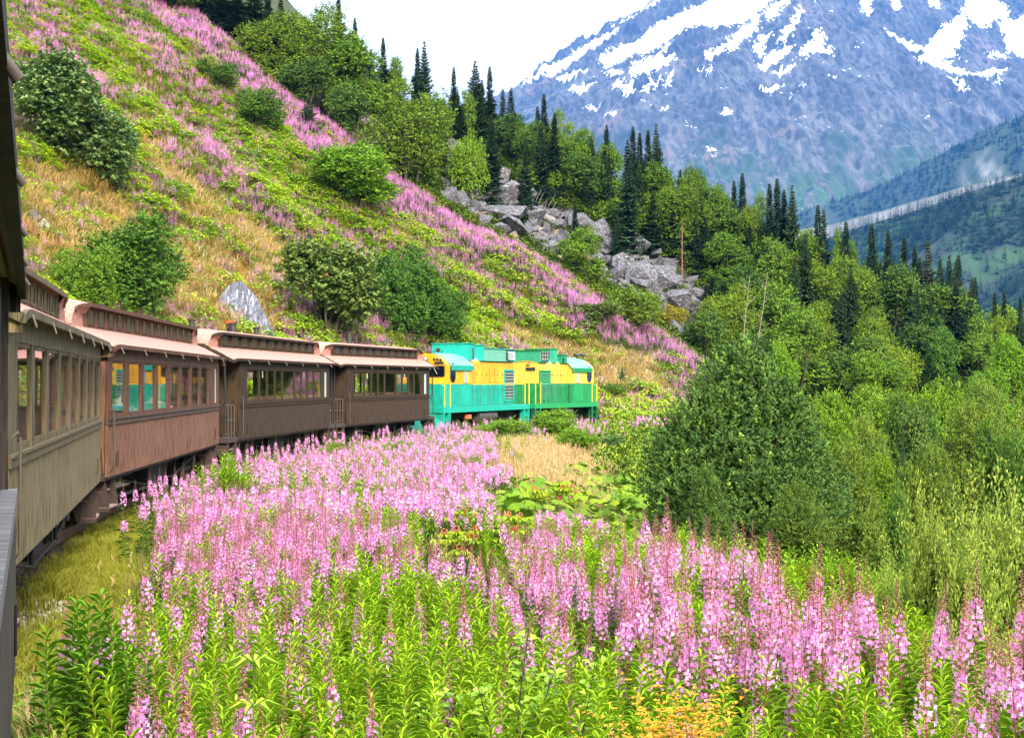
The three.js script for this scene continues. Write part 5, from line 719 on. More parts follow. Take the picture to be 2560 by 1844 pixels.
// ---------- hillside meadow above the train ----------
const hillList = { weed: [], tuft: [], clump: [] };
const E1px = [[300, -100], [430, 0], [620, 160], [830, 335], [1100, 520], [1400, 690], [1660, 850], [1760, 930]];
function edgeDist(px, py) { let b = 1e9; for (let k = 0; k < E1px.length - 1; k++) { const [ax, ay] = E1px[k], dx = E1px[k + 1][0] - ax, dy = E1px[k + 1][1] - ay, t = clamp(((px - ax) * dx + (py - ay) * dy) / (dx * dx + dy * dy)); b = Math.min(b, Math.hypot(px - ax - dx * t, py - ay - dy * t)); } return b; }
{
  const R = rng(501);
  for (let k = 0; k < 310000; k++) {
    const px = -420 + R() * 2260, d = 26 + Math.pow(R(), 0.8) * 190, r = ray(px, CY), x = r.x * d / -r.z, z = -d, q = qOf(x, z);
    if (q > -3.2) continue;
    const g1 = beyond(LINE1, x, z); if (g1 > 1.5) continue;
    if (R() > 0.62) continue;
    const y = H(x, z), [u, v] = toPx(x, y, z); if (v < -240 || u < -420 || u > 1850) continue;
    const e = edgeDist(u, v), st = STRAW.some((P) => inPoly(P, u + 40 * n2(x * 0.2, z * 0.2), v + 40 * n2(z * 0.2, x * 0.2)));
    const na = 0.75 * n2(e * 0.012 + 3, u * 0.0017) + 0.4 * n2(e * 0.035, u * 0.006) + 0.35 * fbm(x * 0.15 + 3, z * 0.12, 2), nb = 0.7 * n2(e * 0.014 + 50, u * 0.0022 + 9) + 0.5 * fbm(x * 0.08 + 40, z * 0.08 + 11, 3), s = 0.75 + 0.5 * R();
    const edge = e < 75 + 25 * na, mid = na > -0.14 && !st;
    let pw = edge ? 0.82 : mid ? 0.62 : st ? 0.025 : 0.15; if (u < 330 && v > 300 && !st) pw *= 0.5;
    const pc = st ? 0.012 : edge ? 0.05 : nb > 0.12 ? 0.36 : 0.06, w = R();
    if (w < pw) hillList.weed.push({ x, y, z, s: s * 1.15, sy: s * (edge ? 1.3 : 1.15), a: R() * 6.28 });
    else if (w < pw + pc) { const t = R(); hillList.clump.push({ x, y: y - 0.05, z, s: s * 1.25, sy: s * 1.3, a: R() * 6.28, c: nb > 0.25 || R() < 0.4 ? mix3([0.15, 0.28, 0.022], [0.26, 0.35, 0.03], t) : mix3([0.09, 0.19, 0.025], [0.17, 0.29, 0.025], t) }); }
    else if (w < (st ? 0.55 : 0.92)) { const t = R(), c = st ? mix3([0.78, 0.60, 0.29], [0.90, 0.73, 0.42], t) : edge ? mix3([0.30, 0.27, 0.06], [0.50, 0.40, 0.12], t) : mix3([0.28, 0.40, 0.04], [0.62, 0.58, 0.10], t); hillList.tuft.push({ x, y: y - 0.03, z, s: s * 1.1, sy: s * (st ? 0.8 : 0.85), a: R() * 6.28, c: st && R() < 0.22 ? [0.34, 0.38, 0.05] : c }); }
  }
  // grass and herbs among the rocks and under the wood behind the meadow, and on the bench beyond the train
  for (let k = 0; k < 60000; k++) {
    const px = 1000 + R() * 1700, d = 80 + R() * 150, r = ray(px, CY), x = r.x * d / -r.z, z = -d, q = qOf(x, z); if (q > -2.6) continue; const g1 = beyond(LINE1, x, z); if (g1 < 1.5) continue;
    const y = H(x, z), t = R(), tp = toPx(x, y + 0.5, z); if (inPoly(TALUS, tp[0], tp[1]) && R() < 0.93) continue; hillList.clump.push({ x, y: y - 0.05, z, s: 1.0 + R() * 0.9, sy: 1 + R(), a: R() * 6.28, c: mix3([0.05, 0.10, 0.018], [0.12, 0.19, 0.02], t) });
  }
  scatter('hillside_fireweed', 'pink fireweed in bloom covering the steep hillside above the train', farWeed, PETAL, hillList.weed);
  scatter('hillside_grass', 'green and straw-coloured grass on the hillside above the train', farTuft, GRASS, hillList.tuft);
  scatter('hillside_herbs', 'low yellow-green leafy herbs and ferns on the hillside', leafClump, LEAF, hillList.clump);
}
// ---------- bushes and trees ----------
const G0 = (px, py) => groundHit(px, py, 20);
function bushAt(kind, px, top, basePy, wpx, label, o = {}) { const b = G0(px, basePy), d = -b.z; return tree(kind, px, top, d, wpx, label, { base: b, ...o }); }
bushAt('grey_maple', 135, 112, 390, 290, 'grey-green broad-leaved bush on the slope at the left edge, upper of two joined bushes', { sink: 0.02 });
bushAt('grey_maple', 280, 255, 485, 265, 'grey-green broad-leaved bush on the slope at left, lower of two joined bushes');
bushAt('dark_bush', 215, 600, 800, 190, 'fresh green bush against the stony cut above the first carriage roofs', { mat: leafTint(1.9, 1.6, 1.0) });
bushAt('dark_bush', 335, 525, 815, 360, 'large dark green bush above the reddish carriage roof', { mat: leafTint(1.25, 1.2, 1) });
bushAt('maple_bush', 815, 585, 862, 275, 'olive brown bush with a few reddish leaves above the third carriage');
bushAt('dark_bush', 1005, 600, 862, 215, 'dark green bush behind the olive bush, left of two above the locomotive cab', { mat: leafTint(1.0, 1.05, 0.95) });
bushAt('dark_bush', 1095, 690, 868, 190, 'dark green bush just left of the turquoise locomotive roof, right of two', { mat: leafTint(0.9, 1.0, 0.9) });
bushAt('bright_bush', 890, 342, 528, 262, 'rounded bright green bush in the middle of the flowering hillside');
bushAt('dark_bush', 645, 212, 340, 165, 'dark green bush near the pink edge of the upper hillside', { mat: leafTint(1.2, 1.15, 0.9) });
bushAt('dark_bush', 540, 146, 232, 125, 'small dark bush high on the hillside among pink flowers', { mat: leafTint(1.2, 1.1, 0.9) });
bushAt('dark_bush', 430, -60, 34, 170, 'dark olive bush at the top edge of the hillside', { mat: leafTint(1.2, 1.0, 0.8) });
bushAt('maple_bush', 1495, 752, 826, 140, 'dark olive bush at the foot of the rocks, leftmost of three');
bushAt('low_bush', 1580, 708, 838, 170, 'green bush at the foot of the rocks, between the olive and the orange bush', { mat: leafTint(0.85, 0.8, 0.9) });
bushAt('yellow_bush', 1672, 758, 838, 100, 'orange-yellow bush at the foot of the rocks beside the standing stone', { mat: leafTint(0.75, 0.8, 0.9) });
tree('round_tree', 1452, 560, treeDepth(1452, 560, 5.5), 150, 'light green young tree standing among the grey boulders', { mat: leafTint(1.15, 1.15, 1.1) });
bushAt('fir_young', 1555, 912, 972, 42, 'small lone fir on the straw-coloured slope ahead of the locomotives');
bushAt('low_bush', 1530, 955, 1000, 100, 'low dark green bush beside the track ahead of the locomotives', { mat: leafTint(0.6, 0.65, 0.8) });
// olive tree and big broadleaf trees on the meadow's edge
tree('olive_tree', 1022, 186, treeDepth(1022, 186, 11), 262, 'tall rounded olive-green tree at the edge of the rocks');
{
  const k = [['olive_tree', 690, 20, 168, 200, 'broad leafy tree at the top of the meadow, leftmost of the tall group'], ['olive_tree', 790, -6, 172, 230, 'tallest broad leafy tree with pale bare trunks showing, behind the meadow edge'], ['round_tree', 880, 60, 170, 190, 'leafy tree right of the tallest one on the skyline'], ['round_tree_dark', 760, 130, 160, 150, 'darker leafy tree below the tallest ones at the meadow edge'], ['round_tree_dark', 865, 190, 158, 150, 'dark leafy tree left of the rounded olive-green tree']];
  for (const [kind, px, py, d, w, label] of k) tree(kind, px, py, treeDepth(px, py, 10), w, label);
  // pale bare trunks
  const R = rng(611); for (const [px, y0, y1, ln, nm] of [[778, 70, 245, 20, 'left'], [812, 30, 240, -14, 'right']]) { const d = 163, b = at(px, y1, d), e = at(px + ln, y0, d), t = thing('bare_tree', `${nm} one of two pale bare trunks in front of the tallest leafy tree`, 'dead tree'); t.position.copy(b); const L = []; const T = e.clone().sub(b); L.push([[0, -3, 0], T.toArray(), 0.16, 0.04]); mesh('trunk', limbs(L, R, 0, 0.5, 6), PALEBARK, t); const br = []; for (let q = 0; q < 9; q++) { const f = 0.25 + 0.7 * R(), a = (R() - 0.5) * 2; br.push([[T.x * f, T.y * f, T.z * f], [T.x * f + a * 1.6, T.y * f + 0.7 + R(), T.z * f + (R() - 0.5)], 0.05, 0.012]); } mesh('branch', limbs(br, R, 0, 0.15, 4), PALEBARK, t); }
}
// firs on the skyline and in the wood: [column, top row, depth, width, kind]
const FIRS = [[455, -120, 190, 70, 'b'], [500, -90, 185, 80, 'a'], [545, -110, 190, 85, 'a'], [590, -70, 184, 80, 'b'], [632, -95, 190, 90, 'a'], [668, -40, 186, 70, 'b'], [700, -10, 184, 70, 'a'], [575, 40, 168, 70, 'c'], [640, 60, 166, 46, 'b'], [520, 20, 172, 60, 'a'], [845, -20, 190, 44, 'b'], [886, 40, 188, 42, 'b'], [957, 90, 186, 44, 'b'], [1043, 116, 184, 42, 'b'], [1060, 98, 185, 60, 'c'], [1134, 164, 184, 40, 'b'], [1224, 162, 184, 40, 'b'], [1257, 218, 180, 50, 'a'], [1277, 214, 181, 54, 'a'], [1360, 230, 186, 26, 'b'], [1344, 262, 186, 20, 'b'], [1517, 308, 196, 14, 'b'], [1583, 312, 188, 20, 'b'], [1600, 328, 188, 16, 'b'], [1621, 320, 186, 24, 'b'], [1641, 306, 184, 62, 'c'], [1570, 345, 178, 70, 'a'], [1836, 448, 186, 26, 'b'], [1857, 428, 187, 30, 'b'], [1925, 455, 184, 26, 'b'], [1944, 442, 185, 30, 'b'], [1982, 458, 182, 44, 'c'], [1961, 470, 184, 26, 'b'], [2060, 520, 180, 34, 'a'], [2046, 508, 183, 16, 'b'], [2116, 550, 172, 16, 'b'], [2181, 556, 170, 22, 'b'], [2222, 572, 166, 14, 'b'], [2262, 586, 165, 16, 'b'], [2288, 608, 163, 18, 'b'], [2321, 600, 160, 44, 'brown'], [2300, 640, 160, 22, 'b'], [2352, 640, 158, 34, 'a'], [2375, 636, 158, 36, 'a'], [2398, 634, 157, 34, 'b'], [2440, 690, 152, 22, 'b'], [2488, 728, 150, 24, 'b'], [2512, 724, 150, 24, 'b'], [2552, 738, 148, 30, 'b'],
  [1155, 262, 160, 60, 'a', 405], [1180, 300, 158, 50, 'b', 400], [1318, 395, 165, 34, 'b', 470], [1632, 478, 158, 78, 'a', 640], [1685, 470, 158, 86, 'a', 645], [1660, 520, 154, 50, 'b', 640], [1480, 440, 168, 60, 'a', 540], [1530, 430, 166, 50, 'b', 540], [1700, 420, 175, 60, 'a', 618], [2015, 585, 150, 50, 'a', 792], [2392, 645, 138, 84, 'a', 912], [2432, 690, 140, 74, 'a', 918], [2350, 690, 140, 64, 'a', 905], [1765, 545, 150, 46, 'b', 690], [1800, 640, 146, 40, 'a', 720], [1780, 690, 138, 60, 'a', 790], [770, 232, 150, 70, 'young', 330], [860, 290, 146, 44, 'young', 342], [1400, 600, 138, 40, 'young', 650]];
const FIRNAME = { 2350: 'left and shorter of the three big dark firs above the far bank', 845: 'lone slim fir right beside the tallest leafy trees, cut by the top of the picture', 886: 'lone slim fir against the sky just right of the tallest leafy trees', 957: 'slim fir standing alone against the white sky, left of the twin-topped fir', 1043: 'left and shorter of the twin-topped firs against the sky', 1060: 'right and bushier of the twin-topped firs against the sky', 1257: 'left fir of the tight dark pair where the mountain meets the sky', 1277: 'right fir of the tight dark pair where the mountain meets the sky', 1360: 'thin fir sticking up alone against the foot of the mountain', 1641: 'tallest and broadest fir on the crest before the mountain', 2321: 'brownish wide fir on the crest before the blue wooded slope', 1632: 'left of two big dark firs beside the grey boulders', 1685: 'right of two big dark firs beside the grey boulders', 2392: 'middle and tallest of the three big dark firs above the far bank', 2432: 'right one of the three big dark firs above the far bank', 1400: 'small young fir among the grey boulders', 770: 'young blue-green fir at the pink edge of the upper meadow', 860: 'very small young fir below the dark trees of the upper meadow' };
function firLabel(px, py, d, k) { if (FIRNAME[px]) return [FIRNAME[px], { sink: 0.03 }]; const [l, gr] = px < 720 ? ['dark fir of the close stand at the top left behind the pink meadow edge', 'firs of the top left stand'] : d >= 180 ? (px < 1240 ? ['slim dark fir on the skyline against the white sky', 'firs against the sky'] : px < 1900 ? ['slim dark fir on the crest against the mountain', 'firs against the mountain'] : ['slim dark fir on the crest against the blue wooded slopes at right', 'firs against the blue slopes']) : px < 1760 ? ['dark fir rising out of the leafy wood above the boulders', 'firs in the wood above the boulders'] : ['dark fir rising out of the leafy wood in the right half', 'firs in the wood at right']; return [l, { group: gr, sink: 0.03 }]; }
FIRS.forEach(([px, py, d, w, k, row]) => row ? bushAt('fir_' + k, px, py, row, w * 1.25, ...firLabel(px, py, d, k)) : tree('fir_' + k, px, py, treeDepth(px, py, k === 'young' ? 4 : clamp(w * 150 / FOCAL * 4.2, 6, 11)), w * 1.55, ...firLabel(px, py, d, k)));
const KINDWORD = { round_tree: 'rounded mid-green tree', round_tree_dark: 'rounded dark green tree', olive_tree: 'broad olive-green tree', birch: 'slender pale green tree', low_bush: 'low green bush' };
{ const R = rng(615); for (let k = 0; k < 46; k++) { const u = 1130 + 1430 * (k + R()) / 46, cd = crestDepth(u, 90), b = onGround(u, cd - 9 + R() * 10); if (qOf(b.x, b.z) > -4.5 || beyond(LINE1, b.x, b.z) < 5) continue; const h = 4.5 + 4.5 * R(), t2 = toPx(b.x, b.y + h, b.z), kd = ['fir_a', 'fir_c', 'fir_c', 'fir_b'][(R() * 4) | 0], t = tree(kd, t2[0], t2[1], -b.z, h * (0.34 + 0.16 * R()) / -b.z * FOCAL, u < 1760 ? 'smaller dark fir scattered along the crest of the wood above the boulders' : 'smaller dark fir scattered along the crest in the right half of the wood', { base: b, group: u < 1760 ? 'small firs of the left crest' : 'small firs of the right crest' }); t.rotation.z = (R() - 0.5) * 0.06; } }
// leafy wood on the spur
{
  const R = rng(621), POLY = [[1150, 330], [1260, 320], [1420, 370], [1640, 520], [1900, 600], [2120, 680], [2330, 760], [2600, 860], [2600, 900], [2350, 870], [2150, 850], [2000, 850], [1900, 830], [1840, 800], [1760, 760], [1700, 660], [1640, 600], [1560, 600], [1480, 500], [1380, 470], [1240, 430]];
  const kinds = ['round_tree', 'round_tree_dark', 'olive_tree', 'birch', 'round_tree_dark', 'round_tree'], tints = [null, leafTint(1.15, 1.1, 1), leafTint(0.8, 0.85, 0.9), leafTint(1.25, 1.15, 0.9)];
  const spots = []; let n = 0;
  for (let k = 0; k < 9000 && n < 170; k++) {
    const u = 1120 + R() * 1460, cd = crestDepth(u, 90), b = onGround(u, cd - 20 + R() * 24), v = toPx(b.x, b.y, b.z)[1]; if ([-4, 8, 30, 60, 90].some((e) => inPoly(TALUS, u, v - e)) || beyond(LINE1, b.x, b.z) < 3) continue; if (qOf(b.x, b.z) > -4.5) continue;
    const edgeLow = u < 1640 && -b.z < cd - 1 && R() < 0.8, sp = edgeLow ? 2.6 : 3.6; if (spots.some((s) => Math.hypot(s.x - b.x, s.z - b.z) < sp)) continue; spots.push(b); n++;
    const d = -b.z, shrub = edgeLow, kind = shrub ? 'low_bush' : kinds[(R() * 6) | 0], h = shrub ? 2 + R() * 1.5 : 5 + R() * 3.6, w = shrub ? 3.5 + R() * 2.5 : h * (kind === 'birch' ? 0.55 : 0.8);
    const top = toPx(b.x, b.y + h, b.z); tree(kind, top[0], top[1], d, w / d * FOCAL, shrub ? 'low bright green shrub on the slope above the grey boulders' : u > 2050 ? `${KINDWORD[kind]} in the right half of the wood below the ridge` : `${KINDWORD[kind]} in the wood on the spur beyond the rocks`, { base: b, name: shrub ? 'shrub' : undefined, cat: shrub ? 'shrub' : 'tree', group: shrub ? 'shrubs above the boulders' : u > 2050 ? KINDWORD[kind] + ', right half of the wood' : KINDWORD[kind] + ', wood on the spur', mat: tints[(R() * 4) | 0] ?? undefined });
  }
  // leafy skyline between the firs
  for (const [px, py, w, d, kind] of [[930, 150, 90, 182, 'birch'], [985, 130, 80, 184, 'birch'], [1090, 235, 100, 176, 'round_tree_dark'], [1165, 215, 70, 178, 'birch'], [1195, 220, 70, 178, 'birch'], [1215, 260, 90, 170, 'round_tree_dark'], [1320, 285, 100, 180, 'round_tree_dark'], [1400, 262, 90, 186, 'olive_tree'], [1450, 310, 120, 178, 'round_tree'], [1520, 345, 110, 178, 'round_tree'], [1745, 395, 90, 178, 'round_tree_dark'], [1790, 450, 110, 172, 'round_tree'], [1890, 470, 100, 178, 'olive_tree'], [1850, 520, 130, 168, 'round_tree'], [2100, 560, 60, 172, 'birch'], [2135, 590, 60, 168, 'birch'], [2020, 560, 120, 165, 'round_tree'], [1170, 330, 120, 166, 'low_bush']]) tree(kind, px, py, treeDepth(px, py, 6.5), w, `${px < 1240 ? 'airy' : 'bushy'} ${KINDWORD[kind]} on the skyline ${px < 1240 ? 'against the white sky' : px < 1760 ? 'before the mountain, left of the tallest fir' : 'before the mountain, right of the tallest fir'}`, { group: KINDWORD[kind] + (px < 1240 ? ' against the sky' : px < 1760 ? ' before the mountain' : ' before the mountain foot') });
}
// ---------- far slope trees ----------
{
  const R = rng(631), L = [], { p, R: rows, COLS } = nearSlope;
  for (let k = 0; k < 14000; k++) { const i = (R() * COLS) | 0, j = (R() * (rows - 1)) | 0, a = (i * rows + j) * 3, b = ((i + 1) * rows + j + 1) * 3, t = R(), s = R(); const x = lerp(p[a], p[b], t) + (R() - 0.5) * 6, z = lerp(p[a + 2], p[b + 2], t) + (R() - 0.5) * 6, y = lerp(p[a + 1], p[b + 1], t); if (n2(x * 0.006, z * 0.006) > 0.35 && R() < 0.8) continue; const h = 7 + 9 * R(); L.push({ x, y: y - 0.6, z, s: h * 1.1, sy: h, a: R() * 6, c: [0.6 + 0.6 * R(), 0.8 + 0.4 * R(), 0.7] }); }
  const b = new MB(); const RR = rng(5); for (let w = 0; w < 7; w++) for (let q = 0; q < 5; q++) { const f = w / 7, a = (q + RR() * 0.8) / 5 * 6.283, l = 0.17 * (1 - f) + 0.02; leaf(b, 0, lerp(0.08, 0.96, f) + 0.08, 0, Math.cos(a), -0.4, Math.sin(a), Math.cos(a) * 0.5, 1, Math.sin(a) * 0.5, l, l * 0.9, jit(RR, g(0.022, 0.048, 0.024), 0.4), 0); }
  leaf(b, 0, 0.7, 0, 0, 1, 0, 1, 0, 0, 0.3, 0.04, g(0.02, 0.045, 0.024)); leaf(b, 0, 0.7, 0, 0, 1, 0, 0, 0, 1, 0.3, 0.04, g(0.02, 0.045, 0.024));
  scatter('distant_conifers', 'packed dark conifers on the far wooded slope at right', [b.geo()], NEEDLE, L);
  const L2 = [], fr = farRidge; for (let k = 0; k < 12000; k++) { const i = (R() * fr.COLS) | 0, j = (R() * (fr.R - 1)) | 0, a = (i * fr.R + j) * 3, bb = ((i + 1) * fr.R + j + 1) * 3, t = R(), x = lerp(fr.p[a], fr.p[bb], t), z = lerp(fr.p[a + 2], fr.p[bb + 2], t), y = lerp(fr.p[a + 1], fr.p[bb + 1], t); if (fbm(x * 0.004 + 20, z * 0.004 + y * 0.006) > 0.25) continue; const h = 9 + 9 * R(); L2.push({ x, y: y - 1, z, s: h * 1.2, sy: h, a: R() * 6, c: [1, 1, 1] }); }
  scatter('ridge_conifers', 'dark conifers on the hazy wooded ridge below the mountain', [b.geo()], NEEDLE, L2);
}
const CLUBPATCH = [[[1235, 1190], [1330, 1175], [1420, 1235], [1480, 1330], [1400, 1345], [1290, 1260]], [[1440, 1130], [1560, 1150], [1640, 1230], [1690, 1330], [1710, 1420], [1600, 1390], [1480, 1300], [1400, 1235]]];
const merged2 = leafyGeo.map(merged);
// ---------- rocks ----------
const rockTex = dataTex(512, 512, (u, v, x, y) => { const a = fbm(x * 0.02, y * 0.02, 5), b = n2(x * 0.09, y * 0.09), c = n2(x * 0.35, y * 0.35), li = sstep(0.18, 0.5, fbm(x * 0.03 + 90, y * 0.03, 4)), cr = sstep(0.06, 0.0, Math.abs(fbm(x * 0.011 + 30, y * 0.016, 3))); let k = 0.46 + 0.22 * a + 0.10 * b + 0.12 * c; k = lerp(k, 0.90, li * 0.8); k = lerp(k, 0.14, cr * 0.9); return [k, k * 0.99, k * 1.02]; });
const ROCK = std([0.46, 0.47, 0.52], { map: rockTex, bumpMap: rockTex, bumpScale: 0.06, roughness: 0.95 }), TANROCK = std([0.80, 0.60, 0.42], { map: rockTex, bumpMap: rockTex, bumpScale: 0.05, roughness: 0.95 }), PALEROCK = std([1.0, 0.96, 0.9], { map: rockTex, bumpMap: rockTex, bumpScale: 0.04, roughness: 0.95 });
function hull(points, uvs = 0.35) { const gq = new ConvexGeometry(points), P = gq.attributes.position, N = gq.attributes.normal, uv = new Float32Array(P.count * 2); for (let k = 0; k < P.count; k++) { const ax = Math.abs(N.getX(k)), ay = Math.abs(N.getY(k)), az = Math.abs(N.getZ(k)); const [a, b] = ax > ay && ax > az ? [P.getZ(k), P.getY(k)] : ay > az ? [P.getX(k), P.getZ(k)] : [P.getX(k), P.getY(k)]; uv[k * 2] = a * uvs; uv[k * 2 + 1] = b * uvs; } gq.setAttribute('uv', new THREE.BufferAttribute(uv, 2)); return gq; }
const boulderGeo = Array.from({ length: 9 }, (_, s) => { const R = rng(700 + s), P = []; for (let k = 0; k < 13; k++) { let x, y, z; do { x = R() * 2 - 1; y = R() * 2 - 1; z = R() * 2 - 1; } while (x * x + y * y + z * z > 1); const l = Math.hypot(x, y, z), f = (0.75 + 0.4 * R()) / l; P.push(V(x * f * 0.58, y * f * 0.58, z * f * 0.58)); } return hull(P, 0.55); });
const rR = rng(710);
function boulder(px, py, w, h, mat, label, group, o = {}) { // centre and size in photograph pixels
  const b = o.d ? onGround(px, o.d) : groundHit(px, py + h * 0.42, 40), d = -b.z, W = w * d / FOCAL, Hh = h * d / FOCAL, m = mesh('boulder', boulderGeo[(rR() * 9) | 0], mat); tag(m, label, 'boulder', group);
  m.position.set(b.x, b.y + Hh * 0.36, b.z); m.scale.set(W * 1.08, Hh * 1.12, Math.max(W, Hh) * 0.95); m.rotation.set((rR() - 0.5) * 0.5, rR() * 6.28, (rR() - 0.5) * 0.5); return m;
}
{
  const c6 = (a) => 1050 + a / 2.817, r6 = (a) => 320 + a / 2.817, k6 = 1 / 2.817;
  const GREY = [[230, 170, 130, 120], [330, 215, 120, 110], [250, 280, 200, 120], [400, 335, 110, 100], [520, 390, 220, 170], [650, 500, 330, 190], [340, 430, 170, 120], [270, 510, 190, 100], [350, 560, 120, 80], [560, 610, 280, 130], [650, 690, 260, 150], [780, 630, 170, 120], [850, 600, 90, 70], [945, 640, 80, 50], [960, 715, 100, 80], [770, 780, 160, 120], [920, 860, 130, 100], [860, 850, 100, 80], [1140, 690, 190, 140], [1260, 745, 160, 140], [1330, 850, 130, 110], [1490, 850, 190, 160], [1440, 960, 200, 150], [1380, 1030, 160, 110], [1560, 1030, 190, 180], [1730, 940, 160, 120], [1690, 1020, 160, 130], [1730, 1110, 160, 140], [1630, 1120, 130, 140], [1540, 1140, 160, 110], [1860, 1240, 240, 140], [1660, 1510, 90, 50], [480, 480, 120, 90], [430, 680, 150, 80], [560, 720, 140, 90], [1300, 620, 80, 50], [200, 430, 110, 90], [1480, 750, 90, 50], [700, 860, 110, 70], [1800, 1180, 120, 80], [150, 380, 90, 80], [1330, 950, 110, 80]];
  GREY.sort((a, b) => b[2] * b[3] - a[2] * a[3]);
  const special = { 0: 'largest grey boulder of the rock slide, above the fallen log', 1: 'broad grey boulder at the lower right end of the rock slide', 2: 'big peaked grey boulder in the upper part of the rock slide' };
  GREY.forEach(([a, b, w, h], k) => boulder(c6(a), r6(b), w * k6 * 1.2, h * k6 * 1.25, ROCK, special[k] ?? 'grey lichen-spotted boulder piled in the rock slide', special[k] ? undefined : 'grey boulders of the rock slide'));
  { const RB = rng(733); let n = 0; for (let k = 0; k < 900 && n < 130; k++) { const u = 1100 + RB() * 700, v = 360 + RB() * 500; if (!inPoly(TALUS, u, v)) continue; const w = 20 + 46 * RB() * RB(); n++; boulder(u, v, w, w * (0.6 + 0.4 * RB()), ROCK, 'smaller broken grey rock wedged between the big boulders of the slide', 'smaller rocks of the rock slide'); } }
  for (const [a, b, w, h] of [[650, 785, 120, 90], [590, 805, 70, 45], [400, 622, 150, 45], [800, 900, 120, 50], [820, 945, 130, 60], [1200, 1150, 110, 60], [1680, 1470, 90, 55], [470, 640, 60, 50], [400, 660, 50, 60]]) boulder(c6(a), r6(b), w * k6, h * k6 * 1.1, TANROCK, 'tan freshly broken rock at the lower edge of the rock slide', 'tan rocks below the boulders');
  for (const [a, b, w, h] of [[1010, 1030, 60, 45], [970, 1050, 40, 30], [1080, 1070, 70, 45], [1740, 1240, 90, 60], [1810, 1290, 130, 65], [1130, 1190, 40, 26], [1180, 1130, 50, 30]]) boulder(c6(a), r6(b), w * k6, h * k6 * 1.1, PALEROCK, 'small whitish rock along the lower edge of the rock slide', 'whitish rocks below the boulders');
  const slab = boulder(c6(1790), r6(1430), 130 * k6, 190 * k6, ROCK, 'upright grey slab standing at the right foot of the rock slide'); slab.rotation.set(0, 0.5, 0.1);
  for (const [u, v, w, h, m] of [[2005, 905, 40, 44, ROCK], [2085, 955, 34, 50, PALEROCK], [2040, 985, 60, 34, PALEROCK], [2330, 908, 28, 26, PALEROCK], [2305, 952, 44, 30, TANROCK], [2380, 975, 36, 28, TANROCK], [2280, 976, 18, 18, PALEROCK], [2455, 940, 50, 30, ROCK], [2490, 958, 40, 24, ROCK], [2065, 990, 40, 26, ROCK], [2420, 955, 30, 20, TANROCK], [1927, 927, 24, 18, TANROCK]]) boulder(u, v, w, h, m, m === ROCK ? 'grey rock showing among bushes on the far bank at right' : m === TANROCK ? 'tan rock showing among bushes on the far bank at right' : 'whitish rock showing among bushes on the far bank at right', 'rocks on the far bank at right', { d: 100 + rR() * 5 });
  for (const [u, v, w, h, l] of [[100, 572, 60, 44, 'whitish'], [140, 590, 40, 30, 'small grey'], [78, 548, 50, 36, 'dark grey']]) boulder(u, v, w, h, l === 'whitish' ? PALEROCK : ROCK, l + ' rock in the bare bank at the left edge above the train');
  for (const [u, v, w, h] of [[350, 145, 40, 24], [690, 752, 36, 24], [640, 600, 30, 18], [560, 690, 34, 24], [520, 640, 28, 20], [905, 300, 50, 50], [870, 285, 40, 40], [945, 310, 40, 36]]) boulder(u, v, w, h, PALEROCK, v < 320 && u > 800 ? 'pale rock glimpsed between the trees at the top of the meadow' : 'pale stone lying in the hillside meadow', v < 320 && u > 800 ? 'pale rocks between the trees' : 'pale stones in the meadow');
  // sloping outcrop above the carriage roofs, with rusty moss on its crown
  const b0 = groundHit(625, 850, 20), d = -b0.z, q = (x, y, dd) => at(x, y, d + dd).sub(b0);
  const oc = thing('rock_outcrop', 'smooth grey streaked rock outcrop leaning above the carriage roofs', 'rock'); oc.position.copy(b0);
  mesh('rock', hull([q(548, 742, 0.2), q(575, 708, 0.9), q(603, 702, 1.1), q(640, 745, 0.8), q(668, 800, 0.3), q(692, 846, 0), q(690, 890, -0.3), q(590, 890, -0.6), q(556, 830, -0.5), q(545, 790, 0), q(560, 890, 2.4), q(600, 725, 2.6), q(690, 880, 2.2), q(640, 740, 2.6), q(550, 760, 2)], 0.4), std([0.50, 0.54, 0.66], { map: rep(rockTex, 0.6, 0.16), bumpMap: rockTex, bumpScale: 0.05, roughness: 0.8 }), oc);
  const R = rng(720), L = []; for (let k = 0; k < 700; k++) { const p = groundHit(520 + R() * 90, 655 + R() * 90, 20); L.push({ x: p.x, y: p.y - 0.05, z: p.z, s: 0.3 + 0.3 * R(), sy: 0.25 + 0.25 * R(), a: R() * 6, c: mix3([0.20, 0.10, 0.035], [0.42, 0.24, 0.10], R()) }); } for (let k = 0; k < 500; k++) { const p = groundHit(50 + R() * 100, 560 + R() * 110, 20); L.push({ x: p.x, y: p.y - 0.05, z: p.z, s: 0.25 + 0.25 * R(), sy: 0.2 + 0.2 * R(), a: R() * 6, c: mix3([0.30, 0.20, 0.10], [0.5, 0.36, 0.2], R()) }); }
  scatter('dry_moss', 'rusty brown moss and dead grass round the grey outcrop and the bare bank', leafClump, LEAF, L);
  // rubble between the boulders
  const rub = []; for (let k = 0; k < 900; k++) { const t = R(), a = lerp(190, 1850, t), b = lerp(330, 1230, t) + (R() - 0.4) * 320, p = groundHit(c6(a), r6(b), 60); if (beyond(LINE1, p.x, p.z) < -1.5) continue; const s = 0.5 + 1.1 * R() * R(); rub.push({ x: p.x, y: p.y + s * 0.15, z: p.z, s, sy: s * 0.8, a: R() * 6, tx: R(), c: R() < 0.12 ? [0.9, 0.7, 0.5] : [0.5, 0.51, 0.55] }); }
  scatter('rubble', 'broken grey stones between the big boulders of the rock slide', boulderGeo.slice(0, 3), std([1, 1, 1], { map: rockTex, roughness: 0.95 }), rub);
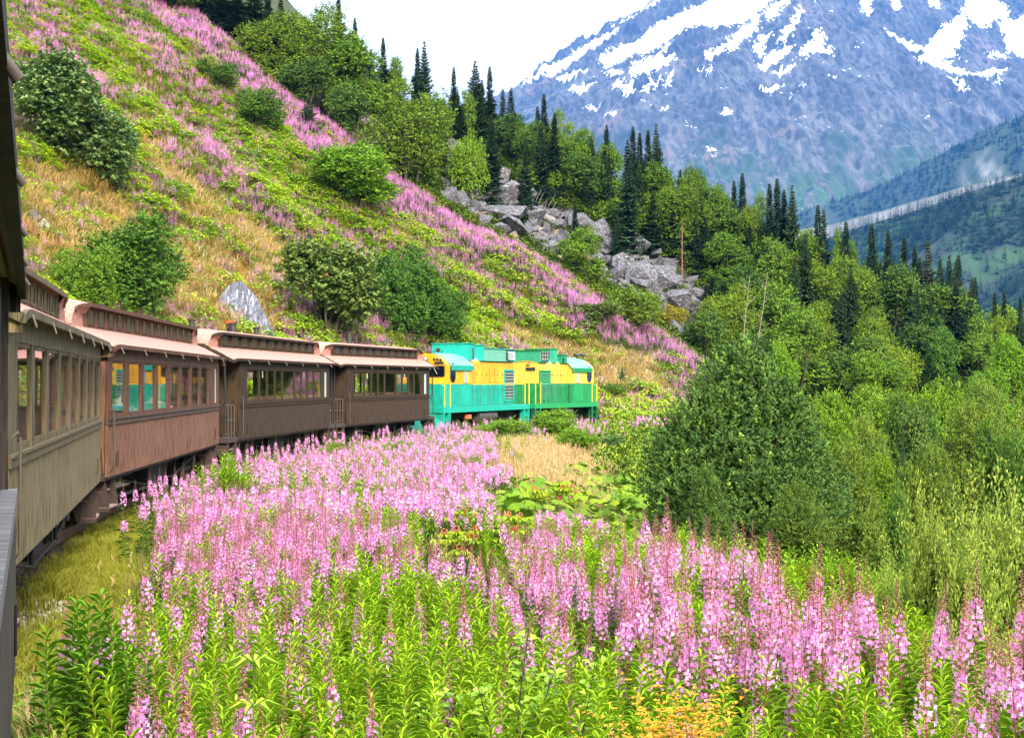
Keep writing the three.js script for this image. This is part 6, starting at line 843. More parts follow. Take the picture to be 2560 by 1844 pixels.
  // fallen dead tree on the boulders
  const A = groundHit(c6(520), r6(560), 60), B = groundHit(c6(945), r6(745), 60); A.y += 1.1; B.y += 0.8; const lg = thing('fallen_log', 'silver-grey fallen tree trunk with upright broken branches lying on the boulders', 'dead tree'); lg.position.copy(A); const T = B.clone().sub(A), lb = new MB(); lb.bar([[0, 0, 0], [T.x * 0.35, T.y * 0.35 + 0.1, T.z * 0.35], [T.x * 0.7, T.y * 0.7, T.z * 0.7], T.toArray()], 0.19, 9, [1, 1, 1], 0.34); lb.build('trunk', DEADWOOD, lg);
  for (let k = 0; k < 12; k++) { const f = 0.35 + 0.052 * k, br = new MB(), x = T.x * f, y = T.y * f, z = T.z * f, l = 0.9 + R() * 1.1; br.bar([[x, y, z], [x + 0.12 * l, y + l * 0.6, z + 0.1], [x + 0.35 * l + (R() - 0.5) * 0.4, y + l * 1.1, z + 0.1]], 0.045, 5, [1, 1, 1], 0.014); br.build('branch', DEADWOOD, lg); }
  // dead branches at the far bank, and bare pale saplings in front of the wood
  for (const [u, v, h, label] of [[2320, 940, 90, 'heap of dead grey branches hanging down the far bank'], [2075, 800, 120, 'leafless grey dead tree standing in front of the dark wood']]) { const p = groundHit(u, v + 20, 50), dd = -p.z, s = h * dd / FOCAL, t = thing('dead_tree', label, 'dead tree'); t.position.copy(p); for (let k = 0; k < 9; k++) { const a = (R() - 0.5) * 1.6, b = new MB(); b.bar([[0, 0, 0], [a * s * 0.4, s * 0.5, R() - 0.5], [a * s * (0.5 + R() * 0.4), s * (0.75 + 0.4 * R()), (R() - 0.5) * 2]], 0.06, 5, [1, 1, 1], 0.015); b.build('branch', PALEBARK, t); } }
  for (const [u, y0, y1, ln, lab] of [[1835, 810, 690, 40, 'left'], [1865, 820, 680, 55, 'right']]) { const dd = 92, b = at(u, y1, dd), p = onGround(u, dd), t = thing('bare_sapling', `${lab} one of two whitish bare stems rising behind the big dark willow`, 'tree trunk'); t.position.copy(p); const hh = at(u, y1, dd).y - p.y, L = [[[0, 0, 0], [ln * dd / FOCAL, hh, 0], 0.06, 0.02]]; for (let k = 0; k < 5; k++) { const f = 0.5 + k * 0.1; L.push([[ln * dd / FOCAL * f, hh * f, 0], [ln * dd / FOCAL * f + (k % 2 ? 0.6 : -0.5), hh * f + 0.7, 0.2], 0.025, 0.008]); } mesh('trunk', limbs(L, R, 0, 0.1, 5), PALEBARK, t); }
  for (const [u, y0, y1] of [[1705, 545, 690], [1762, 555, 720]]) { const dd = treeDepth(u, y0, 6), p = onGround(u, dd), t = thing('snag', u < 1740 ? 'rust-brown dead spruce snag, left of two thin snags at the wood edge' : 'grey dead spruce snag, right of two thin snags at the wood edge', 'dead tree'); t.position.copy(p); const hh = at(u, y0, dd).y - p.y, L = [[[0, 0, 0], [0.05, hh, 0], 0.1, 0.02]]; for (let k = 0; k < 24; k++) { const f = 0.25 + 0.72 * k / 24, a = R() * 6.28; L.push([[0.03, hh * f, 0], [Math.cos(a) * 0.55 * (1.2 - f), hh * f - 0.15, Math.sin(a) * 0.55 * (1.2 - f)], 0.018, 0.006]); } mesh('trunk', limbs(L, R, 0, 0.03, 4), u < 1740 ? std([0.16, 0.09, 0.06]) : PALEBARK, t); }
}
// ---------- bushes of the hollow at right ----------
{
  const gt = leafTint, S = [
    ['big_willow', 1850, 808, 29, 555, 'huge dark green willow bush in the middle distance, tallest plant right of the meadow', { turn: 0.2, cat: 'willow', mat: gt(0.98, 1.02, 1.1) }],
    ['olive_willow', 2110, 1085, 31, 250, 'olive-green willow bush pressed against the right side of the huge dark one', {}],
    ['bright_bush', 2200, 1110, 42, 150, 'yellow-green bush below the small blue-green fir', { mat: gt(0.95, 0.85, 0.9) }],
    ['olive_willow', 2160, 1025, 50, 140, 'pale olive bush in the hollow, left of the small blue-green fir', { mat: gt(1.2, 1.2, 1.3) }],
    ['bright_bush', 2065, 1015, 54, 130, 'bright green bush just right of the huge dark willow', { mat: gt(0.9, 0.85, 0.9) }],
    ['dark_bush', 2275, 965, 62, 150, 'dark green bush in the hollow behind the small blue-green fir', { mat: gt(1.3, 1.2, 1.2) }],
    ['olive_willow', 2425, 985, 48, 250, 'large airy grey-green willow bush in the hollow near the right edge', {}],
    ['fir_young', 2258, 1064, 43, 62, 'small blue-green fir standing alone in the hollow of bushes', { name: 'fir_tree' }],
    ['dark_bush', 2510, 1030, 40, 170, 'dark bush at the right edge behind the light willow', { mat: gt(1.4, 1.3, 1.2) }],
    ['bright_bush', 1950, 838, 104, 95, 'bright bush on the far bank between rocks, behind the huge willow top', {}],
    ['round_tree', 2170, 868, 103, 130, 'light green young tree on the far bank, left of the dead branches', { mat: gt(1.2, 1.15, 1.1) }],
    ['round_tree', 2235, 890, 104, 120, 'light green young tree on the far bank, close beside the dead branches', { mat: gt(1.1, 1.1, 1.1) }],
    ['bright_bush', 2520, 815, 112, 130, 'bright green round bush at the right edge below the firs', {}],
    ['bright_bush', 2480, 905, 100, 140, 'bright green bush low at the right edge of the far bank', { mat: gt(0.85, 0.9, 1) }],
    ['olive_willow', 2450, 935, 84, 150, 'grey-green bush at the right edge, behind the airy willow', { mat: gt(1.1, 1.15, 1.2) }],
    ['round_tree_dark', 2360, 800, 118, 110, 'dense green tree beside the tall dark firs at right', { mat: gt(1.0, 1.15, 1) }],
    ['low_bush', 2350, 935, 78, 170, 'low green bush in front of the pale rocks of the far bank', {}],
    ['low_bush', 2180, 950, 80, 200, 'low light green thicket below the pale rocks of the far bank', {}],
    ['low_bush', 2080, 960, 70, 170, 'low yellow-green thicket behind the bright green bush', { mat: gt(1.1, 1.1, 1) }],
    ['maple_bush', 2290, 1010, 55, 130, 'olive bush between the dark bush and the airy willow', { mat: gt(0.9, 1, 1) }],
    ['olive_willow', 2330, 1090, 36, 190, 'olive bush in front of the airy willow', { mat: gt(0.9, 0.95, 1) }],
    ['dark_bush', 2210, 1210, 32, 150, 'dark green bush behind the left edge of the light willow', { mat: gt(1.5, 1.4, 1.2) }],
    ['olive_willow', 2000, 1190, 26, 240, 'dark olive willow skirt at the lower right of the huge bush', { mat: gt(0.75, 0.8, 0.9) }],
    ['big_willow', 1765, 1150, 27, 190, 'dark willow skirt at the lower left of the huge bush', { turn: 2, cat: 'willow' }],
    ['young_willow', 2330, 1165, 16.5, 230, 'light green young willow with upright wands, left one at the right edge', {}],
    ['young_willow', 2500, 1125, 15.5, 290, 'light green young willow with upright wands, right one cut by the picture edge', {}],
    ['young_willow', 2410, 1250, 14.2, 210, 'light green young willow standing in front between two taller ones', {}],
    ['young_willow', 2235, 1345, 14.8, 130, 'smallest light green young willow, left of the taller ones', {}],
    ['bright_bush', 1885, 1388, 16.8, 130, 'yellow-green bush behind the pink flowers, leftmost of three', { mat: gt(1.25, 1.0, 0.8) }],
    ['bright_bush', 2005, 1378, 16.0, 150, 'yellow-green bush behind the pink flowers, middle of three', { mat: gt(1.25, 1.0, 0.8) }],
    ['bright_bush', 2105, 1376, 15.6, 140, 'yellow-green bush behind the pink flowers, rightmost of three', { mat: gt(1.2, 1.0, 0.8) }],
    ['maple_bush', 1525, 1082, 60, 120, 'small dark green bush on the dry slope beside the huge willow', { mat: gt(0.8, 1, 1) }],
    ['bright_bush', 1395, 1012, 64, 150, 'light green willow shrub in front of the green locomotive wheels', { mat: gt(1.05, 1.0, 1.1) }],
    ['bright_bush', 1270, 1040, 62, 190, 'low yellow-green shrub beside the track below the locomotives', {}],
    ['bright_bush', 1435, 1060, 58, 130, 'low green shrub on the meadow edge below the green locomotive', {}],
    ['bright_bush', 1000, 1095, 48, 105, 'green leafy shrub below the fourth carriage among pink flowers', { mat: gt(1.05, 1, 1) }],
    ['yellow_bush', 942, 1112, 45, 62, 'small orange-yellow bush among pink flowers below the fourth carriage', { mat: gt(1.3, 0.95, 1.2) }],
    ['low_bush', 830, 1098, 44, 110, 'yellow-green shrub below the dark third carriage', {}],
  ];
  for (const [k, u, v, d, w, l, o] of S) tree(k, u, v, d, w, l, { sink: 0.02, ...o });
  const R = rng(640), L = [], hollowNear = [];
  for (let k = 0; k < 23000; k++) { const u = 1500 + R() * 1720, d = 14 + R() * 96, r = ray(u, CY), x = r.x * d / -r.z, z = -d, q = qOf(x, z); if (q < 10.5 && d < 60 || q < 3) continue; { const t = toPx(x, H(x, z) + 0.9, z); if (d < 52 && CLUBPATCH.some((P) => inPoly(P, t[0], t[1]))) continue; } if (d < 27) { if (R() < 0.6) hollowNear.push({ x, y: H(x, z) - 0.03, z, s: 0.8 + 0.5 * R(), a: R() * 6 }); continue; } L.push({ x, y: H(x, z) - 0.05, z, s: 0.6 + R() * 0.6, sy: 0.8 + R(), a: R() * 6, c: mix3([0.055, 0.11, 0.016], [0.15, 0.22, 0.025], R()) }); }
  scatter('hollow_stalks', 'green leafy stalks on the bank falling into the hollow', midLeafy, LEAF, hollowNear);
  scatter('hollow_herbs', 'dense green herbs and low brush filling the hollow at right', leafClump, LEAF, L);
}
// ---------- the flowering meadow beside the track ----------
const elder = [[1120, 1290, 150], [1200, 1330, 140], [1290, 1255, 120], [1060, 1330, 90]];
{
  const R = rng(801), near = [], nearLeafy = [], mid = [], midL = [], lime = [], gre = [], straw = [], low = [];
  for (let k = 0; k < 107000; k++) {
    const d = 5.2 + Math.pow(R(), 1.25) * 74, u = -80 + R() * 3300, r = ray(u, CY), x = r.x * d / -r.z, z = -d, q = qOf(x, z);
    if (R() > Math.min(1, d * d / 1100 + 0.02 + d * 0.004)) continue;                       // even cover over the ground
    const out = 8.6 + 0.9 * n2(x * 0.15, z * 0.15); if (q < 1.62 || q > out + 3.0) continue;
    const y = H(x, z), az = (u - CX) / FOCAL, nz = fbm(x * 0.28 + 5, z * 0.28, 3), s = 0.78 + 0.45 * R();
    const [pu, pv] = toPx(x, y, z), ph = toPx(x, y + 1.3, z);
    if (elder.some(([a, b, w]) => Math.hypot(ph[0] - a, (ph[1] - b) * 1.6) < w * 0.55)) { if (R() < 0.3) gre.push({ x, y, z, s, a: R() * 6 }); continue; }
    if (q < 2.9 && d < 11 && R() < 0.5) { (R() < 0.8 ? gre : straw).push({ x, y, z, s: s * 1.15, a: R() * 6 }); if (q < 2.2) continue; }
    const lowBand = d < 11.2 ? q < 1.75 : d < 24 ? q < 2.55 + 0.6 * nz : q < 2.5 + 0.4 * nz && d < 60;
    if (lowBand) { const w = R(); if (d > 21 && w < 0.16) mid.push({ x, y, z, s: s * 1.05, a: R() * 6 }); else if (w < 0.85) lime.push({ x, y, z, s: s * (q < 2.1 ? 0.7 : 1), a: R() * 6 }); else if (q > 2.2) gre.push({ x, y, z, s: s * 0.8, a: R() * 6 }); continue; }
    const dry = d > 38 && d < 62 && ph[0] > 1240 && ph[0] < 1480 && nz > -0.25; if (dry) { straw.push({ x, y, z, s: s * 1.1, a: R() * 6 }); continue; }
    if (q > out) { if (d < 20 && R() < 0.7) (R() < 0.35 ? near : nearLeafy).push({ x, y, z, s: s * 1.1, a: R() * 6, d }); else if (R() < 0.4) gre.push({ x, y, z, s, a: R() * 6 }); continue; }
    let pf = az > 0.085 ? (d < 9.5 ? 0.40 : 0.62) : lerp(d < 8.3 ? 0.26 : 0.12, 0.86, sstep(10.2, 13.0, d + nz * 1.4)); if (u < 480 && d < 10) pf = 0.95; pf *= clamp(0.64 + 1.4 * nz + 0.7 * fbm(x * 0.09 + 60, z * 0.09), 0.08, 1); if (az > 0.02 && d > 24) pf *= 0.5;
    const w = R(), fl = w < pf, hgt = (fl ? (az > 0.085 ? 1.52 : 1.25) * s : 1.05 * s) * (d > 36 ? 0.84 : 1);
    const o = { x, y, z, s: hgt, a: R() * 6.28, tx: (R() - 0.5) * 0.3, tz: (R() - 0.5) * 0.3, d, fl };
    if (d < 21) (fl ? near : nearLeafy).push(o); else (fl ? mid : R() < 0.75 ? midL : gre).push(o);
    if (R() < 0.5 && d < 40) (R() < 0.86 ? gre : straw).push({ x: x + (R() - 0.5) * 0.4, y, z: z + (R() - 0.5) * 0.4, s: s * 1.1, a: R() * 6 });
    if (R() < 0.25 && d < 16) low.push({ x, y, z, s: 0.5 + 0.4 * R(), sy: 0.5 + 0.5 * R(), a: R() * 6, c: mix3([0.05, 0.12, 0.016], [0.12, 0.22, 0.02], R()) });
  }
  for (let k = 0; k < 9000; k++) { const f = -0.40 + R() * 1.06, q = 0.7 + Math.pow(R(), 0.6) * 1.7, p = trackAt(f, q), d = -p.z; if (d > 15.5 && d < 18.5 && R() < 0.7) continue; lime.push({ x: p.x, y: H(p.x, p.z), z: p.z, s: 0.4 + 0.5 * R(), a: R() * 6 }); }
  near.sort((a, b) => a.d - b.d);
  const inView = (o) => { const t = toPx(o.x, o.y + o.s * 0.9, o.z); return t[0] > -20 && t[0] < 2580 && t[1] < 1900 && o.d < 15; };
  const single = [], rest = []; for (const o of near) (single.length < 300 && inView(o) ? single : rest).push(o);
  const protos = weedGeo.map((w) => { const t = new THREE.Group(); t.name = 'fireweed'; for (const [n, gq] of Object.entries(w)) { if (gq.attributes.position.count) mesh(n, gq, n === 'flower_spike' ? PETAL : n === 'leaves' ? LEAF : BUD, t); } return t; });
  single.forEach((o, k) => { const t = protos[k % 5].clone(); t.name = numbered('fireweed'); const px = toPx(o.x, o.y + o.s, o.z)[0], L = px > 1650; tag(t, L ? 'tall pink fireweed spike standing in the lower right foreground' : px < 560 ? 'pink fireweed with red stems in the lower left foreground' : 'pink fireweed stalk among green leaves in the middle foreground', 'fireweed', L ? 'fireweeds of the right foreground' : px < 560 ? 'fireweeds of the left foreground' : 'fireweeds of the middle foreground'); t.position.set(o.x, o.y, o.z); t.scale.setScalar(o.s); t.rotation.set(o.tx ?? 0, o.a, o.tz ?? 0); scene.add(t); });
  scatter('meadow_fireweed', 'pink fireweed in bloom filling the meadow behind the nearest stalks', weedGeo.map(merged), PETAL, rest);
  scatter('meadow_leaves', 'green leafy fireweed stalks without flowers in the foreground', leafyGeo.map(merged), LEAF, nearLeafy);
  scatter('far_meadow_fireweed', 'pale pink fireweed of the meadow running along the train', midWeed, PETAL, mid);
  scatter('far_meadow_leaves', 'green stalks between the flowers farther along the meadow', midLeafy, LEAF, midL);
  scatter('meadow_grass', 'green grass between the meadow stalks', greenTuft, GRASS, gre); scatter('dry_grass', 'straw-coloured dry grass in the meadow', strawTuft, GRASS, straw); scatter('track_grass', 'yellow-green mossy grass along the ballast beside the train', limeTuft, GRASS, lime); scatter('low_herbs', 'low leafy herbs at the foot of the stalks', leafClump, LEAF, low);
  console.log('near', near.length, 'leafy', nearLeafy.length, 'mid', mid.length, 'midL', midL.length, 'lime', lime.length, 'green', gre.length, 'straw', straw.length);
}
// big-leaved plants on the bank below the locomotives
{
  const R = rng(820), CLUB = [leafFlat(0.145, 0.26, 0.014), leafFlat(0.10, 0.205, 0.014), leafFlat(0.20, 0.285, 0.016)], spots = [];
  const PATCH = CLUBPATCH;
  for (let k = 0; k < 9000 && spots.length < 190; k++) { const d = 15 + R() * 34, u = 1200 + R() * 560, p = onGround(u, d), q = qOf(p.x, p.z); if (q < 4) continue; const t = toPx(p.x, p.y + 0.9, p.z); if (!PATCH.some((P) => inPoly(P, t[0], t[1]))) continue; if (spots.some((s) => s.distanceTo(p) < 0.5)) continue; spots.push(p); }
  spots.forEach((p) => { const t = thing('devils_club', 'broad-leaved bright green plant on the bank below the locomotives', 'plant', 'broad-leaved plants on the bank'); t.position.copy(p); t.rotation.y = R() * 6.28; const st = new MB(); st.bar([[0, 0, 0], [0.03, 0.6, 0.02]], 0.012, 5); st.build('stem', STEM, t); const n = 8; for (let k = 0; k < n; k++) { const a = k * 2.4 + R(), h = 0.45 + R() * 0.5, m = mesh('leaf', lobedLeaf, CLUB[(R() * 3) | 0], t), s = 0.24 + 0.16 * R(), rr = 0.08 + 0.24 * R(); m.position.set(Math.cos(a) * rr, h, Math.sin(a) * rr); m.rotation.set((R() - 0.5) * 0.5, -a, -0.25 - R() * 0.5); m.scale.setScalar(s); } });
  // elderberry bushes with red fruit
  const ELD = leafTint(1.2, 1.1, 0.9), fruitM = std([0.42, 0.035, 0.012], { roughness: 0.4 }), fruit2 = std([0.45, 0.12, 0.06], { roughness: 0.5 });
  const eg = [1, 2].map((s) => { const Q = rng(830 + s), b = new MB(), tr = new MB(), tops = []; for (let k = 0; k < 26; k++) { const a = Q() * 6.28, r = Math.sqrt(Q()) * 0.5, y = 0.55 + 0.42 * Q() * (1 - r * 0.6); tr.bar([[Math.cos(a) * 0.05, 0, Math.sin(a) * 0.05], [Math.cos(a) * r * 0.6, y * 0.6, Math.sin(a) * r * 0.6], [Math.cos(a) * r, y, Math.sin(a) * r]], 0.008, 4, [1, 1, 1], 0.003); tops.push([Math.cos(a) * r, y, Math.sin(a) * r]); for (let f = 0; f < 5; f++) { const w = f * 1.26 + Q(), ox = Math.cos(a) * r, oz = Math.sin(a) * r; for (let l = 0; l < 6; l++) { const t = 0.03 + 0.03 * (l >> 1), sd = l % 2 ? 1 : -1; leaf(b, ox + Math.cos(w) * t, y - 0.02, oz + Math.sin(w) * t, Math.cos(w + sd * 0.9), -0.05, Math.sin(w + sd * 0.9), 0, 1, 0, 0.12, 0.036, jit(Q, mix3(g(0.12, 0.24, 0.018), g(0.27, 0.34, 0.02), Q()), 0.3), 0.4); } leaf(b, ox + Math.cos(w) * 0.1, y - 0.02, oz + Math.sin(w) * 0.1, Math.cos(w), -0.1, Math.sin(w), 0, 1, 0, 0.11, 0.035, jit(Q, g(0.2, 0.3, 0.02), 0.3), 0.4); } } return { leaves: b.geo(), stems: tr.geo(), tops }; });
  const berry = (() => { const Q = rng(840), b = new MB(), s = new THREE.IcosahedronGeometry(0.012, 0); for (let k = 0; k < 26; k++) { const a = Q() * 6.28, y = Q(), r = 0.045 * Math.sqrt(1 - (2 * y - 1) ** 2) + 0.01; b.add(s, new THREE.Matrix4().makeTranslation(Math.cos(a) * r, y * 0.09, Math.sin(a) * r)); } return b.geo(); })();
  [[1100, 1245, 25, 190, 'elderberry bush with red berry clusters among the pink flowers, leftmost of four'], [1215, 1255, 23, 200, 'elderberry bush with orange-red berry clusters among the pink flowers, second from left of four'], [1385, 1195, 33, 130, 'elderberry bush with small red berry clusters below the dry grass, rightmost of four'], [1160, 1300, 21, 150, 'nearest elderberry bush, its berry clusters bright red'], [1010, 1210, 30, 170, 'yellow-green leafy shrub without berries left of the elderberries'], [1090, 1165, 36, 150, 'yellow-green leafy shrub without berries among the far pink flowers']].forEach(([u, v, d, w, label], i) => {
    const p = onGround(u, d), h = at(u, v, d).y - p.y, e = eg[i % 2], t = thing(i < 4 ? 'elderberry_bush' : 'leafy_shrub', label, 'shrub'); t.position.copy(p); const sw = w * d / FOCAL / 1.1; t.scale.set(sw, h, sw); t.rotation.y = i * 1.3; mesh('stems', e.stems, BARK, t); mesh('leaves', e.leaves, ELD, t); if (i < 4) e.tops.forEach((q, k) => { if (k % 2) return; const m = mesh('berry_cluster', berry, k % 4 ? fruitM : fruit2, t); m.position.set(q[0], q[1] - 0.01, q[2]); m.scale.set(0.95 / sw, 0.95 / h, 0.95 / sw); });
  });
  // alder sapling rising in the middle foreground: dark twigs, round leaves
  { const Q = rng(850), p = onGround(1235, 8.6), t = thing('alder_sapling', 'young alder with dark twigs and round green leaves in the middle foreground', 'sapling'); t.position.copy(p); const tips = [[[0, 0, 0], [0.12, 0.75, 0], [0.16, 1.25, 0.05], [0.21, 1.62, 0]], [[0, 0.1, 0], [0.25, 0.6, 0.1], [0.52, 0.95, 0.1], [0.62, 1.5, 0.05]], [[0, 0.2, 0], [-0.2, 0.65, 0.05], [-0.36, 1.0, 0.05], [-0.42, 1.18, 0.1]], [[0.05, 0.4, 0], [-0.1, 0.8, -0.1], [-0.3, 1.2, -0.15]], [[0.2, 0.5, 0], [0.5, 0.72, 0.1], [0.9, 0.85, 0.1]], [[0.14, 0.95, 0], [0.3, 1.15, -0.05], [0.36, 1.35, 0]], [[0.12, 0.8, 0], [-0.02, 1.0, 0.05], [-0.1, 1.3, 0.05]], [[0.05, 0.3, 0], [-0.35, 0.55, 0.15], [-0.55, 0.8, 0.2]]], st = new MB(), lf = new MB();
    for (const b of tips) { st.bar(b, 0.011, 5, [1, 1, 1], 0.003); for (let k = 0; k < 80; k++) { const f = Math.pow(Q(), 0.7) * (b.length - 1.001), i = f | 0, w = f - i, x = lerp(b[i][0], b[i + 1][0], w), y = lerp(b[i][1], b[i + 1][1], w), z = lerp(b[i][2], b[i + 1][2], w), a = Q() * 6.28; if (y < 0.35) continue; leaf(lf, x + Math.cos(a) * 0.03, y, z + Math.sin(a) * 0.03, Math.cos(a), 0.25 + Q() * 0.3, Math.sin(a), (Q() - 0.5), 1, (Q() - 0.5) + 0.3, 0.066 * (0.6 + 0.7 * Q()), 0.052 * (0.6 + 0.7 * Q()), jit(Q, mix3(g(0.08, 0.18, 0.04), g(0.22, 0.34, 0.06), Q()), 0.35), 0.25); } }
    st.build('twigs', BARK, t); lf.build('leaves', LEAF, t); }
  // orange-yellow turning plants at lower right, a tall leafy clump by the ballast, a fern-like bush beside the third carriage, palm-like pale plant
  const goldGeo = (() => { const Q = rng(860), b = new MB(); for (let k = 0; k < 16; k++) { const a = Q() * 6.28, L = 0.7 + 0.5 * Q(), ln = 0.25 + 0.5 * Q(); for (let s = 0; s < 22; s++) { const f = (s + Q()) / 22, x = Math.cos(a) * ln * f + (Q() - 0.5) * 0.05, z = Math.sin(a) * ln * f + (Q() - 0.5) * 0.05, y = L * f * (1.15 - 0.25 * f) + (Q() - 0.5) * 0.05; for (const e of [-1, 1]) leaf(b, x, y, z, -Math.sin(a) * e, 0.4, Math.cos(a) * e, 0, 1, 0.2, 0.15 * (1.15 - f) * (0.6 + 0.7 * Q()), 0.034 * (0.7 + 0.6 * Q()), jit(Q, mix3(g(0.29, 0.155, 0.022), g(0.24, 0.18, 0.03), Q()), 0.5), 0.3); } } return b.geo(); })();
  for (const [u, v, d, s, label] of [[1690, 1640, 7.6, 0.75, 'orange-yellow turning plant in the lower right foreground, taller of two'], [1640, 1720, 7.2, 0.62, 'orange-yellow turning plant in the lower right foreground, shorter of two']]) { const p = onGround(u, d), t = thing('goldenrod', label, 'plant'); p.y = at(u, v, d).y - s * 1.05; p.y = Math.max(p.y, H(p.x, p.z)); t.position.copy(p); const h = at(u, v, d).y - p.y; t.scale.set(s, h / 1.15, s); mesh('fronds', goldGeo, LEAF, t); }
  for (const [u, v, d, n, hh, label] of [[205, 1490, 9.4, 9, 1, 'tall dark leafy stalks beside the ballast in the lower left'], [262, 1560, 9.0, 6, 0.8, 'leafy stalks just right of the tall dark ones beside the ballast']]) { const t = thing('leafy_clump', label, 'plant'), p = onGround(u, d), Q = rng(870 + u); t.position.copy(p); const h = at(u, v, d).y - p.y; for (let k = 0; k < n; k++) { const m = mesh('stalk', merged2[k % 3], leafTint(0.62, 0.75, 0.9), t); m.position.set((Q() - 0.5) * 0.45, 0, (Q() - 0.5) * 0.4); m.scale.setScalar(h * (0.7 + 0.35 * Q())); m.rotation.set((Q() - 0.5) * 0.2, Q() * 6, (Q() - 0.5) * 0.2); } }
  { const t = thing('feathery_bush', 'fresh green feathery bush beside the platform of the third carriage', 'plant'), p = onGround(585, 25.5), Q = rng(880); t.position.copy(p); const h = at(585, 1135, 25.5).y - p.y; for (let k = 0; k < 22; k++) { const m = mesh('stalk', merged2[k % 3], leafTint(1.15, 1.15, 0.8), t); m.position.set((Q() - 0.5) * 0.4, 0, (Q() - 0.5) * 0.4); m.scale.set(h * 0.85, h * (0.75 + 0.3 * Q()), h * 0.85); m.rotation.set((Q() - 0.5) * 0.3, Q() * 6, (Q() - 0.5) * 0.3); } }
  { const t = thing('whorled_plant', 'pale green plant with flat whorls of narrow leaves in the left foreground', 'plant'), d = 7.2, p = onGround(630, d), h = at(630, 1652, d).y - p.y; t.position.copy(p); const st = new MB(), Q = rng(890); st.bar([[0, 0, 0], [0.01, h, 0]], 0.006, 5, [1, 1, 1], 0.003); st.build('stem', STEM, t); for (const y of [1, 0.86, 0.70, 0.55]) { const b = new MB(); for (let k = 0; k < 7; k++) { const a = k / 7 * 6.28 + y * 3; leaf(b, 0.01, h * y, 0, Math.cos(a), 0.12, Math.sin(a), 0, 1, 0, 0.16, 0.03, jit(Q, g(0.22, 0.34, 0.05), 0.3), 0.35); } b.build('leaf_whorl', LEAF, t); } }
  // pale stones and grass at the ballast edge, lower left
  const peb = []; for (let k = 0; k < 1500; k++) { const f = -0.33 + R() * 0.12, q = 0.9 + R() * 1.5, p = trackAt(f, q), s = 0.02 + 0.045 * R() * R(); peb.push({ x: p.x, y: H(p.x, p.z) + s * 0.3, z: p.z, s: s * 1.8, sy: s * 1.3, a: R() * 6, tx: R() * 3, c: mix3([0.30, 0.28, 0.25], [0.66, 0.63, 0.58], R()) }); }
  for (let k = 0; k < 9000; k++) { const f = -0.30 + R() * 0.9, q = -1.6 + R() * 2.9, p = trackAt(f, q), s = 0.02 + 0.04 * R() * R(); peb.push({ x: p.x, y: H(p.x, p.z) + s * 0.2, z: p.z, s: s * 2, sy: s * 1.4, a: R() * 6, tx: R() * 3, c: mix3([0.10, 0.08, 0.065], [0.24, 0.20, 0.165], R()) }); }
  scatter('ballast_stones', 'loose pale stones of the track ballast', boulderGeo.slice(3, 6), std([1, 1, 1], { roughness: 0.95 }), peb);
}
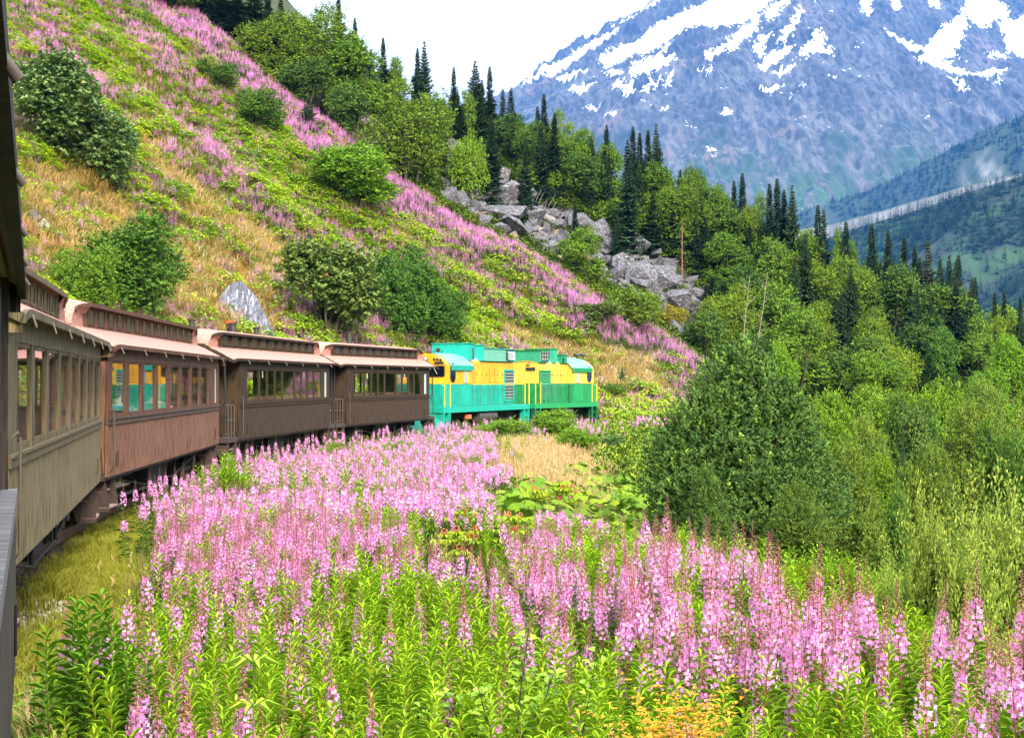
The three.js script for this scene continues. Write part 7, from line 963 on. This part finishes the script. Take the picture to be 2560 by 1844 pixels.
// ---------- passengers seated inside the carriages ----------
{
  const J = { hip: [0.12, 0.56, 0], chest: [0.02, 0.98, 0], neck: [0.01, 1.14, 0], head: [0.04, 1.27, 0], sL: [0.02, 1.06, -0.19], eL: [0.1, 0.8, -0.24], hL: [0.34, 0.72, -0.14], sR: [0.02, 1.06, 0.19], eR: [0.12, 0.86, 0.3], hR: [0.36, 0.98, 0.28], kL: [0.55, 0.58, -0.11], kR: [0.55, 0.58, 0.12], fL: [0.56, 0.1, -0.11], fR: [0.58, 0.1, 0.12], tL: [0.72, 0.05, -0.12], tR: [0.74, 0.05, 0.13], hipL: [0.12, 0.55, -0.09], hipR: [0.12, 0.55, 0.09] };
  const B = [['hip', 'chest', 0.15, 0.16], ['chest', 'neck', 0.12, 0.055], ['neck', 'head', 0.055, 0.05], ['sL', 'eL', 0.055, 0.042], ['eL', 'hL', 0.042, 0.03], ['sR', 'eR', 0.055, 0.042], ['eR', 'hR', 0.042, 0.03], ['chest', 'sL', 0.1, 0.065], ['chest', 'sR', 0.1, 0.065], ['hipL', 'kL', 0.088, 0.06], ['hipR', 'kR', 0.088, 0.06], ['kL', 'fL', 0.058, 0.038], ['kR', 'fR', 0.058, 0.038], ['fL', 'tL', 0.042, 0.034], ['fR', 'tR', 0.042, 0.034]];
  for (const [h, s] of [['hL', -1], ['hR', 1]]) { const p = J[h]; J[h + 'p'] = [p[0] + 0.07, p[1] + 0.005, p[2]]; B.push([h, h + 'p', 0.03, 0.026]); for (let f = 0; f < 4; f++) { J[h + 'a' + f] = [p[0] + 0.075, p[1] + 0.006, p[2] + (f - 1.5) * 0.02]; J[h + 'b' + f] = [p[0] + 0.12 + [0.012, 0.022, 0.016, 0][f], p[1] - 0.012, p[2] + (f - 1.5) * 0.022]; B.push([h + 'a' + f, h + 'b' + f, 0.0095, 0.008]); } J[h + 't0'] = [p[0] + 0.025, p[1], p[2] - s * 0.02]; J[h + 't1'] = [p[0] + 0.075, p[1] + 0.01, p[2] - s * 0.05]; B.push([h + 't0', h + 't1', 0.012, 0.009]); }
  const sdf = (x, y, z) => { let acc = 0; const K = 26; for (const [a, b, r0, r1] of B) { const A = J[a], E = J[b], dx = E[0] - A[0], dy = E[1] - A[1], dz = E[2] - A[2], t = clamp(((x - A[0]) * dx + (y - A[1]) * dy + (z - A[2]) * dz) / (dx * dx + dy * dy + dz * dz)), d = Math.hypot(x - A[0] - dx * t, y - A[1] - dy * t, z - A[2] - dz * t) - lerp(r0, r1, t); if (d < 0.2) acc += Math.exp(-K * d); }
    const hx = (x - 0.045) / 0.098, hy = (y - 1.28) / 0.125, hz = z / 0.08, hd = (Math.sqrt(hx * hx + hy * hy + hz * hz) - 1) * 0.09; acc += Math.exp(-K * 1.5 * hd); const nz = Math.hypot(x - 0.145, (y - 1.265) * 0.8, z) - 0.014; acc += Math.exp(-60 * nz) * (nz < 0.1 ? 1 : 0); for (const s of [-1, 1]) { const ed = Math.hypot((x - 0.035) * 1.2, (y - 1.27) * 0.8, (z - s * 0.082) * 1.4) - 0.022; if (ed < 0.1) acc += Math.exp(-60 * ed); }
    return acc > 0 ? -Math.log(acc) / K : 0.3; };
  const N = 110, S = 0.86, mc = new MarchingCubes(N, new THREE.MeshStandardMaterial(), false, false, 60000); mc.isolation = 0;
  for (let k = 0; k < N; k++) for (let j = 0; j < N; j++) for (let i = 0; i < N; i++) mc.field[k * N * N + j * N + i] = -sdf((i / N * 2 - 1) * S + 0.25, (j / N * 2 - 1) * S + 0.68, (k / N * 2 - 1) * S);
  mc.update(); const cnt = mc.count, P = new Float32Array(cnt * 3), Nn = new Float32Array(cnt * 3), base = [];
  for (let k = 0; k < cnt; k++) { const x = mc.positionArray[k * 3] * S + 0.25, y = mc.positionArray[k * 3 + 1] * S + 0.68, z = mc.positionArray[k * 3 + 2] * S; P.set([x, y, z], k * 3); Nn.set([mc.normalArray[k * 3], mc.normalArray[k * 3 + 1], mc.normalArray[k * 3 + 2]], k * 3); const hand = Math.min(Math.hypot(x - J.hL[0] - 0.05, y - J.hL[1], z - J.hL[2]), Math.hypot(x - J.hR[0] - 0.05, y - J.hR[1], z - J.hR[2])) < 0.11; base.push(y > 1.13 || hand ? (x > 0.11 && y < 1.235 && y > 1.222 && Math.abs(z) < 0.025 ? 3 : x > 0.11 && Math.abs(y - 1.29) < 0.008 && Math.abs(Math.abs(z) - 0.033) < 0.012 ? 4 : 0) : y > 0.66 || x < 0.2 && y > 0.6 ? 1 : y < 0.1 ? 4 : 2); }
  const skin = std([1, 1, 1], { vertexColors: true, roughness: 0.7 });
  const hair = (() => { const q = new THREE.SphereGeometry(0.105, 16, 12, 0, 6.3, 0, 1.75); q.scale(1.02, 1.18, 0.86); q.rotateZ(0.35); q.translate(0.03, 1.295, 0); return q; })();
  const make = (shirt, trousers, hairC, label, car, x, z, turn) => { const c = new Float32Array(cnt * 3); for (let k = 0; k < cnt; k++) c.set([[0.50, 0.29, 0.21], shirt, trousers, [0.40, 0.14, 0.12], [0.03, 0.025, 0.02]][base[k]], k * 3); const gq = new THREE.BufferGeometry(); gq.setAttribute('position', new THREE.BufferAttribute(P, 3)); gq.setAttribute('normal', new THREE.BufferAttribute(Nn, 3)); gq.setAttribute('color', new THREE.BufferAttribute(c, 3)); const t = thing('person', label, 'person'); mesh('body', gq, skin, t); mesh('hair', hair, std(hairC, { roughness: 0.9 }), t); car.updateMatrixWorld(true); t.position.copy(V(x, 1.0, z).applyMatrix4(car.matrixWorld)); t.rotation.y = car.rotation.y + turn; };
  const cars = scene.children.filter((o) => /^passenger_carriage/.test(o.name));
  make([0.02, 0.09, 0.42], [0.03, 0.03, 0.05], [0.05, 0.03, 0.02], 'seated person in a bright blue top behind the second window of the reddish carriage', cars[2], 2.72, 0.80, 0);
  make([0.30, 0.22, 0.18], [0.05, 0.05, 0.06], [0.10, 0.06, 0.03], 'seated person in a tan top behind a middle window of the reddish carriage', cars[2], 6.52, 0.80, 0);
  make([0.02, 0.05, 0.30], [0.03, 0.03, 0.04], [0.03, 0.02, 0.015], 'seated person in a dark blue top behind the nearest window of the olive brown carriage', cars[1], 0.82, 0.80, 0);
}
scene.fog = new THREE.FogExp2(RGB(...FOG.color), FOG.density);
renderer.render(scene, camera);
